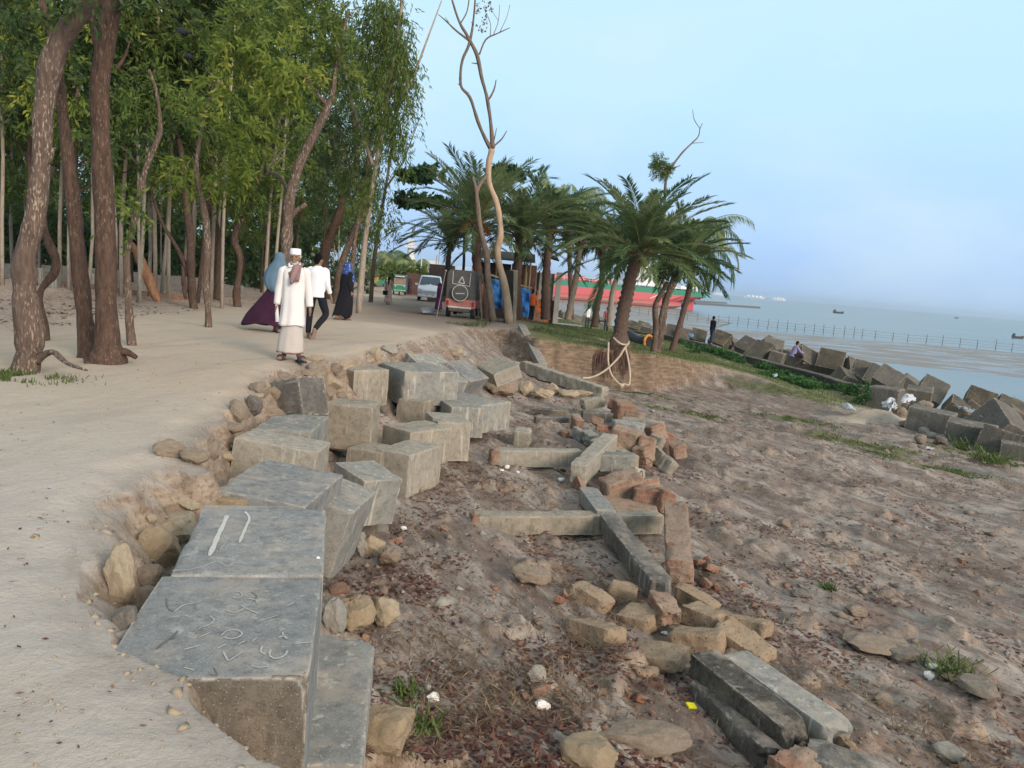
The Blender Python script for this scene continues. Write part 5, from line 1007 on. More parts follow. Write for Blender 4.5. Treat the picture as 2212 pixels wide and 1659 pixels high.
tree('forked_tree', b, [limb(cT2, [(440, 1300, 55), (435, 1200, 46), (432, 1100, 42), (468, 1000, 38), (505, 900, 36), (515, 800, 32), (512, 770, 26), (480, 680, 22), (455, 560, 20), (410, 430, 15), (360, 300, 10)], Y), limb(cT2, [(512, 800, 26), (540, 765, 27), (575, 690, 26), (568, 620, 24), (560, 500, 20), (552, 400, 14), (600, 250, 10)], Y), limb(cT2, [(410, 800, 12), (425, 720, 16), (440, 620, 14), (455, 560, 12)], Y+.2)],
     CL(cT2, [(480, 780, 80, 80, Y, .9), (560, 780, 70, 70, Y-.5, .9), (590, 350, 120, 160, Y, .9), (440, 560, 110, 110, Y+1, .7), (660, 200, 130, 160, Y+.5, .9), (600, 880, 60, 60, Y, .7)]), BK_BROWN, LF_MID, 'brown trunk forking into two upright arms just past the man in white', GF, ll=.15, seed=12)
b = basept(cT2, 488, 1312); Y = b.y
tree('pale_limbed_tree', b, [limb(cT2, [(486, 1318, 42), (490, 1260, 34), (495, 1180, 30), (530, 1080, 28), (572, 980, 26), (618, 870, 22), (628, 720, 16), (660, 620, 15), (665, 520, 12), (700, 440, 8), (740, 400, 5)], Y), limb(cT2, [(685, 470, 7), (680, 420, 5), (720, 300, 4)], Y)],
     CL(cT2, [(620, 830, 60, 70, Y, 1.), (560, 860, 60, 60, Y, .9), (700, 560, 80, 120, Y+2, .8)]), BK_FLECK, LF_MID, 'grey trunk leaning away above the woman in black, ending in pale upper limbs', GF, seed=13)
# tall weeping trees closing the right side of the wood
for (x, y, Yt, w_, lab, sd_, cl) in ((590, 1200, 27, 26, 'pale tall trunk at the road corner of the wood, crown weeping low', 14, [(700, 100, 110, 140, 27, .9), (720, 330, 100, 150, 27, .9), (690, 560, 100, 150, 27, .9), (660, 780, 80, 130, 27, .8), (640, 930, 60, 70, 27, .6), (620, 30, 160, 110, 27, .8), (760, 30, 80, 90, 28, .6), (740, 230, 80, 110, 27, .9), (730, 470, 80, 110, 27, .8)]),
    (545, 1210, 34, 22, 'tall trunk behind the road corner tree, shaggy hanging foliage', 15, [(620, 400, 120, 170, 34, .8), (560, 640, 120, 150, 34, .8), (650, 700, 80, 120, 34, .8), (520, 200, 130, 150, 34, .8), (730, 160, 90, 140, 34, .6), (690, 900, 60, 90, 34, .7), (770, 440, 40, 120, 34, .5)]),
    (640, 1190, 45, 18, 'farthest tall tree of the wood, by the road bend', 16, [(650, 820, 70, 110, 45, .6), (690, 650, 80, 130, 45, .5), (620, 960, 60, 80, 45, .6), (560, 900, 80, 110, 45, .5)])):
    bp = PY(*cT2(x, y), Yt); bb = Vector((bp.x, bp.y, gz(bp.x, bp.y)))
    tree('weeping_tree', bb, [tube(smoothpts([bb-Vector((0, 0, .2)), bb+Vector((.1, 0, 3)), bb+Vector((.5, .1, 7)), bb+Vector((.9, 0, 11)), bb+Vector((1.2, 0, 15))], 3), [w_*.5*Yt/F*q for q in np.linspace(.55, .12, 13)], 8)]+
         [tube([bb+Vector((.5, 0, 6.5)), bb+Vector((1.3, .3, 8)), bb+Vector((2.1, .2, 10.5))], [.07, .05, .02], 6), tube([bb+Vector((.2, 0, 5)), bb+Vector((-.7, .3, 7)), bb+Vector((-1.5, .2, 10))], [.07, .05, .02], 6)],
         CL(cT2, cl), BK_PALE if sd_ == 14 else BK_FLECK, LF_MID if sd_ != 15 else LF_DARK, lab, GF, ll=.24, lw=.020, seed=sd_, droop=1.1, per=14, twig=.9)
# background rows: six built kinds, copied
def tall_tree(seed, H, pale, leaf, wide=1.3, low=.35):
    r = random.Random(seed); pts = [Vector((0, 0, -.2))]; x = y = 0
    for i in range(1, 8): x += r.uniform(-.12, .12); y += r.uniform(-.1, .1); pts.append(Vector((x, y, H*i/7)))
    L_ = [tube(smoothpts(pts, 2), np.linspace(.058, .015, 15)*r.uniform(.8, 1.3), 6)]; cl = []
    for i in range(9):
        t = low+(1-low)*(i+r.random()*.6)/9; p = pts[min(6, int(t*7))].lerp(pts[min(7, int(t*7)+1)], (t*7) % 1); a = r.uniform(0, 6.3); ln = wide*(1.1-t*.6)*r.uniform(.6, 1.2)
        q = p+Vector((math.cos(a)*ln, math.sin(a)*ln, ln*.5)); L_.append(tube([p, p.lerp(q, .5)+Vector((0, 0, .12)), q], [.035, .024, .01], 5))
        cl.append((tuple(q), (ln*.62+.25, ln*.62+.25, .75), int(20+22*ln)))
        cl.append((tuple(p.lerp(q, .5)), (ln*.5, ln*.5, .6), 12))
    root = empty('slender_trunk_tree', (0, 0, 0), 0, 'x', 'tree', 'slender trees deep in the wood'); v, f = join(L_); mesh('trunk', v, f, BK_PALE if pale else BK_BROWN, root, smooth=True)
    V, Q, lv = leafcloud(cl, .22, .028, 20, .5, seed, .6, 0.); crown_obj(V, Q, lv, leaf, root); return root
kinds = [tall_tree(300, 13, True, LF_MID), tall_tree(301, 12, False, LF_DARK, 1.6), tall_tree(302, 14, True, LF_DARK, 1.2, .3), tall_tree(303, 11, False, LF_MID, 1.7, .25), tall_tree(304, 13, True, LF_MID, 1.4, .3), tall_tree(305, 9, False, LF_BRIGHT, 1.5, .25)]
hued = ['pale thin trunk', 'brown thin trunk', 'pale thin trunk', 'brown leafy trunk', 'pale thin trunk', 'young bright-leaved trunk']
used = set(); spots = []; rr_ = random.Random(11)
for (x, y) in ((263, 615), (298, 625), (303, 628), (323, 585), (335, 608), (348, 610), (365, 620), (412, 610), (480, 640), (520, 590), (190, 610), (248, 620), (130, 590), (28, 570), (60, 560), (5, 590), (150, 600), (570, 640), (435, 600), (455, 620)):
    g = onpix(x, y+26); spots.append((g.x, g.y, 0 if (x*7) % 3 else 2))
for Yr, n in ((24, 7), (30, 10), (37, 12), (45, 12), (54, 12), (64, 12), (76, 12)):
    xr = -6.8-.145*(Yr-20); xl = -.78*Yr-2
    for k in range(n): spots.append((xl+(xr-xl)*(k+.5+rr_.uniform(-.35, .35))/n, Yr+rr_.uniform(-2.5, 2.5), rr_.randrange(6)))
near_lm = ['behind the bent flecked trunk', 'behind the dark trunk', 'behind the flared trunk', 'behind the slim freckled trunk', 'behind the broken orange trunk', 'beyond the orange-scarred trunk', 'beyond the bright-crowned trunk', 'beyond the bowed trunk', 'behind the old man', 'behind the man in white', 'beyond the woman in black']
lmx = [55, 160, 225, 285, 325, 410, 455, 515, 620, 690, 760]
def topix(p):
    v = np.array(p)-np.array([0, 0, CH]); d = v@_f; return CX+F*(v@_Rv)/d, CY-F*(v@_Uv)/d
cnt = {}
for i, (x, y, k) in enumerate(spots):
    o = kinds[k] if k not in used else copy_tree(kinds[k]); used.add(k)
    o.location = (x, y, gz(x, y)); o.rotation_euler = (rr_.uniform(-.04, .04), rr_.uniform(-.04, .04), rr_.uniform(0, 6.3)); s = rr_.uniform(.85, 1.2); o.scale = (s, s, s*rr_.uniform(.9, 1.15))
    px_, _ = topix((x, y, 1)); j = min(range(len(lmx)), key=lambda q: abs(lmx[q]-px_)); depth = 'front' if y < 28 else 'middle' if y < 50 else 'deep'
    key = (hued[k], depth, j); cnt[key] = cnt.get(key, 0)+1
    o['label'] = '%s%s in the %s of the wood, %s' % (['', 'second ', 'third ', 'fourth ', 'fifth ', 'sixth ', 'seventh ', 'eighth ', 'ninth ', 'tenth ', 'eleventh ', 'twelfth ', 'thirteenth '][min(cnt[key]-1, 12)], hued[k], {'front': 'nearer rows', 'middle': 'middle rows', 'deep': 'darkest depth'}[depth], near_lm[j])
# the mass of leaves far behind
cl = []
for i in range(70):
    Yb = rr_.uniform(80, 95); x = rr_.uniform(-.85*Yb, -17-.1*(Yb-80)); cl.append(((x, Yb, rr_.uniform(1, 7.5)), (3.2, 2.5, 2.4), 70))
for i in range(40):
    Yb = rr_.uniform(58, 66); x = rr_.uniform(-.8*Yb, -15); cl.append(((x, Yb, rr_.uniform(.4, 2.2)), (2.2, 1.5, 1.2), 45))
for i in range(70):
    Yb = rr_.uniform(46, 54); x = rr_.uniform(-.8*Yb, -13.5); cl.append(((x, Yb, rr_.uniform(.3, 3.4)), (1.6, 1.2, 1.0), 30))
V, Q, lv = leafcloud(cl, .6, .11, 16, .5, 400, 1.5); o = crown_obj(V, Q, lv, LF_DARK, None, 'far_woods'); tag(o, 'dark mass of leaves at the back of the wood', kind='stuff')

# ---------------------------------------------------------------- palms
def frond(r, L_, az, el, curl, n=46, lf=.34, hang=0., wd=.022):
    """arching rachis with leaflets; returns V,Q(leaf),rachis tube pts"""
    p = Vector((0, 0, 0)); pts = []; d0 = Vector((math.cos(az), math.sin(az), 0)); e = el
    st = L_/14
    for i in range(15):
        pts.append(p.copy()); t = i/14; e2 = e-curl*t**1.4; p = p+(d0*math.cos(e2)+Vector((0, 0, math.sin(e2))))*st
    V = []; side0 = d0.cross(Vector((0, 0, 1))); lv = []
    tone = r.uniform(.2, .9)
    for i in range(n):
        t = .12+.88*i/n; f = t*14; k = min(13, int(f)); q = pts[k].lerp(pts[k+1], f-k); tg = (pts[k+1]-pts[k]).normalized(); up = side0.cross(tg)
        ln = lf*(math.sin(min(1, t*1.25+.12)*math.pi*.86)**.6)*r.uniform(.85, 1.15)+.05
        for s in (-1, 1):
            a = r.uniform(.55, .9)-.35*t; dr = (side0*s*math.sin(a+.25)+tg*math.cos(a)+up*r.uniform(.1, .45)*(1-hang)+Vector((0, 0, -hang*1.1))).normalized()
            w_ = dr.cross(up if abs(dr.dot(up)) < .9 else tg).normalized()*wd; m = q+dr*ln*.4
            V += [q, m+w_, q+dr*ln+Vector((0, 0, -.12*ln*(1+hang*2))), m-w_]; lv.append(min(1, max(0, tone+r.gauss(0, .1))))
    return V, lv, pts
def palm(name, base, trunk, cw, L_, nf, label, group, seed=0, coco=False, fruit=False, trunk_r=None, skirt=True, bark=None):
    """trunk: list of world points base->top"""
    r = random.Random(seed); root = empty(name, base, 0, label, 'palm tree', group); base = Vector(base); pts = [Vector(p)-base for p in trunk]
    sp = smoothpts(pts, 8); n = len(sp); rd = [cw*(1.25-.35*i/n)*(1+(.10 if not coco else .04)*((i % 2)*2-1)) for i in range(n)]
    if not coco: rd = [q*(1+.25*max(0, (i/n-.8)/.2)) for i, q in enumerate(rd)]
    v, f = tube(sp, rd, 12); mesh('trunk', bumpy(v, .025, 9, seed), f, bark or BK_PALM, root, smooth=True)
    top = sp[-1]; V = []; lv = []; rv = []
    nf = int(nf*1.2); L_ *= (1.12 if coco else 1.22)
    for i in range(nf):
        az = i*2.39996+r.uniform(-.25, .25); u = i/nf; el = (1.38-1.55*u)+r.uniform(-.12, .12) if not coco else (1.2-1.5*u)+r.uniform(-.1, .1); ln = L_*r.uniform(.82, 1.08)*(.72 if u < .12 else 1)
        v_, l_, pr = frond(r, ln, az, el, (.55+.55*r.random()) if not coco else (1.6+.6*r.random()), 62 if not coco else 54, L_*(.185 if not coco else .25), .06 if not coco else .7, .026 if not coco else .028)
        if u > .9 and skirt: l_ = [max(0, q-.3) for q in l_]
        o_ = top+Vector((math.cos(az), math.sin(az), 0))*.08+Vector((0, 0, -.15*u)); V += [q+o_ for q in v_]; lv += l_
        rv.append(tube([q+o_ for q in pr], np.linspace(.028, .006, len(pr)), 4, caps=False))
    V = np.array([tuple(q) for q in V]); crown_obj(V, np.arange(len(V)).reshape(-1, 4), lv, LF_PALM, root)
    v, f = join(rv); mesh('frond_ribs', v, f, MAT_RIB, root)
    bs = []
    for i in range(22 if not coco else 8):
        a = i*2.4; h = -.1-.55*(i/22); d = Vector((math.cos(a), math.sin(a), 0)); bs.append(tube([top+Vector((0, 0, h))+d*cw*.7, top+Vector((0, 0, h+.16))+d*(cw*1.3), top+Vector((0, 0, h+.38))+d*(cw*1.7+.06)], [.05, .035, .012], 5))
    if not coco: v, f = join(bs); mesh('frond_stumps', v, f, MAT_STUMP, root, smooth=True)
    if fruit:
        fb = []
        for i in range(5):
            a = r.uniform(0, 6.3); d = Vector((math.cos(a), math.sin(a), 0)); e_ = top+d*.75+Vector((0, 0, -.35))
            for k in range(16): fb.append(tube([top+d*.2, top.lerp(e_, .6)+Vector((0, 0, .14)), e_+Vector((r.uniform(-.16, .16), r.uniform(-.16, .16), r.uniform(-.3, .1)))], [.012, .012, .018], 4))
        v, f = join(fb); mesh('fruit_cluster', v, f, MAT_FRUIT, root)
    return root
MAT_RIB = flat('frond_rib', (.16, .19, .08), .6); MAT_STUMP = flat('frond_stumps_brown', (.17, .07, .04), .85); MAT_FRUIT = flat('orange_dates', (.45, .17, .03), .6)
GP = 'date palms round the shelters'
def tpts(cv, lst, Y): return [PY(*cv(x, y), Y) for x, y in lst]
b = P(1338, 748, -.75); Y = b.y
MAINPALM = palm('date_palm', b-Vector((0, 0, .9)), [b-Vector((0, 0, .9))]+tpts(cT3, [(760, 1450), (775, 1300), (800, 1180), (830, 1050), (880, 925)], Y), .23, 2.75, 46, 'date palm on the cliff brink with ropes tied round its foot and bare hanging roots', GP, seed=1)
b = P(1418, 755, -1.15); Y = 33
palm('date_palm', Vector((b.x, Y, gz(b.x, Y))), tpts(cT3, [(965, 1490), (990, 1350), (1020, 1190), (1075, 1080), (1110, 985)], Y), .13, 2.15, 36, 'dark shaggy date palm crowding the seaward side of the roped palm', GP, seed=2, bark=BK_FLECK)
palm('coconut_palm', Vector((PY(1500, 700, 40).x, 40, -1.8)), tpts(cT3, [(1040, 1500), (1100, 1300), (1160, 1050), (1150, 870)], 40), .13, 3.1, 20, 'coconut palm with long curved fronds reaching out towards the sea', 'coconut palms', seed=3, coco=True)
palm('date_palm', Vector((PY(1054, 690, 37.5).x, 37.5, -.6)), tpts(cD, [(1050, 692), (1042, 640), (1030, 570), (1030, 480)], 37.5), .22, 3.4, 44, 'large date palm over the truck, orange date stalks under its crown', GP, seed=4, fruit=True)
palm('date_palm', Vector((PY(1120, 690, 39).x, 39, -.7)), tpts(cD, [(1118, 690), (1115, 640), (1118, 580), (1125, 505)], 39), .22, 3.0, 40, 'date palm behind the dead tree with the most orange dates', GP, seed=5, fruit=True)
palm('date_palm', Vector((PY(1225, 690, 44).x, 44, gz(PY(1225, 690, 44).x, 44))), tpts(cD, [(1226, 692), (1236, 640), (1246, 590), (1255, 515)], 44), .16, 2.6, 30, 'date palm with a slanting trunk in front of the ship, by the ruined wall', GP, seed=6, bark=BK_PALE)
palm('date_palm', Vector((PY(1286, 700, 47).x, 47, gz(PY(1286, 700, 47).x, 47))), tpts(cD, [(1283, 706), (1290, 660), (1300, 610), (1300, 530)], 47), .17, 2.6, 30, 'date palm right behind the man in the white shirt by the sea wall', GP, seed=7)
palm('coconut_palm', Vector((PY(1318, 700, 50).x, 50, gz(PY(1318, 700, 50).x, 50))), tpts(cD, [(1315, 706), (1322, 640), (1334, 590), (1340, 512)], 50), .16, 3.0, 18, 'coconut palm behind the man in pink, yellowing lower fronds', 'coconut palms', seed=8, coco=True, bark=BK_PALE)
palm('date_palm', Vector((PY(1180, 690, 41).x, 41, -.9)), tpts(cD, [(1178, 690), (1178, 640), (1182, 560), (1190, 490)], 41), .2, 3.0, 36, 'dense date palm over the ruined wall', GP, seed=9)
palm('coconut_palm', Vector((PY(1240, 600, 56).x, 56, -1.4)), tpts(cD, [(1235, 690), (1232, 600), (1230, 520), (1235, 440)], 56), .15, 3.4, 18, 'coconut palm whose crown tops the gap between the two palm clumps', 'coconut palms', seed=10, coco=True)
palm('date_palm', Vector((PY(975, 690, 46).x, 46, -.8)), tpts(cD, [(962, 640), (965, 600), (970, 550), (975, 520)], 46), .14, 2.8, 26, 'thin-stemmed date palm above the white van and dark hut', GP, seed=11)
for i, (x, y, Yp, l_, lab) in enumerate(((832, 560, 105, 3.6, 'far palm right of the wood, seen over the road bend'), (850, 566, 100, 3.2, 'shorter far palm leaning by the road bend'), (893, 575, 95, 3.0, 'bushy far palm behind the green hedge'), (812, 575, 115, 3.0, 'far palm half hidden by the weeping trees'))):
    bb = PY(x, 600, Yp); zz = gz(bb.x, Yp); tp = PY(x, y, Yp); palm('coconut_palm', Vector((bb.x, Yp, zz)), [Vector((bb.x, Yp, zz)), Vector((bb.x, Yp, (zz+tp.z)/2)), tp], .15, l_, 16, lab, 'coconut palms', seed=20+i, coco=True)
# broad leaved almond tree with flat tiers behind the palms
def cl_t(lst): return CL(cD, lst)
bb = Vector((PY(1000, 650, 43).x, 43, -.7))
tree('almond_tree', bb, [limb(cD, [(1000, 655, 14), (1002, 560, 12), (1005, 470, 10), (1010, 380, 7)], 43), limb(cD, [(1005, 460, 6), (950, 440, 5), (890, 428, 3)], 43), limb(cD, [(1007, 420, 6), (950, 390, 5), (890, 380, 3)], 43), limb(cD, [(1008, 400, 6), (1070, 380, 5), (1130, 370, 3)], 43)],
     cl_t([(905, 380, 42, 8, 43, 3.5), (945, 370, 28, 7, 43, 3.5), (890, 430, 38, 9, 43, 3.5), (940, 440, 34, 10, 43, 3.), (1090, 375, 40, 10, 43, 3.), (1120, 368, 26, 9, 43, 3.), (930, 466, 28, 8, 43, 3.)]), BK_DARK, LF_ALM, 'almond tree with flat tiers of broad dark leaves reaching over the road', None, ll=.26, lw=.09, seed=50, droop=.1, per=14, twig=.35)
# ---- dead trees
b = onpix(*cT2(1235, 1392)); Y = 34.5; b = Vector((PY(*cT2(1230, 1392), Y).x, Y, 0)); b.z = gz(b.x, Y)
dead_l = [[(1232, 1400, 38), (1215, 1250, 36), (1190, 1150, 29), (1182, 1080, 29), (1195, 1000, 28), (1178, 880, 26), (1145, 790, 24), (1143, 710, 25), (1158, 645, 30)],
 [(1158, 650, 22), (1130, 600, 17), (1095, 520, 16), (1062, 420, 14), (1022, 368, 11), (1030, 262, 12), (1060, 190, 13), (1078, 80, 9), (1085, -10, 7), (1095, -90, 5)],
 [(1160, 640, 22), (1155, 560, 17), (1140, 440, 16), (1112, 330, 16), (1093, 240, 17), (1062, 175, 14), (1020, 100, 11), (985, 0, 8), (970, -90, 5)],
 [(1062, 178, 9), (1000, 130, 8), (960, 92, 6), (925, 62, 3)], [(1020, 105, 6), (1050, 50, 5), (1060, -20, 4)], [(1103, 235, 7), (1130, 172, 6), (1180, 145, 5), (1235, 120, 3)], [(1138, 440, 7), (1165, 392, 7), (1175, 345, 4)], [(1165, 632, 9), (1200, 600, 6), (1222, 564, 3)], [(1163, 620, 7), (1172, 580, 5), (1178, 552, 3)],
 [(1150, 160, 4), (1150, 100, 3), (1120, 30, 2)], [(1165, 150, 3), (1185, 90, 3), (1190, 20, 2)], [(1190, 140, 3), (1220, 80, 2), (1235, 20, 2)], [(1185, 90, 2), (1160, 50, 2), (1150, 10, 1.5)], [(1093, 275, 6), (1070, 272, 3)], [(1022, 368, 6), (1010, 362, 3)], [(985, 10, 5), (1000, -60, 3)], [(970, 96, 3), (955, 75, 2)]]
root = empty('dead_tree', b, 0, 'tall bare dead tree with a wavy stripped trunk and crossing arms', 'dead tree')
inv = Matrix.Translation(-b); v, f = join([limb(cT2, dead_l[0], Y)]); mesh('trunk', [inv@q for q in bumpy(v, .02, 4, 3)], f, BK_BARE, root, smooth=True)
v, f = join([limb(cT2, q, Y, seg=7) for q in dead_l[1:]]); mesh('branches', [inv@q for q in bumpy(v, .02, 4, 3)], f, BK_DEAD, root, smooth=True)
V, Q, lv = leafcloud([((tuple(PY(*cT2(x, y), Y))), (.45, .4, .35), n) for x, y, n in ((1130, 40, 9), (1180, 70, 10), (1220, 60, 9), (1200, 10, 9), (1150, 100, 6), (1100, 125, 3), (1230, 120, 5))], .11, .035, 9, .2, 61, .3); crown_obj(V-np.array(b), Q, lv, LF_DRY, root, 'dry_leaves')
Y = 33.5; b = Vector((PY(*cT2(1160, 1375), Y).x, Y, 0)); b.z = gz(b.x, Y)
tree('dead_tree', b, [limb(cT2, [(1162, 1385, 32), (1150, 1280, 30), (1140, 1200, 28), (1136, 1120, 30), (1125, 1060, 26), (1105, 970, 22), (1092, 850, 20), (1085, 800, 16), (1073, 768, 8)], Y), limb(cT2, [(1092, 830, 16), (1110, 790, 14), (1138, 755, 10)], [Y, Y+.3, Y+.8]), limb(cT2, [(1136, 1110, 18), (1150, 1080, 12)], Y)], [], BK_DEAD, LF_DRY, 'shorter dead trunk, dark at the foot, beside the tall bare dead tree', None, seed=62, cat='dead tree')
Y = 46; b = Vector((PY(1436, 640, Y).x, Y, 0)); b.z = gz(b.x, Y)
rt = tree('dead_tree', b, [limb(cT3, [(1000, 1300, 14), (1005, 900, 14), (1010, 590, 14), (1030, 500, 14), (1055, 460, 12), (1100, 400, 10), (1150, 350, 8), (1190, 310, 7), (1200, 270, 5), (1215, 235, 3)], Y), limb(cT3, [(1200, 265, 4), (1168, 215, 4), (1160, 160, 2)], Y), limb(cT3, [(1160, 345, 4), (1222, 340, 2)], Y), limb(cT3, [(1050, 485, 6), (1095, 465, 4)], Y), limb(cT3, [(1022, 530, 7), (990, 480, 5), (975, 430, 3)], Y)],
     CL(cT3, [(990, 480, 38, 40, Y, 3.0), (975, 440, 22, 22, Y, 3.)]), BK_DEAD, LF_MID, 'nearly dead tree leaning seaward above the palms, one green tuft left', None, seed=63, ll=.16, cat='dead tree')
Y = 31.5; b = Vector((PY(1415, 760, Y).x, Y, 0)); b.z = gz(b.x, Y)
tree('forked_trunk_tree', b, [limb(cT3, [(945, 1505, 50), (952, 1440, 34), (960, 1350, 34), (955, 1240, 34), (975, 1190, 26), (1010, 1130, 24), (1020, 1100, 18)], Y), limb(cT3, [(975, 1370, 20), (995, 1260, 26), (1030, 1150, 26), (1060, 1060, 20)], Y)], CL(cT3, [(1010, 1060, 60, 40, Y, 1.4), (1090, 1090, 60, 60, Y, 1.2), (1100, 1000, 70, 60, Y+.5, 1.)]), BK_FLECK, LF_DARK, 'forked grey trunk at the corner of the lawn, beside the black pipe', None, seed=64, ll=.16)
# ---------------------------------------------------------------- people
def ell(c, r, seg=12, rings=8):
    V = []; Fc = []; c = Vector(c)
    for i in range(1, rings):
        a = math.pi*i/rings
        for k in range(seg): b = 2*math.pi*k/seg; V.append(c+Vector((r[0]*math.sin(a)*math.cos(b), r[1]*math.sin(a)*math.sin(b), r[2]*math.cos(a))))
    t = len(V); V += [c+Vector((0, 0, r[2])), c-Vector((0, 0, r[2]))]
    for i in range(rings-2):
        for k in range(seg): a = i*seg+k; b = i*seg+(k+1) % seg; Fc.append((a, a+seg, b+seg, b))
    for k in range(seg): Fc.append((t, k, (k+1) % seg)); e = (rings-2)*seg; Fc.append((t+1, e+(k+1) % seg, e+k))
    return V, Fc
def loft(rings, seg=36, fold=0, nf=9, seed=0, cap=(False, False), hem=0):
    """rings: (centre, rx, ry); folds deepen down the list"""
    V = []; Fc = []; n = len(rings); R = random.Random(seed); ph = [R.uniform(0, 6.3) for _ in range(4)]
    for i, (c, rx, ry) in enumerate(rings):
        t = i/(n-1)
        for k in range(seg):
            a = 2*math.pi*k/seg; f = 1+fold*t**1.3*(math.sin(nf*a+ph[0]+t*1.5)*.6+math.sin((nf*2-5)*a+ph[1]-t*2)*.4)
            V.append(Vector(c)+Vector((rx*f*math.cos(a), ry*f*math.sin(a), hem*math.sin(3*a+ph[2]) if i == n-1 else 0)))
    for i in range(n-1):
        for k in range(seg): a = i*seg+k; b = i*seg+(k+1) % seg; Fc.append((a, a+seg, b+seg, b))
    if cap[0]: Fc.append(tuple(range(seg)))
    if cap[1]: Fc.append(tuple(range((n-1)*seg, n*seg))[::-1])
    return V, Fc
def rsm(rings, k=4):
    """smooth a list of rings"""
    pts = smoothpts([Vector(r[0]) for r in rings], k); rx = smoothpts([Vector((r[1], r[2], 0)) for r in rings], k); return [(p, q.x, q.y) for p, q in zip(pts, rx)]
MAT_SKIN = flat('skin', (.25, .135, .088), .6, .08, 20, .35)
MAT_SKIN2 = flat('skin_tan', (.24, .135, .09), .6, .08, 20, .35)
MAT_HAIR = flat('black_hair', (.006, .005, .005), .9, .2, 20, .1); MAT_GREYHAIR = flat('white_hair', (.42, .40, .37), .8)
def cloth(name, c, var=.08, pat=None, rough=.85):
    m = M_(name); n = m.noise(3.5, 4, .6); c_ = m.mix(m.rng(n, .35, .7), tuple(v*(1-var) for v in c), tuple(min(.9, v*(1+var)) for v in c))
    if pat: v = m.voro(pat[1]); c_ = m.mix(m.rng(v, pat[2], pat[2]-.12), c_, pat[0])
    m.col(c_).rough(rough).spec(.2); w_ = m.noise(9, 4, .6); m.bump(w_, .35, .02); return m.m
SOLE = flat('sandal_sole', (.03, .035, .05), .7)
def hand(p, d, side, curl=.5, sc_=1.):
    """hand of five fingers starting at wrist p, pointing along d; side: +1/-1 sideways vector sign"""
    d = d.normalized(); s = d.cross(Vector((0, 1, 0))); s = (s if s.length > .1 else d.cross(Vector((1, 0, 0)))).normalized(); n = s.cross(d)
    out = []; pc = p+d*.05*sc_; v, f = ell((0, 0, 0), (1, 1, 1), 10, 6); M3 = Matrix((s*.022, n*.040, d*.052)).transposed(); out.append(([pc+M3@q*sc_ for q in v], f))
    for k, (off, ln) in enumerate(((-.030, .066), (-.010, .078), (.010, .074), (.029, .058))):
        a = p+(d*.088+n*off)*sc_; b = a+(d*.5+s*side*.12*curl)*ln*sc_; c = b+(d*(.42-.25*curl)+s*side*.35*curl)*ln*sc_; out.append(tube([a-d*.02, a, b, c], [.0105*sc_, .010*sc_, .0092*sc_, .0075*sc_], 6))
    a = p+(d*.03-n*.034)*sc_; out.append(tube([a, a+(d*.035-n*.022)*sc_, a+(d*.068-n*.024+s*side*.012)*sc_], [.013*sc_, .011*sc_, .008*sc_], 6)); return out
def solid(name, parts, mat, parent, vox=.012, sm=3):
    v, f = join(parts); o = mesh(name, v, f, mat, None); bm = bmesh.new(); bm.from_mesh(o.data); bmesh.ops.recalc_face_normals(bm, faces=bm.faces); bm.to_mesh(o.data); bm.free()
    md = o.modifiers.new('r', 'REMESH'); md.mode = 'VOXEL'; md.voxel_size = vox; m2 = o.modifiers.new('s', 'SMOOTH'); m2.iterations = sm; m2.factor = .5
    dg = bpy.context.evaluated_depsgraph_get(); me = bpy.data.meshes.new_from_object(o.evaluated_get(dg)); o.modifiers.clear(); old = o.data; o.data = me; bpy.data.meshes.remove(old); me.shade_smooth(); o.parent = parent; return o
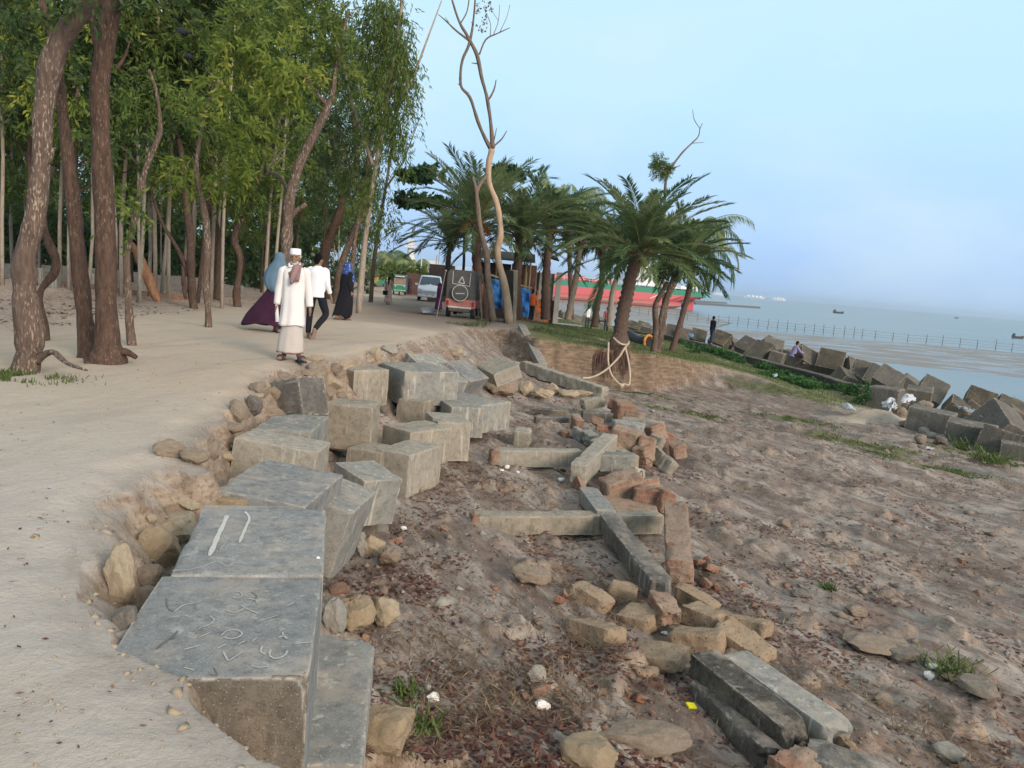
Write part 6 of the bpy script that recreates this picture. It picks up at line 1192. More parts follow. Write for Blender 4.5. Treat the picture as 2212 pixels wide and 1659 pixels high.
def figure(loc, rz, label, H=1.68, skin=None, th=((0, 0, -1), (0, 0, -1)), sh=((0, 0, -1), (0, 0, -1)), ua=((-.12, 0, -1), (.12, 0, -1)), fa=((-.03, -.1, -1), (.03, -.1, -1)), lean=(0, 0), bulk=1., vox=.014, turn=0, foot=None, pelz=None, group='people on the track and shore', face=True, cat='person'):
    """front of the figure is -y; index 0 = -x side limb. returns root, joints"""
    k = H/1.7; skin = skin or MAT_SKIN; Vv = lambda t: Vector(t)
    root = empty('person', loc, rz, label, cat, group); J = {}
    thl, shl, ual, fal = .42*k, .42*k, .29*k, .25*k
    ts = [Vv(t).normalized() for t in th]; ss = [Vv(t).normalized() for t in sh]
    low = max(-(t.z*thl+s.z*shl) for t, s in zip(ts, ss)); pz = pelz if pelz is not None else low+.075*k
    J['pel'] = Vector((0, 0, pz)); sp = Vector((lean[0], lean[1], 1)).normalized(); J['chest'] = J['pel']+sp*.38*k; J['neck'] = J['pel']+sp*.52*k; J['head'] = J['neck']+(sp+Vector((0, -.12, .3))).normalized()*.155*k
    parts = [tube(smoothpts([J['pel']-sp*.06*k, J['pel']+sp*.10*k, J['chest'], J['pel']+sp*.48*k, J['neck']+sp*.06*k], 2), [q*k*bulk for q in (.10, .13, .135, .13, .135, .14, .11, .06, .052)], 14)]
    for i, s in ((0, -1), (1, 1)):
        hip = J['pel']+Vector((s*.085*k, 0, 0)); kn = hip+ts[i]*thl; an = kn+ss[i]*shl; J['hip%d' % i], J['knee%d' % i], J['ank%d' % i] = hip, kn, an
        parts.append(tube([hip+Vector((0, 0, .05)), hip.lerp(kn, .3), kn, kn.lerp(an, .3), an], [.088*k*bulk, .082*k*bulk, .055*k, .055*k, .036*k], 12))
        fd = Vector((0, -1, 0)) if foot is None else Vv(foot[i]).normalized(); heel = an-fd*.045*k+Vector((0, 0, -.045*k)) if foot is None else an+Vector((0, 0, -.03*k)); J['fd%d' % i] = fd; J['heel%d' % i] = heel
        parts.append(tube([heel, an.lerp(heel+fd*.1*k, .5), heel+fd*.14*k, heel+fd*.21*k], [.034*k, .04*k, .036*k, .022*k], 8)); parts.append(tube([an+Vector((0, 0, .03)), heel+fd*.03*k], [.036*k, .032*k], 8))
        shd = J['pel']+sp*.47*k+Vector((s*.165*k*bulk, 0, 0)); u_ = Vv(ua[i]).normalized(); f_ = Vv(fa[i]).normalized(); el = shd+u_*ual; wr = el+f_*fal; J['sho%d' % i], J['elb%d' % i], J['wri%d' % i], J['hd%d' % i] = shd, el, wr, f_
        parts.append(tube([shd-Vector((s*.05, 0, 0)), shd, shd.lerp(el, .5), el, el.lerp(wr, .3), wr, wr+f_*.02], [.05*k, .052*k, .045*k, .036*k, .036*k, .024*k, .026*k], 10)); parts += hand(wr, f_, -s, .6, k)
    h = J['head']; R = Matrix.Rotation(turn, 3, 'Z')
    def hp(x, y, z): return h+R@Vector((x, y, z))*k
    parts += [ell(h, (.075*k, .092*k, .108*k), 16, 12), ell(hp(0, -.030, -.055), (.052*k, .055*k, .055*k)), ell(hp(0, -.060, -.092), (.028*k, .026*k, .022*k)), tube([hp(0, .0, -.08), J['neck']+Vector((0, 0, .0))], [.05*k, .055*k], 10),
        tube([hp(0, -.088, .01), hp(0, -.105, -.018), hp(0, -.114, -.032), hp(0, -.095, -.040)], [.008*k, .012*k, .016*k, .010*k], 6), ell(hp(0, -.090, -.062), (.024*k, .012*k, .006*k)), ell(hp(0, -.088, -.073), (.02*k, .012*k, .006*k)),
        ell(hp(0, -.082, .028), (.045*k, .014*k, .009*k)), ell(hp(-.045, -.055, -.025), (.022*k, .024*k, .02*k)), ell(hp(.045, -.055, -.025), (.022*k, .024*k, .02*k)), ell(hp(-.077, .005, -.012), (.010*k, .02*k, .032*k)), ell(hp(.077, .005, -.012), (.010*k, .02*k, .032*k))]
    solid('body', parts, skin, root, vox, 2)
    if face:
        for s in (-1, 1):
            v, f = ell(hp(s*.032, -.0905, .010), (.013*k, .006*k, .007*k), 8, 6); mesh('eye', v, f, MAT_EYE, root, smooth=True); v, f = ell(hp(s*.034, -.097, .034), (.02*k, .006*k, .004*k), 8, 6); mesh('eyebrow', v, f, MAT_HAIR if skin is MAT_SKIN2 else MAT_GREYHAIR, root, smooth=True)
    J['hp'] = hp; J['k'] = k; J['sp'] = sp; J['root'] = root; return root, J
MAT_EYE = flat('eye', (.03, .02, .018), .3)
def hair_cap(J, mat, long=0, front=-.02):
    hp, k = J['hp'], J['k']; P_ = [ell(hp(0, .012, .022), (.083*k, .096*k, .108*k), 16, 10), ell(hp(0, .05, -.02), (.07*k, .06*k, .08*k))]
    if long: P_ += [tube([hp(0, .08, .0), hp(0, .12, -.15), hp(0, .13, -.35), hp(0, .12, -long)], [.06*k, .06*k, .05*k, .02*k], 8)]
    v, f = join(P_); o = solid('hair', P_, mat, J['root'], .014, 2); me = o.data; bm = bmesh.new(); bm.from_mesh(me)
    lim = hp(0, front, 0); fwd = (hp(0, -1, 0)-hp(0, 0, 0)).normalized(); h = hp(0, 0, 0)
    dl = [q for q in bm.verts if (q.co-h).dot(fwd) > .045*k and q.co.z < h.z+.055*k]; bmesh.ops.delete(bm, geom=dl, context='VERTS'); bm.to_mesh(me); bm.free(); return o
def trousers(J, mat, r=1., name='trousers', bulk=1.):
    k = J['k']; P_ = [loft(rsm([(J['pel']+J['sp']*.13*k, .145*k*bulk, .12*k*bulk), (J['pel'], .158*k*bulk, .13*k*bulk), (J['pel']-Vector((0, 0, .1*k)), .135*k, .115*k)]), 20, cap=(True, True))]
    for i in (0, 1):
        a, b, c = J['hip%d' % i], J['knee%d' % i], J['ank%d' % i]; P_.append(tube(smoothpts([a+Vector((0, 0, .04)), a.lerp(b, .5), b, b.lerp(c, .5), c+(b-c).normalized()*.03], 3), [q*k*r for q in np.interp(np.linspace(0, 1, 13), [0, .25, .5, .75, 1], [.1, .092, .072, .066, .056])], 12))
    return solid(name, P_, mat, J['root'], .014, 3)
def shirt(J, mat, hem=-.06, sleeve=1., name='shirt', wid=1., fl=1.0, collar=True):
    k, sp = J['k'], J['sp']; up = [(.545, .07, .07), (.51, .13, .09), (.47, .195, .135), (.40, .195, .155), (.28, .175, .155), (.15, .172, .152), (.05, .172, .15), (hem, .178*fl, .155*fl)]
    P_ = [loft(rsm([(J['pel']+sp*a*k, b*k*wid, c*k*wid) for a, b, c in up], 3), 28, fold=.035, nf=7, cap=(True, True))]
    for i in (0, 1):
        a, b, c = J['sho%d' % i], J['elb%d' % i], J['wri%d' % i]; e = b.lerp(c, max(0, sleeve*2-1)) if sleeve > .5 else a.lerp(b, sleeve*2)
        pts = [a+(J['chest']-a)*.15, a, a.lerp(b, .5), b, b.lerp(e, .5), e] if sleeve > .5 else [a+(J['chest']-a)*.15, a, a.lerp(e, .5), e]; P_.append(tube(smoothpts(pts, 3), [q*k for q in np.interp(np.linspace(0, 1, 3*(len(pts)-1)+1), [0, .25, .6, .92, 1], [.065, .07, .056, .046, .05])], 12))
    if collar: P_.append(tube([J['neck']+Vector((0, 0, -.02*k)), J['neck']+Vector((0, -.005, .035*k))], [.075*k, .062*k], 12))
    return solid(name, P_, mat, J['root'], .013, 3)
def shoes(J, mat=None, name='shoe', thick=.03, strap=True):
    k = J['k']
    for i in (0, 1):
        h, fd = J['heel%d' % i], J['fd%d' % i]; s = fd.cross(Vector((0, 0, 1))).normalized(); n = s.cross(fd); P_ = []
        V = []; Fc = []; prof = [(-.045, .03), (-.02, .04), (.06, .038), (.14, .05), (.20, .045), (.245, .02)]
        for z in (-.046, -.046+thick):
            for t, w_ in prof: V += [h+(fd*t-s*w_+n*z)*k, h+(fd*t+s*w_+n*z)*k]
        m = len(prof)*2
        for q in range(len(prof)-1): a = q*2; Fc += [(a, a+2, a+3, a+1), (m+a+1, m+a+3, m+a+2, m+a), (a, m+a, m+a+2, a+2), (a+1, a+3, m+a+3, m+a+1)]
        Fc += [(0, 1, m+1, m), (m-2, m*2-2, m*2-1, m-1)]
        o = mesh(name, V, Fc, mat or SOLE, J['root'])
        if strap: v, f = tube(smoothpts([h+(fd*.12-s*.047+n*-.03)*k, h+(fd*.12-s*.035+n*.03)*k, h+(fd*.12+n*.045)*k, h+(fd*.12+s*.035+n*.03)*k, h+(fd*.12+s*.047+n*-.03)*k], 3), .018*k, 6); mesh('strap', v, f, mat or SOLE, o, smooth=True)
W_SHIRT = cloth('white_cotton', (.74, .72, .71), .05); W_SHIRT2 = cloth('crisp_white_cotton', (.78, .79, .82), .04)
def robe(root, rings, mat, name, fold=.06, nf=9, seed=0, cap=(False, False), seg=48, hem=.01, k=5):
    v, f = loft(rsm(rings, k), seg, fold, nf, seed, cap, hem); o = mesh(name, v, f, mat, root, smooth=True); md = o.modifiers.new('t', 'SOLIDIFY'); md.thickness = .006; return o
def sleeves(J, mat, rad=.06, name='sleeve', to=.93):
    for i in (0, 1):
        a, b, c = J['sho%d' % i], J['elb%d' % i], J['wri%d' % i]; e = b.lerp(c, to); v, f = tube(smoothpts([a+(J['chest']-a)*.25, a, a.lerp(b, .5), b, b.lerp(e, .5), e], 4), [q*J['k'] for q in np.interp(np.linspace(0, 1, 21), [0, .2, .6, .9, 1], [rad*.95, rad*1.15, rad, rad*.85, rad*.8])], 14); v = bumpy(v, .008, 14, i); mesh(name, v, f, mat, J['root'], smooth=True)
# the old man
g = P(628, 774, 0); g.z = gz(g.x, g.y)
yaw = math.atan2(-g.x, g.y)*.9*-1
root, J = figure(g, yaw*-.3, 'old man in long white shirt and cap on the track, holding a folded paper', 1.63, MAT_SKIN, ua=((-.20, .02, -1), (.20, .02, -1)), fa=((-.08, -.06, -1), (.14, -.08, -1)), foot=((-.25, -1, 0), (.62, -.8, 0)), vox=.009, sh=((-.02, 0, -1), (.06, 0, -1)), th=((-.02, 0, -1), (.02, 0, -1)))
k = J['k']; kz = lambda z: Vector((0, .0, z))
robe(root, [(kz(.98), .12, .10), (kz(.7), .135, .11), (kz(.52), .15, .12), ((-.012, 0, .34), .18, .145), ((-.018, 0, .13), .195, .16)], cloth('cream_wrap', (.50, .46, .43), .05, ((.50, .45, .44), 60, .2)), 'lungi', .035, 8, 3)
robe(root, [((-.018, 0, .137), .199, .164), ((-.018, 0, .122), .2, .165)], cloth('maroon_border', (.25, .10, .10)), 'lungi_border', .035, 8, 3, k=2)
robe(root, [((0, 0, 1.41), .062, .06), ((0, 0, 1.385), .115, .085), ((0, 0, 1.345), .165, .105), ((0, 0, 1.27), .182, .122), ((0, 0, 1.1), .168, .13), ((0, 0, .9), .165, .135), ((.0, 0, .7), .178, .142), ((-.01, 0, .53), .192, .15)], W_SHIRT, 'long_shirt', .075, 7, 5, hem=.012)
sleeves(J, W_SHIRT, .062, 'shirt_sleeve')
for i in (0, 1): a, b = J['elb%d' % i], J['wri%d' % i]; v, f = tube([a.lerp(b, .82), a.lerp(b, .97)], [.046, .05], 12); mesh('cuff', v, f, W_SHIRT, root, smooth=True)
v, f = join([tube([(Vector((s*.012, -.085, 1.405))), Vector((s*.055, -.098, 1.385)), Vector((s*.075, -.05, 1.42)), Vector((s*.06, .03, 1.45))], [.012, .022, .02, .015], 6) for s in (-1, 1)]); mesh('collar', v, f, W_SHIRT, root, smooth=True)
SC = cloth('plaid_scarf', (.27, .17, .17), .25, ((.22, .23, .27), 30, .3))
V = []; n = 14
for i in range(n+1):
    t = i/n; c = Vector((.085, .06, 1.44)).lerp(Vector((.06, -.10, 1.40)), min(1, t*3)) if t < .34 else Vector((.06, -.10, 1.40)).lerp(Vector((.03, -.165, 1.17)), (t-.34)/.66)
    w_ = .035+.03*math.sin(t*2.6); 
    for j in range(9): u = j/8-.5; V.append(c+Vector((u*w_*2, -.012*math.cos(u*9+t*4)-.008, -.02*abs(u)+(.03*math.sin(u*5) if i == n else 0))))
Fc = [(i*9+j, i*9+j+1, (i+1)*9+j+1, (i+1)*9+j) for i in range(n) for j in range(8)]; o = mesh('scarf', V, Fc, SC, root, smooth=True); md = o.modifiers.new('t', 'SOLIDIFY'); md.thickness = .018
hp = J['hp']; rr2 = []
v, f = loft([(hp(0, .004, .045), .083*k, .099*k), (hp(0, .004, .075), .084*k, .1*k), (hp(0, .004, .125), .080*k, .094*k), (hp(0, .004, .135), .072*k, .086*k), (hp(0, .004, .138), .03*k, .04*k)], 28, cap=(False, True)); mesh('cap', v, f, W_SHIRT2, root, smooth=True)
solid('beard', [ell(hp(0, -.062, -.098), (.04*k, .03*k, .034*k)), ell(hp(-.04, -.035, -.075), (.022*k, .04*k, .03*k)), ell(hp(.04, -.035, -.075), (.022*k, .04*k, .03*k)), ell(hp(0, -.103, -.052), (.028*k, .008*k, .006*k))], MAT_GREYHAIR, root, .006, 1)
solid('hair', [ell(hp(s*.07, .025, .015), (.018*k, .05*k, .035*k)) for s in (-1, 1)]+[ell(hp(0, .075, .0), (.06*k, .028*k, .05*k))], MAT_GREYHAIR, root, .008, 1)
shoes(J, None, 'sandal', .022)
wr = J['wri0']+J['hd0']*.09
PAPER = flat('paper', (.62, .62, .63), .7)
wp_ = g+Matrix.Rotation(yaw*-.3, 3, 'Z')@wr
v, f = tube([Vector((0, 0, .10)), Vector((.012, -.01, 0)), Vector((.03, -.01, -.16))], [.018, .026, .03], 8); tag(mesh('folded_paper', v, f, PAPER, None, loc=wp_), "rolled white paper held in the old man's hand", 'paper')
# the man in a white shirt walking away
g = P(672, 728, 0); g.z = gz(g.x, g.y)
root, J = figure(g+Vector((.06, 0, 0)), R_(176), 'man in white shirt and black trousers walking away along the track', 1.62, MAT_SKIN2, th=((-.28, -.12, -1), (.10, -.08, -1)), sh=((.45, .75, -1), (.0, .12, -1)), ua=((-.22, .12, -1), (.2, .1, -1)), fa=((-.22, -.35, -1), (.05, -.3, -1)), foot=((.35, -.25, -1), (-.1, -1, 0)), vox=.011, turn=R_(-25), lean=(0, -.04))
hair_cap(J, MAT_HAIR); trousers(J, cloth('black_denim', (.012, .013, .02)), .95); shirt(J, W_SHIRT2, -.07, .86, wid=1.02, fl=1.02); shoes(J, flat('tan_sandal', (.25, .19, .15), .7), 'sandal', .025)
# the woman in a blue grey veil and a purple dress, behind the old man
g = P(592, 716, 0); g.z = gz(g.x, g.y)
VEIL = cloth('blue_grey_veil', (.115, .19, .26), .15); PURP = cloth('dark_purple_dress', (.045, .014, .035), .2)
root, J = figure(g+Vector((.05, 0, 0)), R_(170), 'woman in blue grey veil and billowing dark purple dress behind the old man', 1.56, MAT_SKIN2, ua=((-.1, -.2, -1), (.1, -.2, -1)), fa=((.2, -.8, -.3), (-.2, -.8, -.3)), th=((0, .15, -1), (0, -.2, -1)), vox=.014, face=False)
robe(root, [((0, 0, 1.34), .05, .06), ((0, 0, 1.28), .17, .12), ((0, 0, 1.05), .19, .15), ((.02, 0, .85), .2, .17), ((.12, .02, .55), .33, .2), ((.22, .03, .32), .42, .24), ((.28, .03, .13), .46, .25)], PURP, 'dress', .09, 7, 4, hem=.04)
robe(root, [((0, -.0, 1.575), .012, .012), ((0, 0, 1.56), .06, .07), ((0, 0, 1.5), .10, .115), ((0, .01, 1.40), .115, .125), ((.02, .02, 1.28), .19, .15), ((.05, .04, 1.08), .235, .175), ((.03, .06, .88), .19, .16), ((-.02, .08, .78), .10, .10)], VEIL, 'veil', .05, 8, 6, hem=.05)
sleeves(J, PURP, .065); shoes(J, None, 'shoe', .03, False)
# the woman in black
g = P(745, 691, -.03); g.z = gz(g.x, g.y)
BLK = cloth('black_robe', (.010, .010, .014), .1); BSC = cloth('blue_patterned_scarf', (.035, .075, .26), .3, ((.30, .34, .48), 14, .3))
root, J = figure(g, R_(130), 'woman in black robe with a blue patterned scarf walking up the track', 1.50, MAT_SKIN2, ua=((-.12, .1, -1), (.15, -.1, -1)), fa=((-.1, -.3, -1), (.1, -.7, -1)), th=((0, .3, -1), (0, -.22, -1)), sh=((0, .5, -1), (0, .1, -1)), vox=.014, face=False)
robe(root, [((0, 0, 1.30), .05, .06), ((0, 0, 1.24), .17, .13), ((0, 0, 1.0), .2, .17), ((0, 0, .8), .2, .18), ((0, .03, .5), .21, .22), ((0, .06, .28), .2, .25), ((0, .10, .10), .18, .27)], BLK, 'robe', .07, 6, 9, hem=.05)
robe(root, [((0, 0, 1.51), .012, .012), ((0, 0, 1.49), .065, .07), ((0, 0, 1.42), .105, .115), ((0, .0, 1.33), .112, .125), ((0, -.01, 1.22), .19, .15), ((0, -.03, 1.08), .2, .165), ((0, -.04, .98), .17, .15)], BSC, 'scarf', .05, 7, 2, hem=.05)
sleeves(J, BLK, .07); shoes(J, flat('brown_shoe', (.10, .06, .04), .6), 'shoe', .03, False)
# smaller figures
def robed(D, z, H, rz, label, dress, scarf, sway=(0, 0), hair=False, w_=1., vox=.022):
    g = P(D[0], D[1], z); g.z = gz(g.x, g.y)
    root, J = figure(g, rz, label, H, MAT_SKIN2, ua=((-.2, 0, -1), (.2, 0, -1)), fa=((-.1, -.3, -1), (.1, -.3, -1)), th=((0, .15, -1), (0, -.15, -1)), vox=vox, face=False)
    s = H/1.55; robe(root, [((0, 0, 1.34*s), .05, .06), ((0, 0, 1.27*s), .17*w_, .12), ((0, 0, 1.0*s), .16*w_, .14), ((sway[0]*.3, 0, .7*s), .2*w_, .16), ((sway[0]*.7, 0, .4*s), .24*w_, .19), ((sway[0], 0, .14*s), .28*w_, .21)], dress, 'dress', .07, 6, 3, hem=.03, seg=28, k=3)
    if scarf: robe(root, [((0, 0, 1.565*s), .012, .012), ((0, 0, 1.5*s), .1, .11), ((0, 0, 1.38*s), .11, .12), ((0, 0, 1.2*s), .19, .15), ((0, 0, 1.0*s), .17, .14)], scarf, 'scarf', .05, 6, 4, seg=28, k=3)
    sleeves(J, dress, .06)
    if hair: hair_cap(J, MAT_HAIR, .55)
    shoes(J, None, 'shoe', .03, False); return root, J
BEIG = cloth('patterned_beige_dress', (.45, .34, .30), .1, ((.14, .06, .06), 9, .3)); MAUV = cloth('purple_robe', (.12, .03, .10), .2); MAUV2 = cloth('deep_purple_robe', (.06, .025, .06), .2)
root, J = robed((838, 657), -.7, 1.55, R_(175), 'woman with long black hair in a beige patterned dress on the road', BEIG, None, hair=True, w_=.85)
tag(block_obj('shoulder_bag', (.28, .1, .26), Matrix.Translation(root.location+Vector((-.17, -.14, .78))), BLK, sp=.06, rad=.03, chip=.0), 'black bag at the hip of the long-haired woman', 'bag')
robed((947, 666), -.6, 1.56, R_(100), 'woman in a purple robe beside the covered truck', MAUV, MAUV)
robed((884, 633), -.85, 1.5, R_(90), 'woman in deep purple walking past the front of the green rickshaw', MAUV2, MAUV2, sway=(.15, 0))
robed((874, 630), -.85, 1.52, R_(120), 'second purple-robed figure, nearer the green rickshaw', MAUV, MAUV2)
def man(D, z, H, rz, label, sc_, tc_, sleeve=1., **kw):
    g = P(D[0], D[1], z)
    if 'zfix' in kw: g.z = kw.pop('zfix')
    else: g.z = gz(g.x, g.y)
    root, J = figure(g, rz, label, H, MAT_SKIN2, vox=.018, **kw); hair_cap(J, MAT_HAIR); trousers(J, tc_, .98); shirt(J, sc_, -.06, sleeve); shoes(J, None, 'shoe', .035, False); return root, J
JEAN = cloth('blue_jeans', (.035, .055, .11), .2); DKT = cloth('dark_trousers', (.015, .015, .02))
man((1146, 694), -.72, 1.62, R_(165), 'man in orange shirt and dark trousers next to the blue tarpaulin', cloth('orange_shirt', (.50, .10, .035)), DKT, .7, ua=((-.2, -.1, -1), (.2, .1, -1)), fa=((-.1, -.5, -1), (.05, -.3, -1)))
man((1267, 713), -1.7, 1.62, R_(60), 'man in white shirt and grey green trousers by the palms near the sea wall', W_SHIRT2, cloth('grey_green_trousers', (.06, .085, .085)), .95, th=((0, .12, -1), (0, -.15, -1)))
root, J = man((1308, 718), -1.7, 1.66, R_(10), 'man in salmon pink shirt with a white mark on it, wearing jeans', cloth('salmon_shirt', (.42, .13, .12)), JEAN, .6, ua=((-.2, 0, -1), (.2, 0, -1)), fa=((-.1, -.2, -1), (.1, -.2, -1)))
v, f = ell((0, 0, 0), (.055, .02, .07), 5, 4); mesh('shirt_print', [q+J['pel']+Vector((.02, -.115, .36)) for q in v], f, W_SHIRT2, root)
g = P(1535, 745, WALLZ)
root, J = man((1535, 745), WALLZ, 1.66, R_(120), 'man in black shirt and jeans on the sea wall, phone held to his ear', cloth('black_shirt', (.012, .014, .025)), JEAN, .55, zfix=WALLZ+.02, ua=((-.2, .1, -1), (.25, -.5, -.8)), fa=((-.1, -.2, -1), (-.1, .1, 1)), th=((0, .1, -1), (0, -.15, -1)))
# seated man
g = P(1712, 768, -1.36)
root, J = figure(Vector((g.x, g.y, -1.46)), R_(95), 'man in lavender shirt sitting on the armour cubes facing the sea, hand at his mouth', 1.66, MAT_SKIN2, th=((-.15, -1, .12), (.15, -1, .05)), sh=((0, -.45, -1), (0, -.75, -.8)), ua=((-.2, -.6, -.8), (.2, -.5, -.8)), fa=((.1, -.9, -.2), (-.25, -.5, .95)), lean=(0, -.3), pelz=.12, vox=.018)
hair_cap(J, MAT_HAIR); trousers(J, DKT, 1.); shirt(J, cloth('lavender_shirt', (.27, .24, .42)), -.06, .9); shoes(J, None, 'shoe', .03, False)
# ---------------------------------------------------------------- vehicles, huts, ship
def bx(c, s, R=None):
    V = [Vector((x*s[0]/2, y*s[1]/2, z*s[2]/2)) for z in (-1, 1) for y in (-1, 1) for x in (-1, 1)]
    if R is not None: V = [R@v for v in V]
    return [v+Vector(c) for v in V], [(0, 2, 3, 1), (4, 5, 7, 6), (0, 1, 5, 4), (2, 6, 7, 3), (0, 4, 6, 2), (1, 3, 7, 5)]
def bar(a, b, w_, h_=None):
    a, b = Vector(a), Vector(b); d = b-a; q = d.to_track_quat('X', 'Z').to_matrix(); return bx((a+b)/2, (d.length, w_, h_ or w_), q)
def part(name, parts, mat, parent, bevel=0, smooth=False):
    v, f = join(parts); o = mesh(name, v, f, mat, parent, smooth)
    if bevel: md = o.modifiers.new('b', 'BEVEL'); md.width = bevel; md.segments = 2; md.limit_method = 'ANGLE'
    return o
def disc(c, r, t, axis='x', seg=20):
    pts = {'x': Vector((t/2, 0, 0)), 'y': Vector((0, t/2, 0))}[axis]; return tube([Vector(c)-pts, Vector(c)+pts], r, seg)
def paint(name, c, r=.35): m = flat(name, c, r, .05, 3, .5); return m
PT_BLACK = flat('black_canvas', (.10, .098, .095), .75, .2, 5); PT_RED = flat('faded_red_paint', (.50, .20, .17), .6, .2, 7); PT_W = flat('white_trim', (.65, .65, .62), .6); TYRE = flat('tyre_rubber', (.025, .023, .022), .9); RIMM = flat('steel_rim', (.25, .25, .25), .5)
MUDDY = flat('muddy_chassis', (.12, .095, .075), .9); VANP = paint('silver_blue_paint', (.52, .60, .68)); GLASSD = flat('dark_glass', (.03, .06, .09), .12, .1, 3, .6); LAMP = flat('lamp_glass', (.55, .58, .6), .2); CHR = flat('chrome', (.5, .5, .5), .3)
def wheel(root, c, r, w_, axis='x'):
    o = part('wheel', [disc(c, r, w_, axis)], TYRE, root, .02, True); s = .5*w_+.006; v, f = join([disc(c, r*.55, w_+.012, axis)]); mesh('rim', v, f, RIMM, o)
# covered human hauler, seen from behind (local -y is its rear)
g = PY(992, 684, 34.2); g.z = gz(g.x, g.y)
root = empty('covered_pickup', g, R_(-3), 'small pickup with a black canvas cover and red tailgate, seen from behind', 'pickup truck')
cv_ = [(-.66, .80), (-.66, 1.86), (-.6, 2.02), (-.5, 2.07), (.5, 2.07), (.6, 2.02), (.66, 1.86), (.66, .80)]
V = [Vector((x, y, z)) for y in (0, .7, 1.4, 2.1) for x, z in cv_]; n = len(cv_); Fc = [(j*n+i, j*n+i+1, (j+1)*n+i+1, (j+1)*n+i) for j in range(3) for i in range(n-1)]+[tuple(range(n))[::-1], tuple(range(3*n, 4*n))]
V = [v+Vector((0, 0, .02*math.sin(v.y*9))) for v in V]; part('canvas_cover', [(V, Fc)], PT_BLACK, root, .03, True)
part('tailgate', [bx((0, .0, .62), (1.28, .06, .36))], PT_RED, root, .02); part('side_panel', [bx((-.64, 1.0, .62), (.05, 2.0, .36))], PT_RED, root, .01); part('side_panel', [bx((.64, 1.0, .62), (.05, 2.0, .36))], PT_RED, root, .01)
part('bumper', [bx((.0, -.1, .45), (1.0, .06, .09)), bar((-.25, -.05, .5), (-.25, -.05, .35), .04), bar((.3, -.05, .5), (.3, -.05, .35), .04)], PT_W, root, .01)
part('chassis', [bx((0, 1.2, .36), (.9, 3.0, .14)), bar((-.5, .25, .28), (.5, .25, .28), .09), bx((0, .25, .28), (.2, .2, .2)), bx((-.52, .28, .45), (.2, .5, .14)), bx((.52, .28, .45), (.2, .5, .14))], MUDDY, root, .01)
part('cab', [bx((0, 2.6, .95), (1.3, 1.0, 1.2))], PT_RED, root, .12)
for x in (-.54, .54):
    for y in (.3, 2.6): wheel(root, (x, y, .27), .27, .16)
def line_loop(pts, w_, y): 
    return [bar((a[0], y, a[1]), (b[0], y, b[1]), .012, w_) for a, b in zip(pts, pts[1:])]
part('window_outline', line_loop([(-.40, 2.0), (-.40, 1.47), (.35, 1.40), (.37, 1.98)], .022, -.012), PT_W, root)
part('triangle_mark', line_loop([(0, 1.80), (-.14, 1.52), (.13, 1.50), (0, 1.80)], .035, -.014), PT_W, root)
sw_ = part('spare_wheel', [disc((-.02, -.10, 1.08), .345, .2, 'y', 28)], PT_BLACK, root, .03, True); v, f = tube([Vector((-.02+.34*math.cos(a), -.2, 1.08+.34*math.sin(a))) for a in np.linspace(0, 2*math.pi, 29)], .015, 5); mesh('rim_piping', v, f, PT_W, sw_); v, f = bar((-.2, -.206, 1.05), (.18, -.206, 1.08), .012, .03); mesh('white_dash', v, f, PT_W, sw_)
for x in (-.56, .56): part('tail_lamp', [bx((x, -.04, .62), (.10, .03, .2))], flat('tail_lamp_red', (.30, .02, .02), .3), root, .01)
a = PY(963, 585, 33.6); b = P(948, 672, gz(a.x, 33.6)); b = Vector((a.x-.25, 33.6, gz(a.x, 33.6)))
v, f = join([tube([b, a], .018, 6), ell(a, (.05, .05, .05), 8, 6)]); tag(mesh('flag_pole', v, f, RIMM), "thin metal pole with a ball tip at the pickup's near corner", 'pole')
# van
g = PY(927, 651, 52.5); g.z = gz(g.x, g.y)
root = empty('minivan', g, R_(6), 'silver white minivan facing the viewer on the earth road', 'van')
pr = [(0, .32, .80), (.0, .62, .83), (.05, .78, .84), (.75, .98, .84), (.95, 1.06, .83), (1.6, 1.62, .70), (1.9, 1.72, .68), (3.6, 1.72, .68), (4.2, 1.6, .7), (4.35, 1.0, .83), (4.35, .32, .83)]
V = []; Fc = []; m = 9
for y, z, hw in pr:
    for i in range(m): t = i/(m-1)*2-1; V.append(Vector((hw*t, y+(.16*t*t if y < 1.2 else .05*t*t), z-(.035*t*t if z > 1 else 0))))
n = len(pr)
for j in range(n-1):
    for i in range(m-1): a = j*m+i; Fc.append((a, a+1, a+m+1, a+m))
Fc.append(tuple([j*m for j in range(n)])); Fc.append(tuple([j*m+m-1 for j in range(n)])[::-1]); Fc.append(tuple(list(range(m))[::-1]+[n*m-m+i for i in range(m)])[::1])
part('body', [(V, Fc)], VANP, root, .05, True)
def patch(name, quad, mat, off, root=root):
    q = [Vector(p) for p in quad]; nrm = (q[1]-q[0]).cross(q[3]-q[0]).normalized()*off; V = q+[p+nrm for p in q]; return part(name, [(V, [(0, 1, 2, 3), (7, 6, 5, 4), (0, 4, 5, 1), (1, 5, 6, 2), (2, 6, 7, 3), (3, 7, 4, 0)])], mat, root, .01)
patch('windscreen', [(-.72, 1.03, 1.08), (.72, 1.03, 1.08), (.60, 1.62, 1.61), (-.60, 1.62, 1.61)], GLASSD, .035)
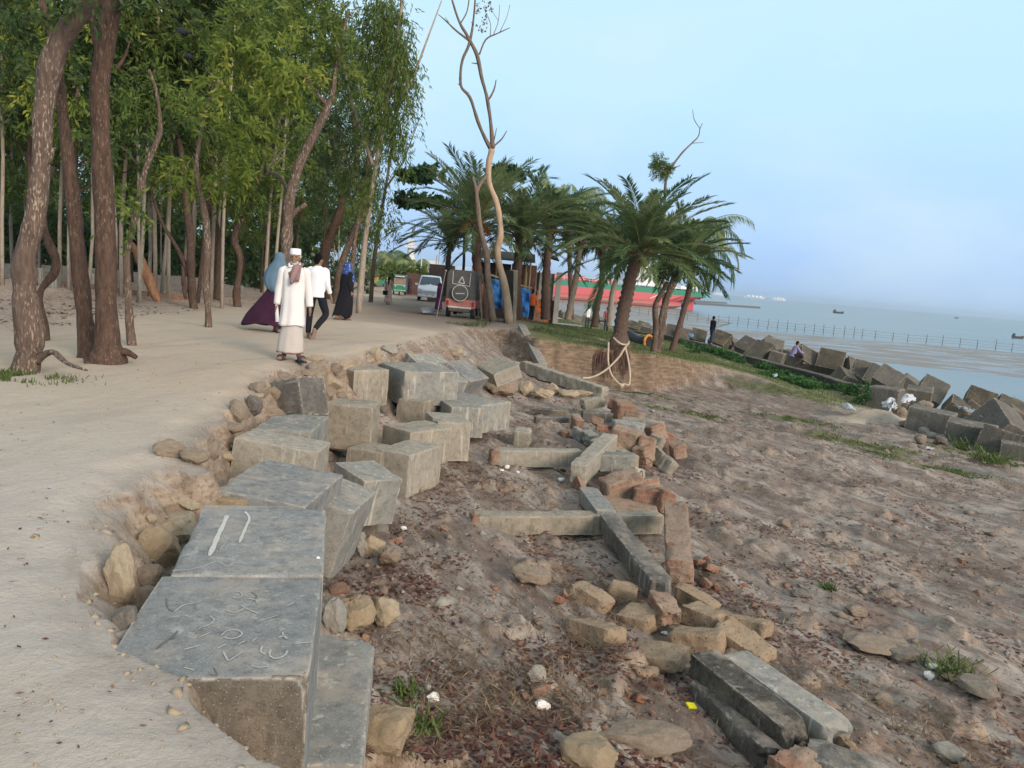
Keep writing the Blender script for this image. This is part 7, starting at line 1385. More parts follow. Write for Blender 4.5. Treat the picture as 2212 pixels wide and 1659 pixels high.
for s in (-1, 1):
    patch('headlight', [(s*.80, .06, .60), (s*.48, -.03, .62), (s*.50, -.01, .78), (s*.80, .10, .86)][::s], LAMP, .05); wheel(root, (s*.72, .85, .31), .31, .2); wheel(root, (s*.72, 3.5, .31), .31, .2); part('mirror', [bx((s*.95, 1.1, 1.08), (.2, .1, .15))], VANP, root, .03)
    part('air_vent', [bx((s*.17, -.015, .42), (.22, .03, .10))], TYRE, root, .01); patch('side_window', [(s*.845, 1.3, 1.1), (s*.845, 4.0, 1.1), (s*.72, 3.8, 1.58), (s*.72, 1.9, 1.58)][::-s], GLASSD, .02)
part('grille', [bx((0, -.005, .70), (.78, .03, .03)), bx((0, -.005, .65), (.76, .03, .025)), bx((0, -.005, .60), (.72, .03, .025))], CHR, root); part('bumper', [bx((0, .0, .36), (1.6, .12, .16))], VANP, root, .05); part('number_plate', [bx((0, -.07, .40), (.3, .01, .12))], PT_W, root)
# auto rickshaws
GRN = paint('green_enamel', (.03, .26, .15)); TEAL = paint('teal_roof', (.03, .10, .13)); YEL = flat('gold_pattern', (.42, .33, .10), .6); BRN = flat('brown_seat', (.20, .11, .06), .7)
def rickshaw(D, Y, rz, label, rear):
    g = PY(D[0], D[1], Y); g.z = gz(g.x, g.y); root = empty('auto_rickshaw', g, rz, label, 'auto rickshaw', 'green auto rickshaws'); hw = .58
    part('body', [bx((0, .35, .62), (1.06, .5, .5)), bx((0, 1.5, .62), (1.16, 1.5, .5)), bx((0, 1.0, .36), (1.1, 2.2, .08)), bx((0, 2.2, .95), (1.16, .12, 1.0))], GRN if not rear else GRN, root, .08)
    part('roof', [bx((0, 1.35, 1.66), (1.2, 2.1, .16)), bx((0, .25, 1.60), (1.1, .2, .2))], TEAL, root, .06)
    for s in (-1, 1):
        for y in (.3, 1.1, 2.1): part('pillar', [bar((s*.54, y, .8), (s*.54, y+.05, 1.6), .06)], TEAL, root)
        wheel(root, (s*.52, 2.0, .22), .22, .12); part('headlight', [ell((s*.38, .07, .78), (.07, .05, .07))], LAMP, root, 0, True)
    wheel(root, (0, .35, .22), .22, .12)
    part('seat', [bx((0, 1.7, .95), (1.0, .5, .5)), bx((0, .75, .85), (.5, .3, .3))], BRN, root, .05)
    part('windscreen', [bx((0, .12, 1.22), (1.0, .02, .56))], YEL if rear else flat('pale_glass', (.30, .24, .19), .15, .3, 3, .5), root)
    part('trim_stripe', [bx((0, .085, .90), (1.0, .02, .05)), bx((0, .085, .45), (1.0, .02, .05)), bx((0, .03, 1.62), (.8, .3, .08))], PT_W if not rear else YEL, root)
    if rear: part('painted_panel', [bx((0, .085, .68), (.7, .02, .34))], YEL, root); part('top_sign', [bx((0, .0, 1.42), (.5, .05, .2))], PT_W, root)
    return root
rickshaw((862, 638), 67, R_(8), 'green auto rickshaw coming along the road, a purple-robed walker at its side', False)
rickshaw((808, 616), 92, R_(-8), 'farther auto rickshaw with a yellow painted front at the road bend', True)
# ---- shelters
cf = lambda x, y: ((1180+.12658*x)/1.15732, (620+.12658*y)/1.15732)
ce = lambda x, y: ((880+.1537*x)/1.15732, (600+.1537*y)/1.15732)
cg = lambda x, y: ((1440+.13562*x)/1.15732, (780+.13562*y)/1.15732)
TARP = M_('blue_tarpaulin'); _n = TARP.noise(3, 4, .6); TARP.col(TARP.mix(TARP.rng(_n, .35, .7), (.02, .12, .42), (.05, .26, .62))).rough(.45).spec(.4); TARP.bump(TARP.noise(6, 4, .7), .8, .06); TARP = TARP.m
TARPD = flat('dark_blue_tarpaulin', (.02, .03, .22), .5)
HUTW = flat('dark_hut_wall', (.035, .028, .024), .9, .3, 3); HUTB = flat('brown_hut_wall', (.12, .07, .05), .9, .3, 3); CONCW = flat('ruined_concrete_wall', (.36, .36, .35), .9, .22, 1.5); TIM = flat('weathered_timber', (.33, .27, .20), .9, .2, 6); DTIM_SHADE = flat('blackened_timber_and_shade', (.03, .024, .022), .9, .2, 6); BAMB = flat('bamboo', (.28, .22, .14), .7)  # the black timber tone also paints the shaded side of the tall post
def pxbox(cv, x0, y0, x1, y1, Y, dp, name, mat, label, cat, group=None, ground=True, bevel=.01, parent=None, lean=0):
    """upright box filling a photo rectangle at distance Y, dp deep"""
    a = PY(*cv(x0, y1), Y); b = PY(*cv(x1, y1), Y); t = PY(*cv(x0, y0), Y); z0 = min(gz(a.x, Y), gz(b.x, Y))-.1 if ground else a.z; w_ = b.x-a.x
    o = part(name, [bx((w_/2, dp/2, (t.z-z0)/2), (w_, dp, t.z-z0))], mat, parent, bevel); o.location = (a.x, Y, z0); o.rotation_euler = (0, lean, 0)
    if label: tag(o, label, cat, group)
    return o
GPST = 'broken uprights at the shelter'
tp = block_obj('concrete_post', (.30, .62, 2.75), Matrix.Translation(PY(*cf(815, 432), 35)+Vector((0, .3, 0))) @ Euler((0, R_(-3), R_(12))).to_matrix().to_4x4(), MC_TAN, sp=.08, seed=300, label='tall pale concrete post whose shaded side is a separate black slab, in front of the right-hand tarpaulin', cat='post', group=GPST, rad=.02, chip=.06)
tp = block_obj('post_shade_slab', (.40, .14, 2.7), Matrix.Translation(PY(*cf(735, 445), 34.85)+Vector((0, .05, 0))) @ Euler((0, R_(-4), 0)).to_matrix().to_4x4(), DTIM_SHADE, sp=.08, seed=301, label='broad black slab painting the shaded side of the tall pale post', cat='post shade slab', group=GPST, rad=.02, chip=.06)  # shaded left face of the concrete post, put in as a black slab
for x0, y0, x1, y1, w_, Y, mt, lab in ((620, 640, 650, 1400, .26, 35.6, DTIM_SHADE, 'dark upright slab just behind the wavy dead trunk'), (350, 560, 430, 1330, .12, 33.8, TIM, 'thin pale leaning board beside the shorter dead trunk'), (290, 300, 370, 1330, .26, 34.2, DTIM_SHADE, 'dark leaning slab behind the shorter dead trunk'), (140, 490, 220, 1180, .26, 35.4, TIM, 'pale leaning board next to the pickup'), (20, 440, 60, 1300, .2, 36, TIM, 'pale upright slab at the pickup corner'), (70, 560, 150, 1180, .12, 36.5, TIM, 'narrow board tilted behind the pale leaning one')):
    a, b = PY(*cf(x0, y0), Y), PY(*cf(x1, y1), Y); b.z = gz(b.x, Y)-.1; o = part('timber_board', [bar(a, b, w_, .07)], mt, None, .01); tag(o, lab, 'timber board', GPST)
def tarp(cv, pts, Y, mat, label, seed):
    A, B, C, D = [PY(*cv(*q), Y) for q in pts]; V = []; n = 16
    for i in range(n+1):
        for j in range(n+1): p = A.lerp(B, i/n).lerp(D.lerp(C, i/n), j/n); V.append(p)
    A_ = np.array([tuple(v) for v in V]); A_[:, 1] += fbm(A_[:, 0]*3, A_[:, 2]*2.4, o=4, s=seed)*.35; Fc = [(i*(n+1)+j, (i+1)*(n+1)+j, (i+1)*(n+1)+j+1, i*(n+1)+j+1) for i in range(n) for j in range(n)]
    o = mesh('tarpaulin', A_, Fc, mat, smooth=True); md = o.modifiers.new('t', 'SOLIDIFY'); md.thickness = .03; return tag(o, label, 'tarpaulin', 'blue tarpaulins')
tarp(cf, [(360, 600), (600, 640), (600, 1200), (420, 1200)], 37.3, TARP, 'bright blue tarpaulin bulging between the two dead trunks', 1)
tarp(cf, [(960, 780), (1160, 830), (1110, 1370), (1010, 1370)], 37.8, TARP, 'bright blue tarpaulin behind the man in the orange shirt', 2)
tarp(cf, [(60, 640), (200, 640), (170, 1160), (100, 1160)], 37.6, TARPD, 'dark blue tarpaulin glimpsed by the pickup', 3)
a, b = PY(*cf(960, 735), 37.5), PY(*cf(1190, 790), 37.5); tag(part('roof_pole', [bar(a, b, .09, .07)], BAMB, None), 'yellowish pole along the top of the tarpaulin by the orange-shirted man', 'pole')
a, b = PY(*cf(340, 520), 36.8), PY(*cf(590, 600), 36.8); tag(part('roof_pole', [bar(a, b, .10, .08)], TIM, None), 'pale pole lying across the top of the tarpaulin between the dead trunks', 'pole')
hut = empty('shelter_hut', (PY(1100, 680, 41).x, 41, gz(1, 41)), 0, 'dark lean-to shelter with a sloping sheet roof behind the tarpaulins', 'hut')
def hutpart(name, x0, y0, x1, y1, Y, dp, mat):
    o = pxbox(cf, x0, y0, x1, y1, Y, dp, name, mat, None, None, parent=None); o.parent = hut; o.location = o.location-hut.location; return o
hutpart('wall', 60, 260, 700, 1250, 42.2, .12, HUTW); hutpart('wall', 705, 300, 1200, 1330, 42.5, .12, HUTB)
a = PY(*cf(0, 180), 41.2)-hut.location; b = PY(*cf(1250, 300), 41.2)-hut.location; c = b+Vector((0, 3.4, .5)); d = a+Vector((0, 3.4, .5)); V = [a, b, c, d]+[q+Vector((0, 0, .05)) for q in (a, b, c, d)]; mesh('roof', V, [(3, 2, 1, 0), (4, 5, 6, 7), (0, 1, 5, 4), (1, 2, 6, 5), (2, 3, 7, 6), (3, 0, 4, 7)], flat('rusty_sheet', (.10, .075, .065), .8, .3, 2), hut)
for x in (120, 500, 1080, 1165): a = PY(*cf(x, 290 if x > 600 else 220), 41.4)-hut.location; mesh('roof_post', *tube([Vector((a.x, a.y, -.1)), a], .05, 6), BAMB, hut, smooth=True)
ruin = empty('ruined_building', (PY(1175, 690, 44).x, 44, gz(PY(1175, 690, 44).x, 44)), 0, 'ruined building with a grey plaster wall, brick foot and a tilted dark roof', 'building')
def rpart(name, x0, y0, x1, y1, Y, dp, mat, gr=True):
    o = pxbox(cf, x0, y0, x1, y1, Y, dp, name, mat, None, None, ground=gr); o.parent = ruin; o.location = o.location-ruin.location; return o
rpart('plaster_wall', 1200, 470, 1590, 1000, 44.2, .2, CONCW, False); rpart('brick_foot', 1200, 1000, 1585, 1460, 44.1, .35, MB_RED); rpart('concrete_column', 1590, 470, 1690, 1460, 43.8, .3, CONCW); rpart('concrete_column', 1270, 440, 1300, 1000, 44.1, .08, HUTW, False)
a = PY(*cf(1390, 170), 43)-ruin.location; b = PY(*cf(1720, 270), 43)-ruin.location; V = [a, b, b+Vector((0, 3, .25)), a+Vector((0, 3, .25))]; V += [q+Vector((0, 0, .09)) for q in V]; mesh('roof', V, [(3, 2, 1, 0), (4, 5, 6, 7), (0, 1, 5, 4), (1, 2, 6, 5), (2, 3, 7, 6), (3, 0, 4, 7)], HUTW, ruin)
a = PY(*cf(1400, 160), 42.9)-ruin.location; b = PY(*cf(1525, 185), 42.9)-ruin.location; v, f = bar(a, b, .1, .16); mesh('white_board', v, f, PT_W, ruin)
ORG = flat('orange_steel', (.55, .15, .03), .6, .15, 5)
a1, b1 = PY(*cf(1235, 1080), 42), PY(*cf(1470, 1440), 42); a2, b2 = PY(*cf(1330, 1050), 42.9), PY(*cf(1520, 1420), 42.9)
st = [bar(a1, b1, .06, .2), bar(a2, b2, .06, .16), bar(a1+Vector((0, .7, .75)), b1+Vector((0, .7, .75)), .04)]+[bar(b1.lerp(a1, t), b2.lerp(a2, t), .12, .03) for t in np.linspace(.05, .95, 8)]+[bar(b1.lerp(a1, t)+Vector((0, .7, 0)), b1.lerp(a1, t)+Vector((0, .7, .75)), .03) for t in (.02, .4, .8)]
tag(part('metal_stair', st, ORG, None), 'orange steel stair frame leaning against the ruined building', 'stair')
tag(part('walkway_slab', [bx(P(1214, 701, -1.42), (2.6, 1.2, .12), Euler((0, 0, -.3)).to_matrix())], CONCW, None, .01), 'pale concrete slab path beyond the ruined building', 'slab')
for x0, y0, y1, lab in ((1165, 300, 750, 'bamboo pole standing above the man in orange'), (1085, 480, 740, 'shorter bamboo pole beside the taller one')): a, b = PY(*cf(x0, y0), 38.5), PY(*cf(x0-20, y1), 38.5); b.z = gz(b.x, 38.5); tag(mesh('bamboo_pole', *tube([b, a], .035, 6), BAMB, smooth=True), lab, 'pole', 'bamboo poles')
# dark metal fencing, walls, hedge at the road's end
pxbox(ce, 1245, 385, 1660, 640, 60, .2, 'metal_fence', HUTW, 'tall black sheet metal fence behind the minivan', 'fence')
pxbox(ce, 870, 530, 1135, 780, 72, .3, 'brick_wall', HUTB, 'dark wall under the green hedge', 'wall', 'roadside walls')
pxbox(ce, -150, 490, 560, 640, 118, .3, 'metal_fence', flat('slate_fence', (.075, .08, .085), .8), 'long low dark fence at the far end of the road', 'fence')
pxbox(ce, 170, 425, 640, 560, 126, 4, 'long_shed', flat('cream_wall', (.55, .44, .33), .9), 'cream walled shed behind the far fence', 'shed')
pxbox(ce, 1140, 440, 1245, 570, 95, 3, 'grey_shed', flat('grey_wall', (.30, .30, .31), .9), 'small grey shed between hedge and black fence', 'shed')
cl = [(tuple(PY(*ce(x, y), 73)), (1.3, 1.2, .8), 60) for x, y in ((600, 540), (700, 500), (800, 510), (900, 500), (1000, 505), (1090, 520), (640, 590), (760, 560), (870, 530))]; V, Q, lv = leafcloud(cl, .22, .07, 16, .2, 90, .4); o = crown_obj(V, Q, lv, LF_MID, None, 'hedge'); tag(o, 'bushy green hedge above the dark wall at the road end', 'hedge')
TOW = flat('white_tower', (.62, .60, .58), .8)
a = PY(*ce(955, 160), 420); b = PY(*ce(955, 330), 420); tag(part('lighthouse_tower', [tube([Vector((b.x, 420, -3)), b, a, a+Vector((0, 0, 1))], [2.6, 2.4, 1.7, 1.5], 12), bx(a+Vector((0, 0, 1.5)), (6.5, 6.5, 1.2)), bx(a+Vector((0, 0, 4)), (3, 3, 3)), tube([a+Vector((0, 0, 5)), a+Vector((-1, 0, 11))], .4, 5)], TOW, None, smooth=False), 'slim pale tower far beyond the road', 'tower')
for x, y0, Y, lab in ((1425, 130, 200, 'thin lattice mast above the black fence'), (1380, 250, 180, 'shorter mast next to the thin lattice one'), (1135, 290, 90, 'white pole rising behind the hedge')): a = PY(*ce(x, y0), Y); tag(mesh('mast', *tube([Vector((a.x, Y, gz(a.x, Y) if Y < 140 else -2)), a], .12 if Y > 100 else .07, 5), TOW if Y < 100 else RIMM), lab, 'mast')
pxbox(ce, 1250, 330, 1400, 400, 330, 8, 'far_building', TOW, 'white building far behind the black fence', 'building', ground=True)
crumple('plastic_sheet', ce, [(1120, 1110), (1340, 1120), (1350, 1190), (1150, 1190)], -.5, .15, MAT_SACKG, 'grey plastic sheet lying on the road by the pickup', 'plastic sheet', 12, up=.1)
# little posts and brick border in the wood
for i, (x, y, h_) in enumerate(((521, 640, .5), (85, 610, .45), (118, 622, .5), (199, 618, .4), (310, 635, .5), (20, 600, .5))):
    g = onpix(x, y); block_obj('marker_post', (.22, .2, h_+.15), Matrix.Translation((g.x, g.y, g.z+h_)), MC_GREY, sp=.08, seed=320+i, label=['concrete marker post beside the bowed trunk', 'concrete marker left of the crooked trunk', 'concrete marker framed between crooked and dark trunks', 'concrete marker between the dark and flared trunks', 'concrete marker behind the broken orange trunk', 'concrete marker at the very edge of the wood'][i], cat='marker post', group='concrete markers in the wood')
bp = [onpix(x, y) for x, y in ((-60, 596), (30, 600), (120, 612), (220, 626), (320, 640), (400, 648))]; pts = densepath(bp, .6); parts = []
for a, b in zip(pts, pts[1:]): parts.append(bar(Vector((a.x, a.y, gz(a.x, a.y)+.02)), Vector((b.x, b.y, gz(b.x, b.y)+.02)), .2, .22))
tag(part('brick_border', parts, MB_RED, None), 'low red brick border running through the wood', 'border')
# pipe, bench
pts = smoothpts([PY(*cg(940, 430), 41.5), PY(*cg(1040, 470), 41), PY(*cg(1150, 545), 40.3), PY(*cg(1330, 560), 39.8)], 5); pr_ = empty('drain_pipe', (pts[-1].x, pts[-1].y, pts[-1].z), 0, 'thick black drain pipe with an orange flange, lying behind the forked trunk', 'pipe')
v, f = tube([q-pts[-1] for q in pts], .30, 18); mesh('pipe', v, f, flat('black_plastic_pipe', (.06, .07, .085), .45), pr_, smooth=True); e = (pts[-1]-pts[-2]).normalized(); ring = []
s1 = e.cross(Vector((0, 0, 1))).normalized(); s2 = s1.cross(e)
v, f = tube([e*.03+(s1*math.cos(a)+s2*math.sin(a))*.36 for a in np.linspace(0, 2*math.pi, 25)], .07, 8); mesh('flange', v, f, flat('orange_rust', (.55, .22, .05), .8), pr_, smooth=True); v, f = tube([Vector((0, 0, 0)), e*.05], .29, 18); mesh('pipe_mouth', v, f, DTIM_SHADE, pr_)
g = PY(*cg(430, 260), 51); z0 = gz(g.x, 51); be = empty('wooden_table', (g.x, 51, z0), .1, 'dark wooden table between the two men near the sea wall', 'table'); part('table_top', [bx((0, 0, .72), (1.5, .6, .06))], DTIM_SHADE, be)
for x in (-.6, .6): part('leg', [bar((x*.8, 0, .7), (x, 0, -.05), .08)], DTIM_SHADE, be)
# hanging roots and ropes on the roped palm
RT = flat('dead_root_fibres', (.17, .085, .07), .95, .35, 3); r = random.Random(5); rp_ = []
def roots(x0, x1, y0, y1, Y, n):
    for i in range(n):
        x = r.uniform(x0, x1); a = PY(*cg(x, r.uniform(y0, y0+120)), Y+r.uniform(-.25, .2)); ln = r.uniform(.5, 1)*(y1-y0)*.1172*Y/F; b = a+Vector((r.uniform(-.08, .08)-(x-(x0+x1)/2)*-.0002, -r.uniform(.0, .3), -ln)); rp_.append(tube([a, a.lerp(b, .5)+Vector((r.uniform(-.05, .05), -.05, 0)), b], [.013, .010, .006], 4, caps=False))
roots(350, 1000, 700, 1330, 27.9, 230); roots(-60, 180, 780, 1100, 28.1, 45); roots(-250, -60, 740, 1000, 28.3, 16)
v, f = join(rp_); o = mesh('hanging_roots', [q-MAINPALM.location for q in v], f, RT, MAINPALM)
cf_ = tube([PY(*cg(820, 440), 28.3), PY(*cg(800, 600), 28.2), PY(*cg(770, 760), 28.2), PY(*cg(740, 900), 28.3)], [.30, .42, .50, .42], 14); v, f = cf_; mesh('root_boss', bumpy([q-MAINPALM.location for q in v], .05, 4, 8), f, BK_PALM, MAINPALM, smooth=True)
ROPE = flat('pale_rope', (.48, .40, .31), .9)
rl = [[(690, 470, 27.75), (760, 540, 27.6), (850, 595, 27.6), (940, 600, 27.75), (970, 560, 28.0), (940, 480, 28.4), (850, 420, 28.8), (760, 405, 28.8), (690, 440, 28.2)], [(940, 610, 27.6), (880, 690, 27.5), (800, 820, 27.4), (680, 950, 27.3), (560, 1060, 27.2), (400, 1160, 27.1), (250, 1210, 27), (120, 1215, 26.9)],
      [(600, 560, 27.7), (595, 700, 27.5), (590, 860, 27.4), (610, 1020, 27.3), (650, 1150, 27.2), (720, 1250, 27.1), (810, 1330, 27.0), (900, 1330, 27.0), (960, 1350, 27.0), (990, 1290, 27.1), (995, 1150, 27.3), (980, 1000, 27.5), (950, 830, 27.6), (910, 660, 27.7)]]
for i, pl in enumerate(rl): v, f = tube(smoothpts([PY(*cg(x, y), Y) for x, y, Y in pl], 5), .035, 8); tag(mesh('rope', v, f, ROPE, smooth=True), ['rope wound round the foot of the cliff palm', 'rope slanting from the palm foot down to the fallen beam', 'rope hanging in a long knotted loop over the bare roots'][i], 'rope', 'ropes on the cliff palm')
v, f = join([ell(PY(*cg(840, 1350), 27), (.10, .08, .07)), tube([PY(*cg(800, 1330), 27), PY(*cg(850, 1400), 26.95)], .03, 6)]); tag(mesh('rope_knot', v, f, ROPE, smooth=True), 'thick knot at the bottom of the hanging rope loop', 'knot')
# crows
CROW = flat('crow_black', (.008, .008, .010), .5)
for (x, y, rz, lab) in ((792, 140, 1.0, 'crow on a high branch, upper of the two'), (812, 245, .4, 'crow on a limb just below the other')):
    p = PY(*cT1(x, y), 17); R = Euler((.5, 0, rz)).to_matrix(); parts_ = [ell((0, 0, 0), (.06, .14, .07)), ell((0, -.14, .06), (.04, .05, .04)), tube([Vector((0, -.18, .06)), Vector((0, -.24, .05))], [.015, .004], 6), tube([Vector((0, .1, 0)), Vector((0, .3, -.04))], [.04, .02], 6), ell((.05, .04, .0), (.02, .14, .05)), ell((-.05, .04, .0), (.02, .14, .05))]
    v, f = join(parts_); tag(mesh('crow', [R@q+p for q in v], f, CROW, smooth=True), lab, 'crow', 'crows in the trees')
# ---- ship aground
sa, sb = PY(1205, 650, 205), PY(1470, 668, 213); base = Vector((sb.x, sb.y, -3.9)); ang = math.atan2(sa.y-sb.y, sa.x-sb.x)
ship = empty('cargo_ship', base, ang, 'beached ship with a red and green hull and white bridge behind the palms', 'ship')   # local +x runs to the bow
hm = M_('hull_paint'); tcx = hm.coord('Object'); sp_ = hm.n.new('ShaderNodeSeparateXYZ'); hm.l.new(hm.tc.outputs['Object'], sp_.inputs[0]); nz_ = hm.noise(.4, 5, .6, hm.coord('Object', (.3, 1, 1.5)))
lo = hm.mix(hm.rng(hm.math('ADD', sp_.outputs[2], hm.math('MULTIPLY', nz_, 1.2)), 1.5, 2.6), (.46, .27, .21), (.52, .10, .11)); lo = hm.mix(hm.rng(sp_.outputs[2], .5, 1.0), (.48, .11, .10), lo); hm.col(hm.mix(hm.rng(sp_.outputs[2], 3.98, 4.02), lo, (.012, .20, .12))).rough(.6)
Ls = 62.; st_ = []; V = []; Fc = []; cs = [(0, .0), (.55, .02), (.85, .5), (.96, 1.2), (1, 2.2), (1, 4.0), (1, 5.4)]
xs = [0, .8, 2, 4, 7, 12, 30, 50, Ls]
for x in xs:
    q = min(1, (x/7)**.5) if x < 7 else 1
    for s in (-1, 1):
        for w_, z in (cs if s < 0 else cs[::-1]): zz = z; ww = w_*5.5*(q if z < 3.6 else max(q, .9)); V.append(Vector((x-(0 if z < 3.6 else 4.6*(1-min(1, x/7))), s*ww, zz+(1.2*(1-q) if z < 1 else 0))))
k2 = len(cs)*2
for j in range(len(xs)-1):
    for i in range(k2): a = j*k2+i; b = j*k2+(i+1) % k2; Fc.append((a, b, b+k2, a+k2))
Fc += [tuple(range(k2))[::-1], tuple(range((len(xs)-1)*k2, len(xs)*k2))]
part('hull', [(V, Fc)], hm.m, ship, 0, False)
RD = flat('red_lead', (.52, .10, .10), .7); WH = flat('ship_white', (.72, .74, .76), .6, .04, 2)
part('rudder', [bx((-2.6, 0, 1.4), (2.0, .5, 3.6))], RD, ship, .1); part('overhang_keel', [bx((-1.8, 0, 3.55), (4.6, 6, .5))], flat('maroon', (.28, .05, .08), .7), ship, .05)
part('propeller', [tube([Vector((-.2, 0, 1.2)), Vector((-1.1, 0, 1.2))], [.5, .25], 8)]+[bar((-.6, 0, 1.2), (-.6, 1.3*math.cos(a), 1.2+1.3*math.sin(a)), .3, .08) for a in (.3, 2.4, 4.5)], DTIM_SHADE, ship)
br = part('bridge', [bx((11.3, 0, 7.9), (9, 8, 5)), bx((12.5, 0, 11.0), (6, 9.5, 1.4)), bx((5.5, 0, 6.2), (4, 7, 1.6)), bx((-.5, 0, 6.0), (5, 6, 1.2)), bx((16.6, 0, 7.4), (1.5, 6, 4)), bx((12, 0, 12.2), (1.2, 1.2, 1.6)), tube([Vector((12.5, 0, 11)), Vector((12.5, 0, 15))], .15, 6), bx((7, 0, 5.8), (18, 9.6, .3))], WH, ship, .05)
br2 = [bx((x, 4.02, z), (.5, .1, .6)) for x in (8, 9.8, 11.6, 13.4, 15) for z in (6.8, 8.3, 9.7)]+[bx((x, 4.78, 11.1), (.9, .1, .6)) for x in (10.3, 11.6, 12.9, 14.2)]; v, f = join(br2); mesh('window', v, f, GLASSD, br)
rail = []
for s in (-1, 1):
    rail += [bar((-4, s*5.3, 6.4), (Ls, s*5.3, 6.4), .08), bar((-4, s*5.3, 5.95), (Ls, s*5.3, 5.95), .06)]+[bar((x, s*5.3, 5.4), (x, s*5.3, 6.4), .07) for x in np.arange(-4, Ls, 1.7)]
part('railing', rail, WH, ship); part('cargo', [bx((36, 0, 6.1), (14, 7, 1.4)), bx((24, 0, 5.9), (6, 6, 1.0)), bx((53, 0, 6.2), (9, 7, 1.6))], RD, ship, .05)
part('boarding_ladder', [bar((11.5, 5.7, 2.6), (5.8, 5.8, 5.6), .16)], WH, ship)
for v_ in ship.children: pass
# boats, breakwaters, far ships
HZ = flat('far_hull', (.20, .23, .25), .8); BO = flat('boat_timber', (.07, .065, .06), .8)
def boat(D, Y, L_, H_, label, mat, cabin=True, name='boat', cat='boat'):
    p = PY(D[0], D[1], Y); root = empty(name, (p.x, Y, SEA), .1, label, cat); V = []; Fc = []; m = 9
    for i in range(m):
        t = i/(m-1)*2-1; w_ = L_*.11*(1-abs(t)**3)+.02; sh_ = H_*(1+.5*t*t); V += [Vector((t*L_/2, -w_, sh_)), Vector((t*L_/2*.94, -w_*.6, -.2)), Vector((t*L_/2*.94, w_*.6, -.2)), Vector((t*L_/2, w_, sh_))]
    for i in range(m-1):
        a = i*4; Fc += [(a, a+4, a+5, a+1), (a+1, a+5, a+6, a+2), (a+2, a+6, a+7, a+3), (a+3, a+7, a+4, a)]
    mesh('hull', V, Fc, mat, root)
    if cabin: part('cabin', [bx((-L_*.32, 0, H_*1.5), (L_*.14, L_*.12, H_*1.4))], mat if mat is BO else WH, root)
    return root
boat((1812, 667), 420, 6.2, .9, 'dark cargo boat lying off, just below the horizon', BO)
boat((2203, 702), 210, 3.6, .6, 'small dark boat near the edge of the picture on the open sea', BO)
boat((2067, 681), 900, 5, 1.2, 'tiny boat on the horizon, the most distant small craft', BO, False)
for x, y, L_, lab in ((1549, 638, 34, 'hazy white ship on the horizon nearest the beached ship'), (1630, 644, 60, 'longest hazy white ship on the horizon'), (1682, 649, 40, 'faint white ship on the horizon, closest to the open sea')):
    r_ = boat((x, y), 2200, L_, 3.5, lab, WH, True, 'far_ship', 'ship'); [part('deck_house', [bx((L_*t, 0, 6), (L_*.12, 5, 5))], WH, r_) for t in (-.1, .1, .28)]
BRK = flat('breakwater_stone', (.12, .125, .12), .9)
for (x0, y0, x1, y1, z, lab) in ((1497, 650, 1566, 654, SEA, 'shorter low breakwater beyond the ship\'s stern'), (1497, 655, 1637, 664, SEA, 'longer low breakwater beyond the ship\'s stern')):
    a, b = P(x0, y0+2, z), P(x1, y1+2, z); tag(part('breakwater', [bar(a, b, 2.5, 1.6)], BRK, None, .3), lab, 'breakwater')
pj = []; a, b = P(1500, 641.5, SEA), P(1680, 655, SEA)
# ---------------------------------------------------------------- litter, grass, creepers
def onground(n, region, seed, dens=None):
    r = np.random.default_rng(seed); x0, x1, y0, y1 = region; y = y0*(y1/y0)**r.random(n) if y0 > 0 else r.uniform(y0, y1, n); x = r.uniform(x0, x1, n)
    return x, y
def scatter_leaves(name, n, fn, mat, ll, lw, label, seed, lift=.006, curl=.5):
    r = np.random.default_rng(seed); x, y = fn(r, n); h, sde, sw, fo = terrain(x, y); m = fn.mask(x, y, sde, sw, fo); x, y, h = x[m], y[m], h[m]; n = len(x)
    a = r.uniform(0, 2*math.pi, n); d = np.stack([np.cos(a), np.sin(a), r.uniform(-.15, .6, n)*curl], 1); s = np.stack([-np.sin(a), np.cos(a), r.normal(size=n)*.35], 1)
    L_ = (ll*r.uniform(.5, 1.4, n))[:, None]; W_ = (lw*r.uniform(.6, 1.4, n))[:, None]; b = np.stack([x, y, h+lift], 1)
    V = np.stack([b, b+d*L_*.5+s*W_, b+d*L_, b+d*L_*.5-s*W_], 1).reshape(-1, 3); o = crown_obj(V, np.arange(len(V)).reshape(-1, 4), r.random(n), mat, None, name); return tag(o, label, kind='stuff')
class Fn:
    def __init__(s, xy, mask): s.xy = xy; s.mask = mask
    def __call__(s, r, n): return s.xy(r, n)
def polar(r0, r1, a0, a1):
    def f(r, n): rr = r0*(r1/r0)**(r.random(n)**.8); a = r.uniform(R_(a0), R_(a1), n); return np.sin(a)*rr, np.cos(a)*rr
    return f
LT_RED = mat_leaf('fallen_red_leaves', (.07, .03, .028), (.13, .055, .042), (.24, .13, .085), .1)
LT_TAN = mat_leaf('dry_straw', (.12, .075, .045), (.20, .135, .085), (.32, .24, .16), .1)
patchy = lambda x, y, s, th, k=1.2: (fbm(x*k, y*k, o=3, s=s)+np.random.default_rng(s).normal(size=len(x))*.12) > th
scatter_leaves('leaf_litter', 90000, Fn(polar(2.2, 34, -12, 48), lambda x, y, e, w, f: (e > -.1) & (w < -.4) & patchy(x, y, 71, .10)), LT_RED, .06, .012, 'reddish fallen leaves strewn over the mud', 501)
scatter_leaves('straw_litter', 120000, Fn(polar(2.2, 30, -10, 48), lambda x, y, e, w, f: (e > .2) & (w < -.4) & patchy(x, y, 72, .16)), LT_TAN, .10, .004, 'matted dry straw and root fibre on the mud', 502, .01, .9)
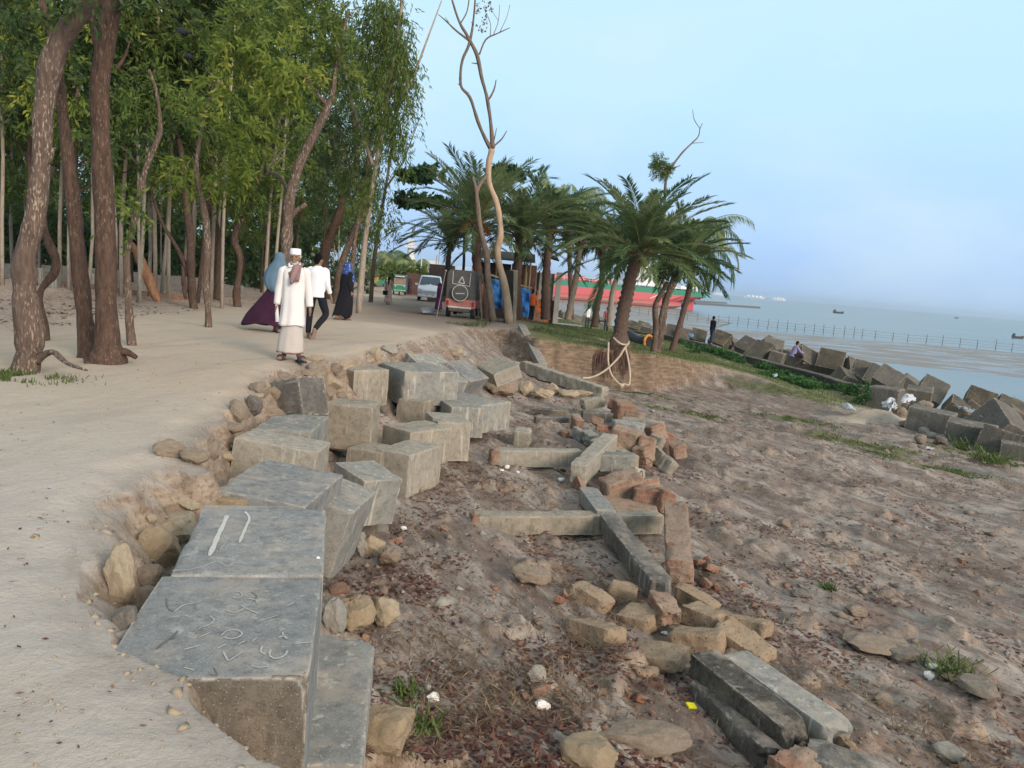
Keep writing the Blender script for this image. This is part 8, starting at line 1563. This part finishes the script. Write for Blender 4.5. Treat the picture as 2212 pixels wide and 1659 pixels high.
scatter_leaves('leaf_litter', 22000, Fn(polar(6, 60, -48, -10), lambda x, y, e, w, f: (e < -.3) & (f > .3) & patchy(x, y, 73, -.05)), LT_RED, .10, .02, 'dead leaves scattered on the woodland sand', 503)
scatter_leaves('leaf_litter', 1300, Fn(polar(2.0, 22, -46, 10), lambda x, y, e, w, f: (e < -.15) & (f < .3) & patchy(x, y, 75, .0)), LT_RED, .028, .005, 'sparse dry leaves on the trodden sand', 504)
MAT_CLOD = mat_rock('clod', (.17, .13, .105), (.27, .22, .18), (.08, .055, .045))
# gravel and brick crumbs
def chips(name, n, fn, mat, s0, label, seed):
    r = np.random.default_rng(seed); x, y = fn(r, n); h, sde, sw, fo = terrain(x, y); m = fn.mask(x, y, sde, sw, fo); x, y, h = x[m], y[m], h[m]; n = len(x)
    base = np.array([(1, 0, 0), (-.4, .9, 0), (-.6, -.8, 0), (.1, .1, .8), (.5, .5, .5), (-.2, 0, -.6)], float); fc = np.array([(0, 4, 3), (4, 1, 3), (1, 2, 3), (2, 0, 3), (0, 1, 4), (0, 5, 1), (1, 5, 2), (2, 5, 0)])
    S = (s0*np.exp(r.normal(size=n)*.45))[:, None, None]; a = r.uniform(0, 6.28, n); c, s = np.cos(a), np.sin(a); B = base[None]*(1+r.normal(size=(n, 6, 3))*.22)*np.array([1, .75, .6]); X = B[..., 0]*c[:, None]-B[..., 1]*s[:, None]; Y = B[..., 0]*s[:, None]+B[..., 1]*c[:, None]
    V = np.stack([X, Y, B[..., 2]], -1)*S+np.stack([x, y, h], 1)[:, None, :]; Q = (fc[None]+np.arange(n)[:, None, None]*6).reshape(-1, 3)
    o = fast_mesh(name, V.reshape(-1, 3), Q, mat, None, False); return tag(o, label, kind='stuff')
chips('gravel', 9000, Fn(polar(2.0, 32, -14, 48), lambda x, y, e, w, f: (e > 0) & (w < -.3) & patchy(x, y, 81, -.02)), MR_BROWN, .020, 'brown gravel and clods on the beach', 601)
chips('gravel', 3500, Fn(polar(2.0, 32, -14, 48), lambda x, y, e, w, f: (e > 0) & (w < -.3) & patchy(x, y, 82, .05)), MR_GREY, .026, 'pale pebbles and mortar crumbs on the beach', 602)
chips('brick_crumbs', 2600, Fn(polar(2.2, 26, -10, 40), lambda x, y, e, w, f: (e > .2) & (w < -.3) & patchy(x, y, 83, .10)), MB_RED, .028, 'red brick crumbs scattered on the mud', 603)
chips('beach_clods', 2600, Fn(polar(2.6, 32, -10, 48), lambda x, y, e, w, f: (e > .5) & (w < -.6) & patchy(x, y, 86, .08)), MAT_CLOD, .045, 'brown clods and matted lumps on the beach', 606)
chips('gravel', 1500, Fn(polar(2.0, 14, -46, 0), lambda x, y, e, w, f: (e < -.05) & (f < .5)), MR_TAN, .009, 'grit on the trodden sand', 604)
chips('bank_rubble', 2600, Fn(polar(2.0, 28, -45, 4), lambda x, y, e, w, f: (e > -.12) & (e < 1.3)), MR_TAN, .020, 'earth clods on the crumbling bank', 605)
# single brick fragments
r = random.Random(17); bm0 = [block_obj('brick_fragment', d, None, MB_RED, sp=.03, seed=400+i, rad=.012, chip=.05, amp=.01, brk=(.03, .03)) for i, d in enumerate(((.16, .11, .07), (.10, .10, .06), (.12, .07, .06)))]
fi = 0
for k, (x, y) in enumerate([cA(40, 1290), cA(545, 845), cA(640, 1445), cA(430, 1015), cA(1780, 1520), cA(1840, 1480), cA(1870, 1540), cA(1610, 1600), c3(215, 345), c3(250, 335), c3(300, 330), c3(60, 770), c3(105, 730), c3(700, 250), c3(820, 190), c3(850, 265), c3(880, 290), c3(1940, 180), c1(1720, 760), c1(1430+420, 1000), c1(1925, 1445), c3(395, 760), c3(560, 765), c2(1490, 1395), c2(1185, 1475), c3(500, 750), c3(1050, 370), c3(1370, 800), c3(2110, 860)]):
    g = onpix(x, y); o = bm0[k % 3] if k < 3 else bm0[k % 3].copy()
    if k >= 3: link(o)
    o.location = (g.x, g.y, g.z+.035); o.rotation_euler = (r.uniform(-.5, .5), r.uniform(-.5, .5), r.uniform(0, 6)); s = r.uniform(.7, 1.3); o.scale = (s, s, s); tag(o, 'orange red brick fragment lying loose on the mud', 'brick fragment', 'loose brick fragments')
# shells, cup, wrappers
SHW = flat('white_scrap', (.68, .67, .64), .5)
for x, y, w_, lab in ((*c1(1690+0, 1390), 0, ''),):
    pass
for i, (D, w_, h_, lab) in enumerate(((c3(127, 822), 34, 17, 'crushed white bottle on the mud near the dry grass'), ((935, 1520), 30, 16, 'white plastic lump beside the green sprouts'), (c3(660, 498), 16, 8, 'flat white pebble beside the brown lumps'), (c3(822, 775), 20, 12, 'white foam scrap under the split beams'), (cA(840, 950), 15, 9, 'pale yellow stone on the pit floor'), (cA(425, 885), 10, 6, 'white chip on the pit floor, first of three'), (cA(540, 892), 9, 5, 'white chip on the pit floor beside the yellow stone'), (cA(465, 860), 12, 9, 'grey shell on the pit floor'), (c2(1240, 1395), 14, 9, 'white paper scrap near the dark round stone'), (c2(1140, 290), 20, 7, 'white scrap on top of the square tan block'), (c3(1820, 655), 34, 10, 'white shell-like scrap by the green tuft'), (c3(1795, 690), 18, 16, 'pale wrapper below the shell-like scrap'), (c1(1610, 610), 9, 8, 'white dab of litter at the edge of the painted slab'))):
    z = None if i not in (9, 12) else (-.38 if i == 9 else -.075)
    rock(D, w_, h_, SHW, lab, k=i, group='white scraps of litter', name='litter_scrap', cat='litter', z=z, sink=.2)
g = onpix(*c3(773, 815)); tag(part('wrapper', [bx((g.x, g.y, g.z+.02), (.07, .05, .012), Euler((.3, .2, .4)).to_matrix())], flat('yellow_wrapper', (.75, .70, .03), .4), None), 'bright yellow wrapper in the shade of the split beams', 'wrapper')
# ---- grass: lawn, tufts, creepers
GRASS = mat_leaf('grass_blades', (.06, .10, .03), (.11, .16, .045), (.20, .24, .08), .3); CREEP = mat_leaf('creeper_leaves', (.02, .07, .02), (.045, .13, .035), (.12, .24, .06), .3)
def blades(name, x, y, hgt, wd, mat, label, seed):
    r = np.random.default_rng(seed); n = len(x); h = terrain(x, y)[0]; b = np.stack([x, y, h-.01], 1); H_ = (hgt*r.uniform(.5, 1.3, n))[:, None]; a = r.uniform(0, 6.28, n); s = np.stack([np.cos(a), np.sin(a), 0*a], 1)*wd; ln = np.stack([r.normal(size=n)*.4, r.normal(size=n)*.4, np.ones(n)], 1)
    V = np.stack([b-s, b+s, b+ln*H_+s*.3, b+ln*H_-s*.3], 1).reshape(-1, 3); o = crown_obj(V, np.arange(len(V)).reshape(-1, 4), r.random(n), mat, None, name); return tag(o, label, kind='stuff')
r = np.random.default_rng(9); x = r.uniform(.5, 16, 90000); y = r.uniform(27, 58, 90000); h, e, w_, f_ = terrain(x, y); k = (e < -.02) & (w_ < -.3) & (fbm(x*.8, y*.8, o=3, s=31)+r.normal(size=len(x))*.1 > -.35) & (x > 1.2+fbm(y*.6, y*.1, o=2, s=2)); blades('grass', x[k], y[k], .055, .012, GRASS, 'short lawn grass on the terrace', 11)
xs_, ys_ = [], []
for (a, b, c, d_, e_) in GRASS_SPOTS:
    q = P(a, b, -1.8) if b > 830 or a < 1500 else P(a, b, -1.9); n = 2600; u = r.normal(size=n)*c*.6; v = r.normal(size=n)*d_*.6; cs_, sn = math.cos(e_), math.sin(e_)
    if a == 12: q = onpix(12, 815)
    xs_.append(q.x+u*cs_-v*sn); ys_.append(q.y+u*sn+v*cs_)
x, y = np.concatenate(xs_), np.concatenate(ys_); k = fbm(x*2, y*2, o=3, s=55) > -.15; blades('grass', x[k], y[k], .05, .008, GRASS, 'sparse grass tufts on the eroded slope', 12)
for i, (D, w_, lab) in enumerate(((c1(1130+780, 1490), .22, 'weedy sprout behind the large ochre boulder'), (c1(1630+0, 1370+0), 0, ''), ((878, 1497), .16, 'green sprout on the mud near the mottled slab'), ((905, 1580), .2, 'dark leafy sprout behind the ochre boulder'), (c3(1900, 665), .3, 'green tuft at the end of the muddy runnel'), (c3(1365, 300), .12, 'small green sprout on the open beach'), (c5(1600, 880), .5, 'yellow green grass clump at the foot of the squared cube'), (c5(1880, 1030), .5, 'grass clump under the tilted dark cube'), (cT1(500, 1555), .14, 'yellow green seedlings at the foot of the flared trunk'))):
    if w_ == 0: continue
    g = onpix(*D); rr = np.random.default_rng(70+i); V = []; 
    for q in range(int(60+w_*160)):
        a = rr.uniform(0, 6.28); p0 = Vector((rr.normal()*w_*.35, rr.normal()*w_*.35, 0)); d = Vector((math.cos(a)*.7, math.sin(a)*.7, rr.uniform(.4, 1.2))); s = Vector((-math.sin(a), math.cos(a), 0))*.009; L_ = w_*rr.uniform(.3, .7); V += [p0-s, p0+s, p0+d*L_+s*.3+Vector((0, 0, -.1*L_)), p0+d*L_-s*.3]
    o = crown_obj(np.array([tuple(v) for v in V]), np.arange(len(V)).reshape(-1, 4), rr.random(len(V)//4), GRASS, None, 'weed_clump'); o.location = g; tag(o, lab, 'weed clump', 'weeds on the beach')
# green creepers against the sea wall
cl = []; rr = random.Random(3)
cp = [(1478, 742), (1520, 755), (1560, 765), (1600, 778), (1640, 792), (1680, 806), (1715, 818), (1745, 830), (1770, 840)]
for i in range(230):
    t = rr.random()*(len(cp)-1); k = int(t); x = cp[k][0]+(cp[min(k+1, 8)][0]-cp[k][0])*(t-k); y = cp[k][1]+(cp[min(k+1, 8)][1]-cp[k][1])*(t-k); q = P(x+rr.uniform(-20, 20), y+rr.uniform(-10, 16), -1.9); cl.append(((q.x, q.y, gz(q.x, q.y)+.08), (.55, .55, .12), 16))
for x, y in ((1842, 845), (1855, 852), (1868, 848), (1850, 860)): q = P(x, y, -1.75); cl.append(((q.x, q.y, gz(q.x, q.y)+.2), (.6, .5, .4), 60))
V, Q, lv = leafcloud(cl, .09, .035, 18, -.1, 77, .16); o = crown_obj(V, Q, lv, CREEP, None, 'ground_creeper'); tag(o, 'bright green creepers spreading along the foot of the sea wall', kind='stuff')
q = P(1100, 712, -.6); cl = [((q.x+dx, q.y+dy, q.z+.05), (.8, .5, .1), 30) for dx, dy in ((-1, 0), (0, .3), (.9, .4), (1.8, .6), (-1.8, 0))]; V, Q, lv = leafcloud(cl, .10, .012, 16, -.3, 78, .15); o = crown_obj(V, Q, lv, GRASS, None, 'grass'); tag(o, 'longer grass at the brink under the dead tree', kind='stuff')
# ---------------------------------------------------------------- haze
hz = mesh('haze', [(x, y, z) for z in (-6, 24) for y in (-30, 5500) for x in (-3500, 6500)], [(0, 2, 3, 1), (4, 5, 7, 6), (0, 1, 5, 4), (2, 6, 7, 3), (0, 4, 6, 2), (1, 3, 7, 5)], None)
hm_ = bpy.data.materials.new('sea_haze'); hm_.use_nodes = True; t_ = hm_.node_tree; t_.nodes.clear(); o_ = t_.nodes.new('ShaderNodeOutputMaterial'); pv_ = t_.nodes.new('ShaderNodeVolumePrincipled'); pv_.inputs['Color'].default_value = (.70, .86, 1, 1); pv_.inputs['Density'].default_value = .00025; pv_.inputs['Anisotropy'].default_value = .2; t_.links.new(pv_.outputs[0], o_.inputs['Volume'])
hz.data.materials.append(hm_); tag(hz, 'thin sea haze', kind='stuff')
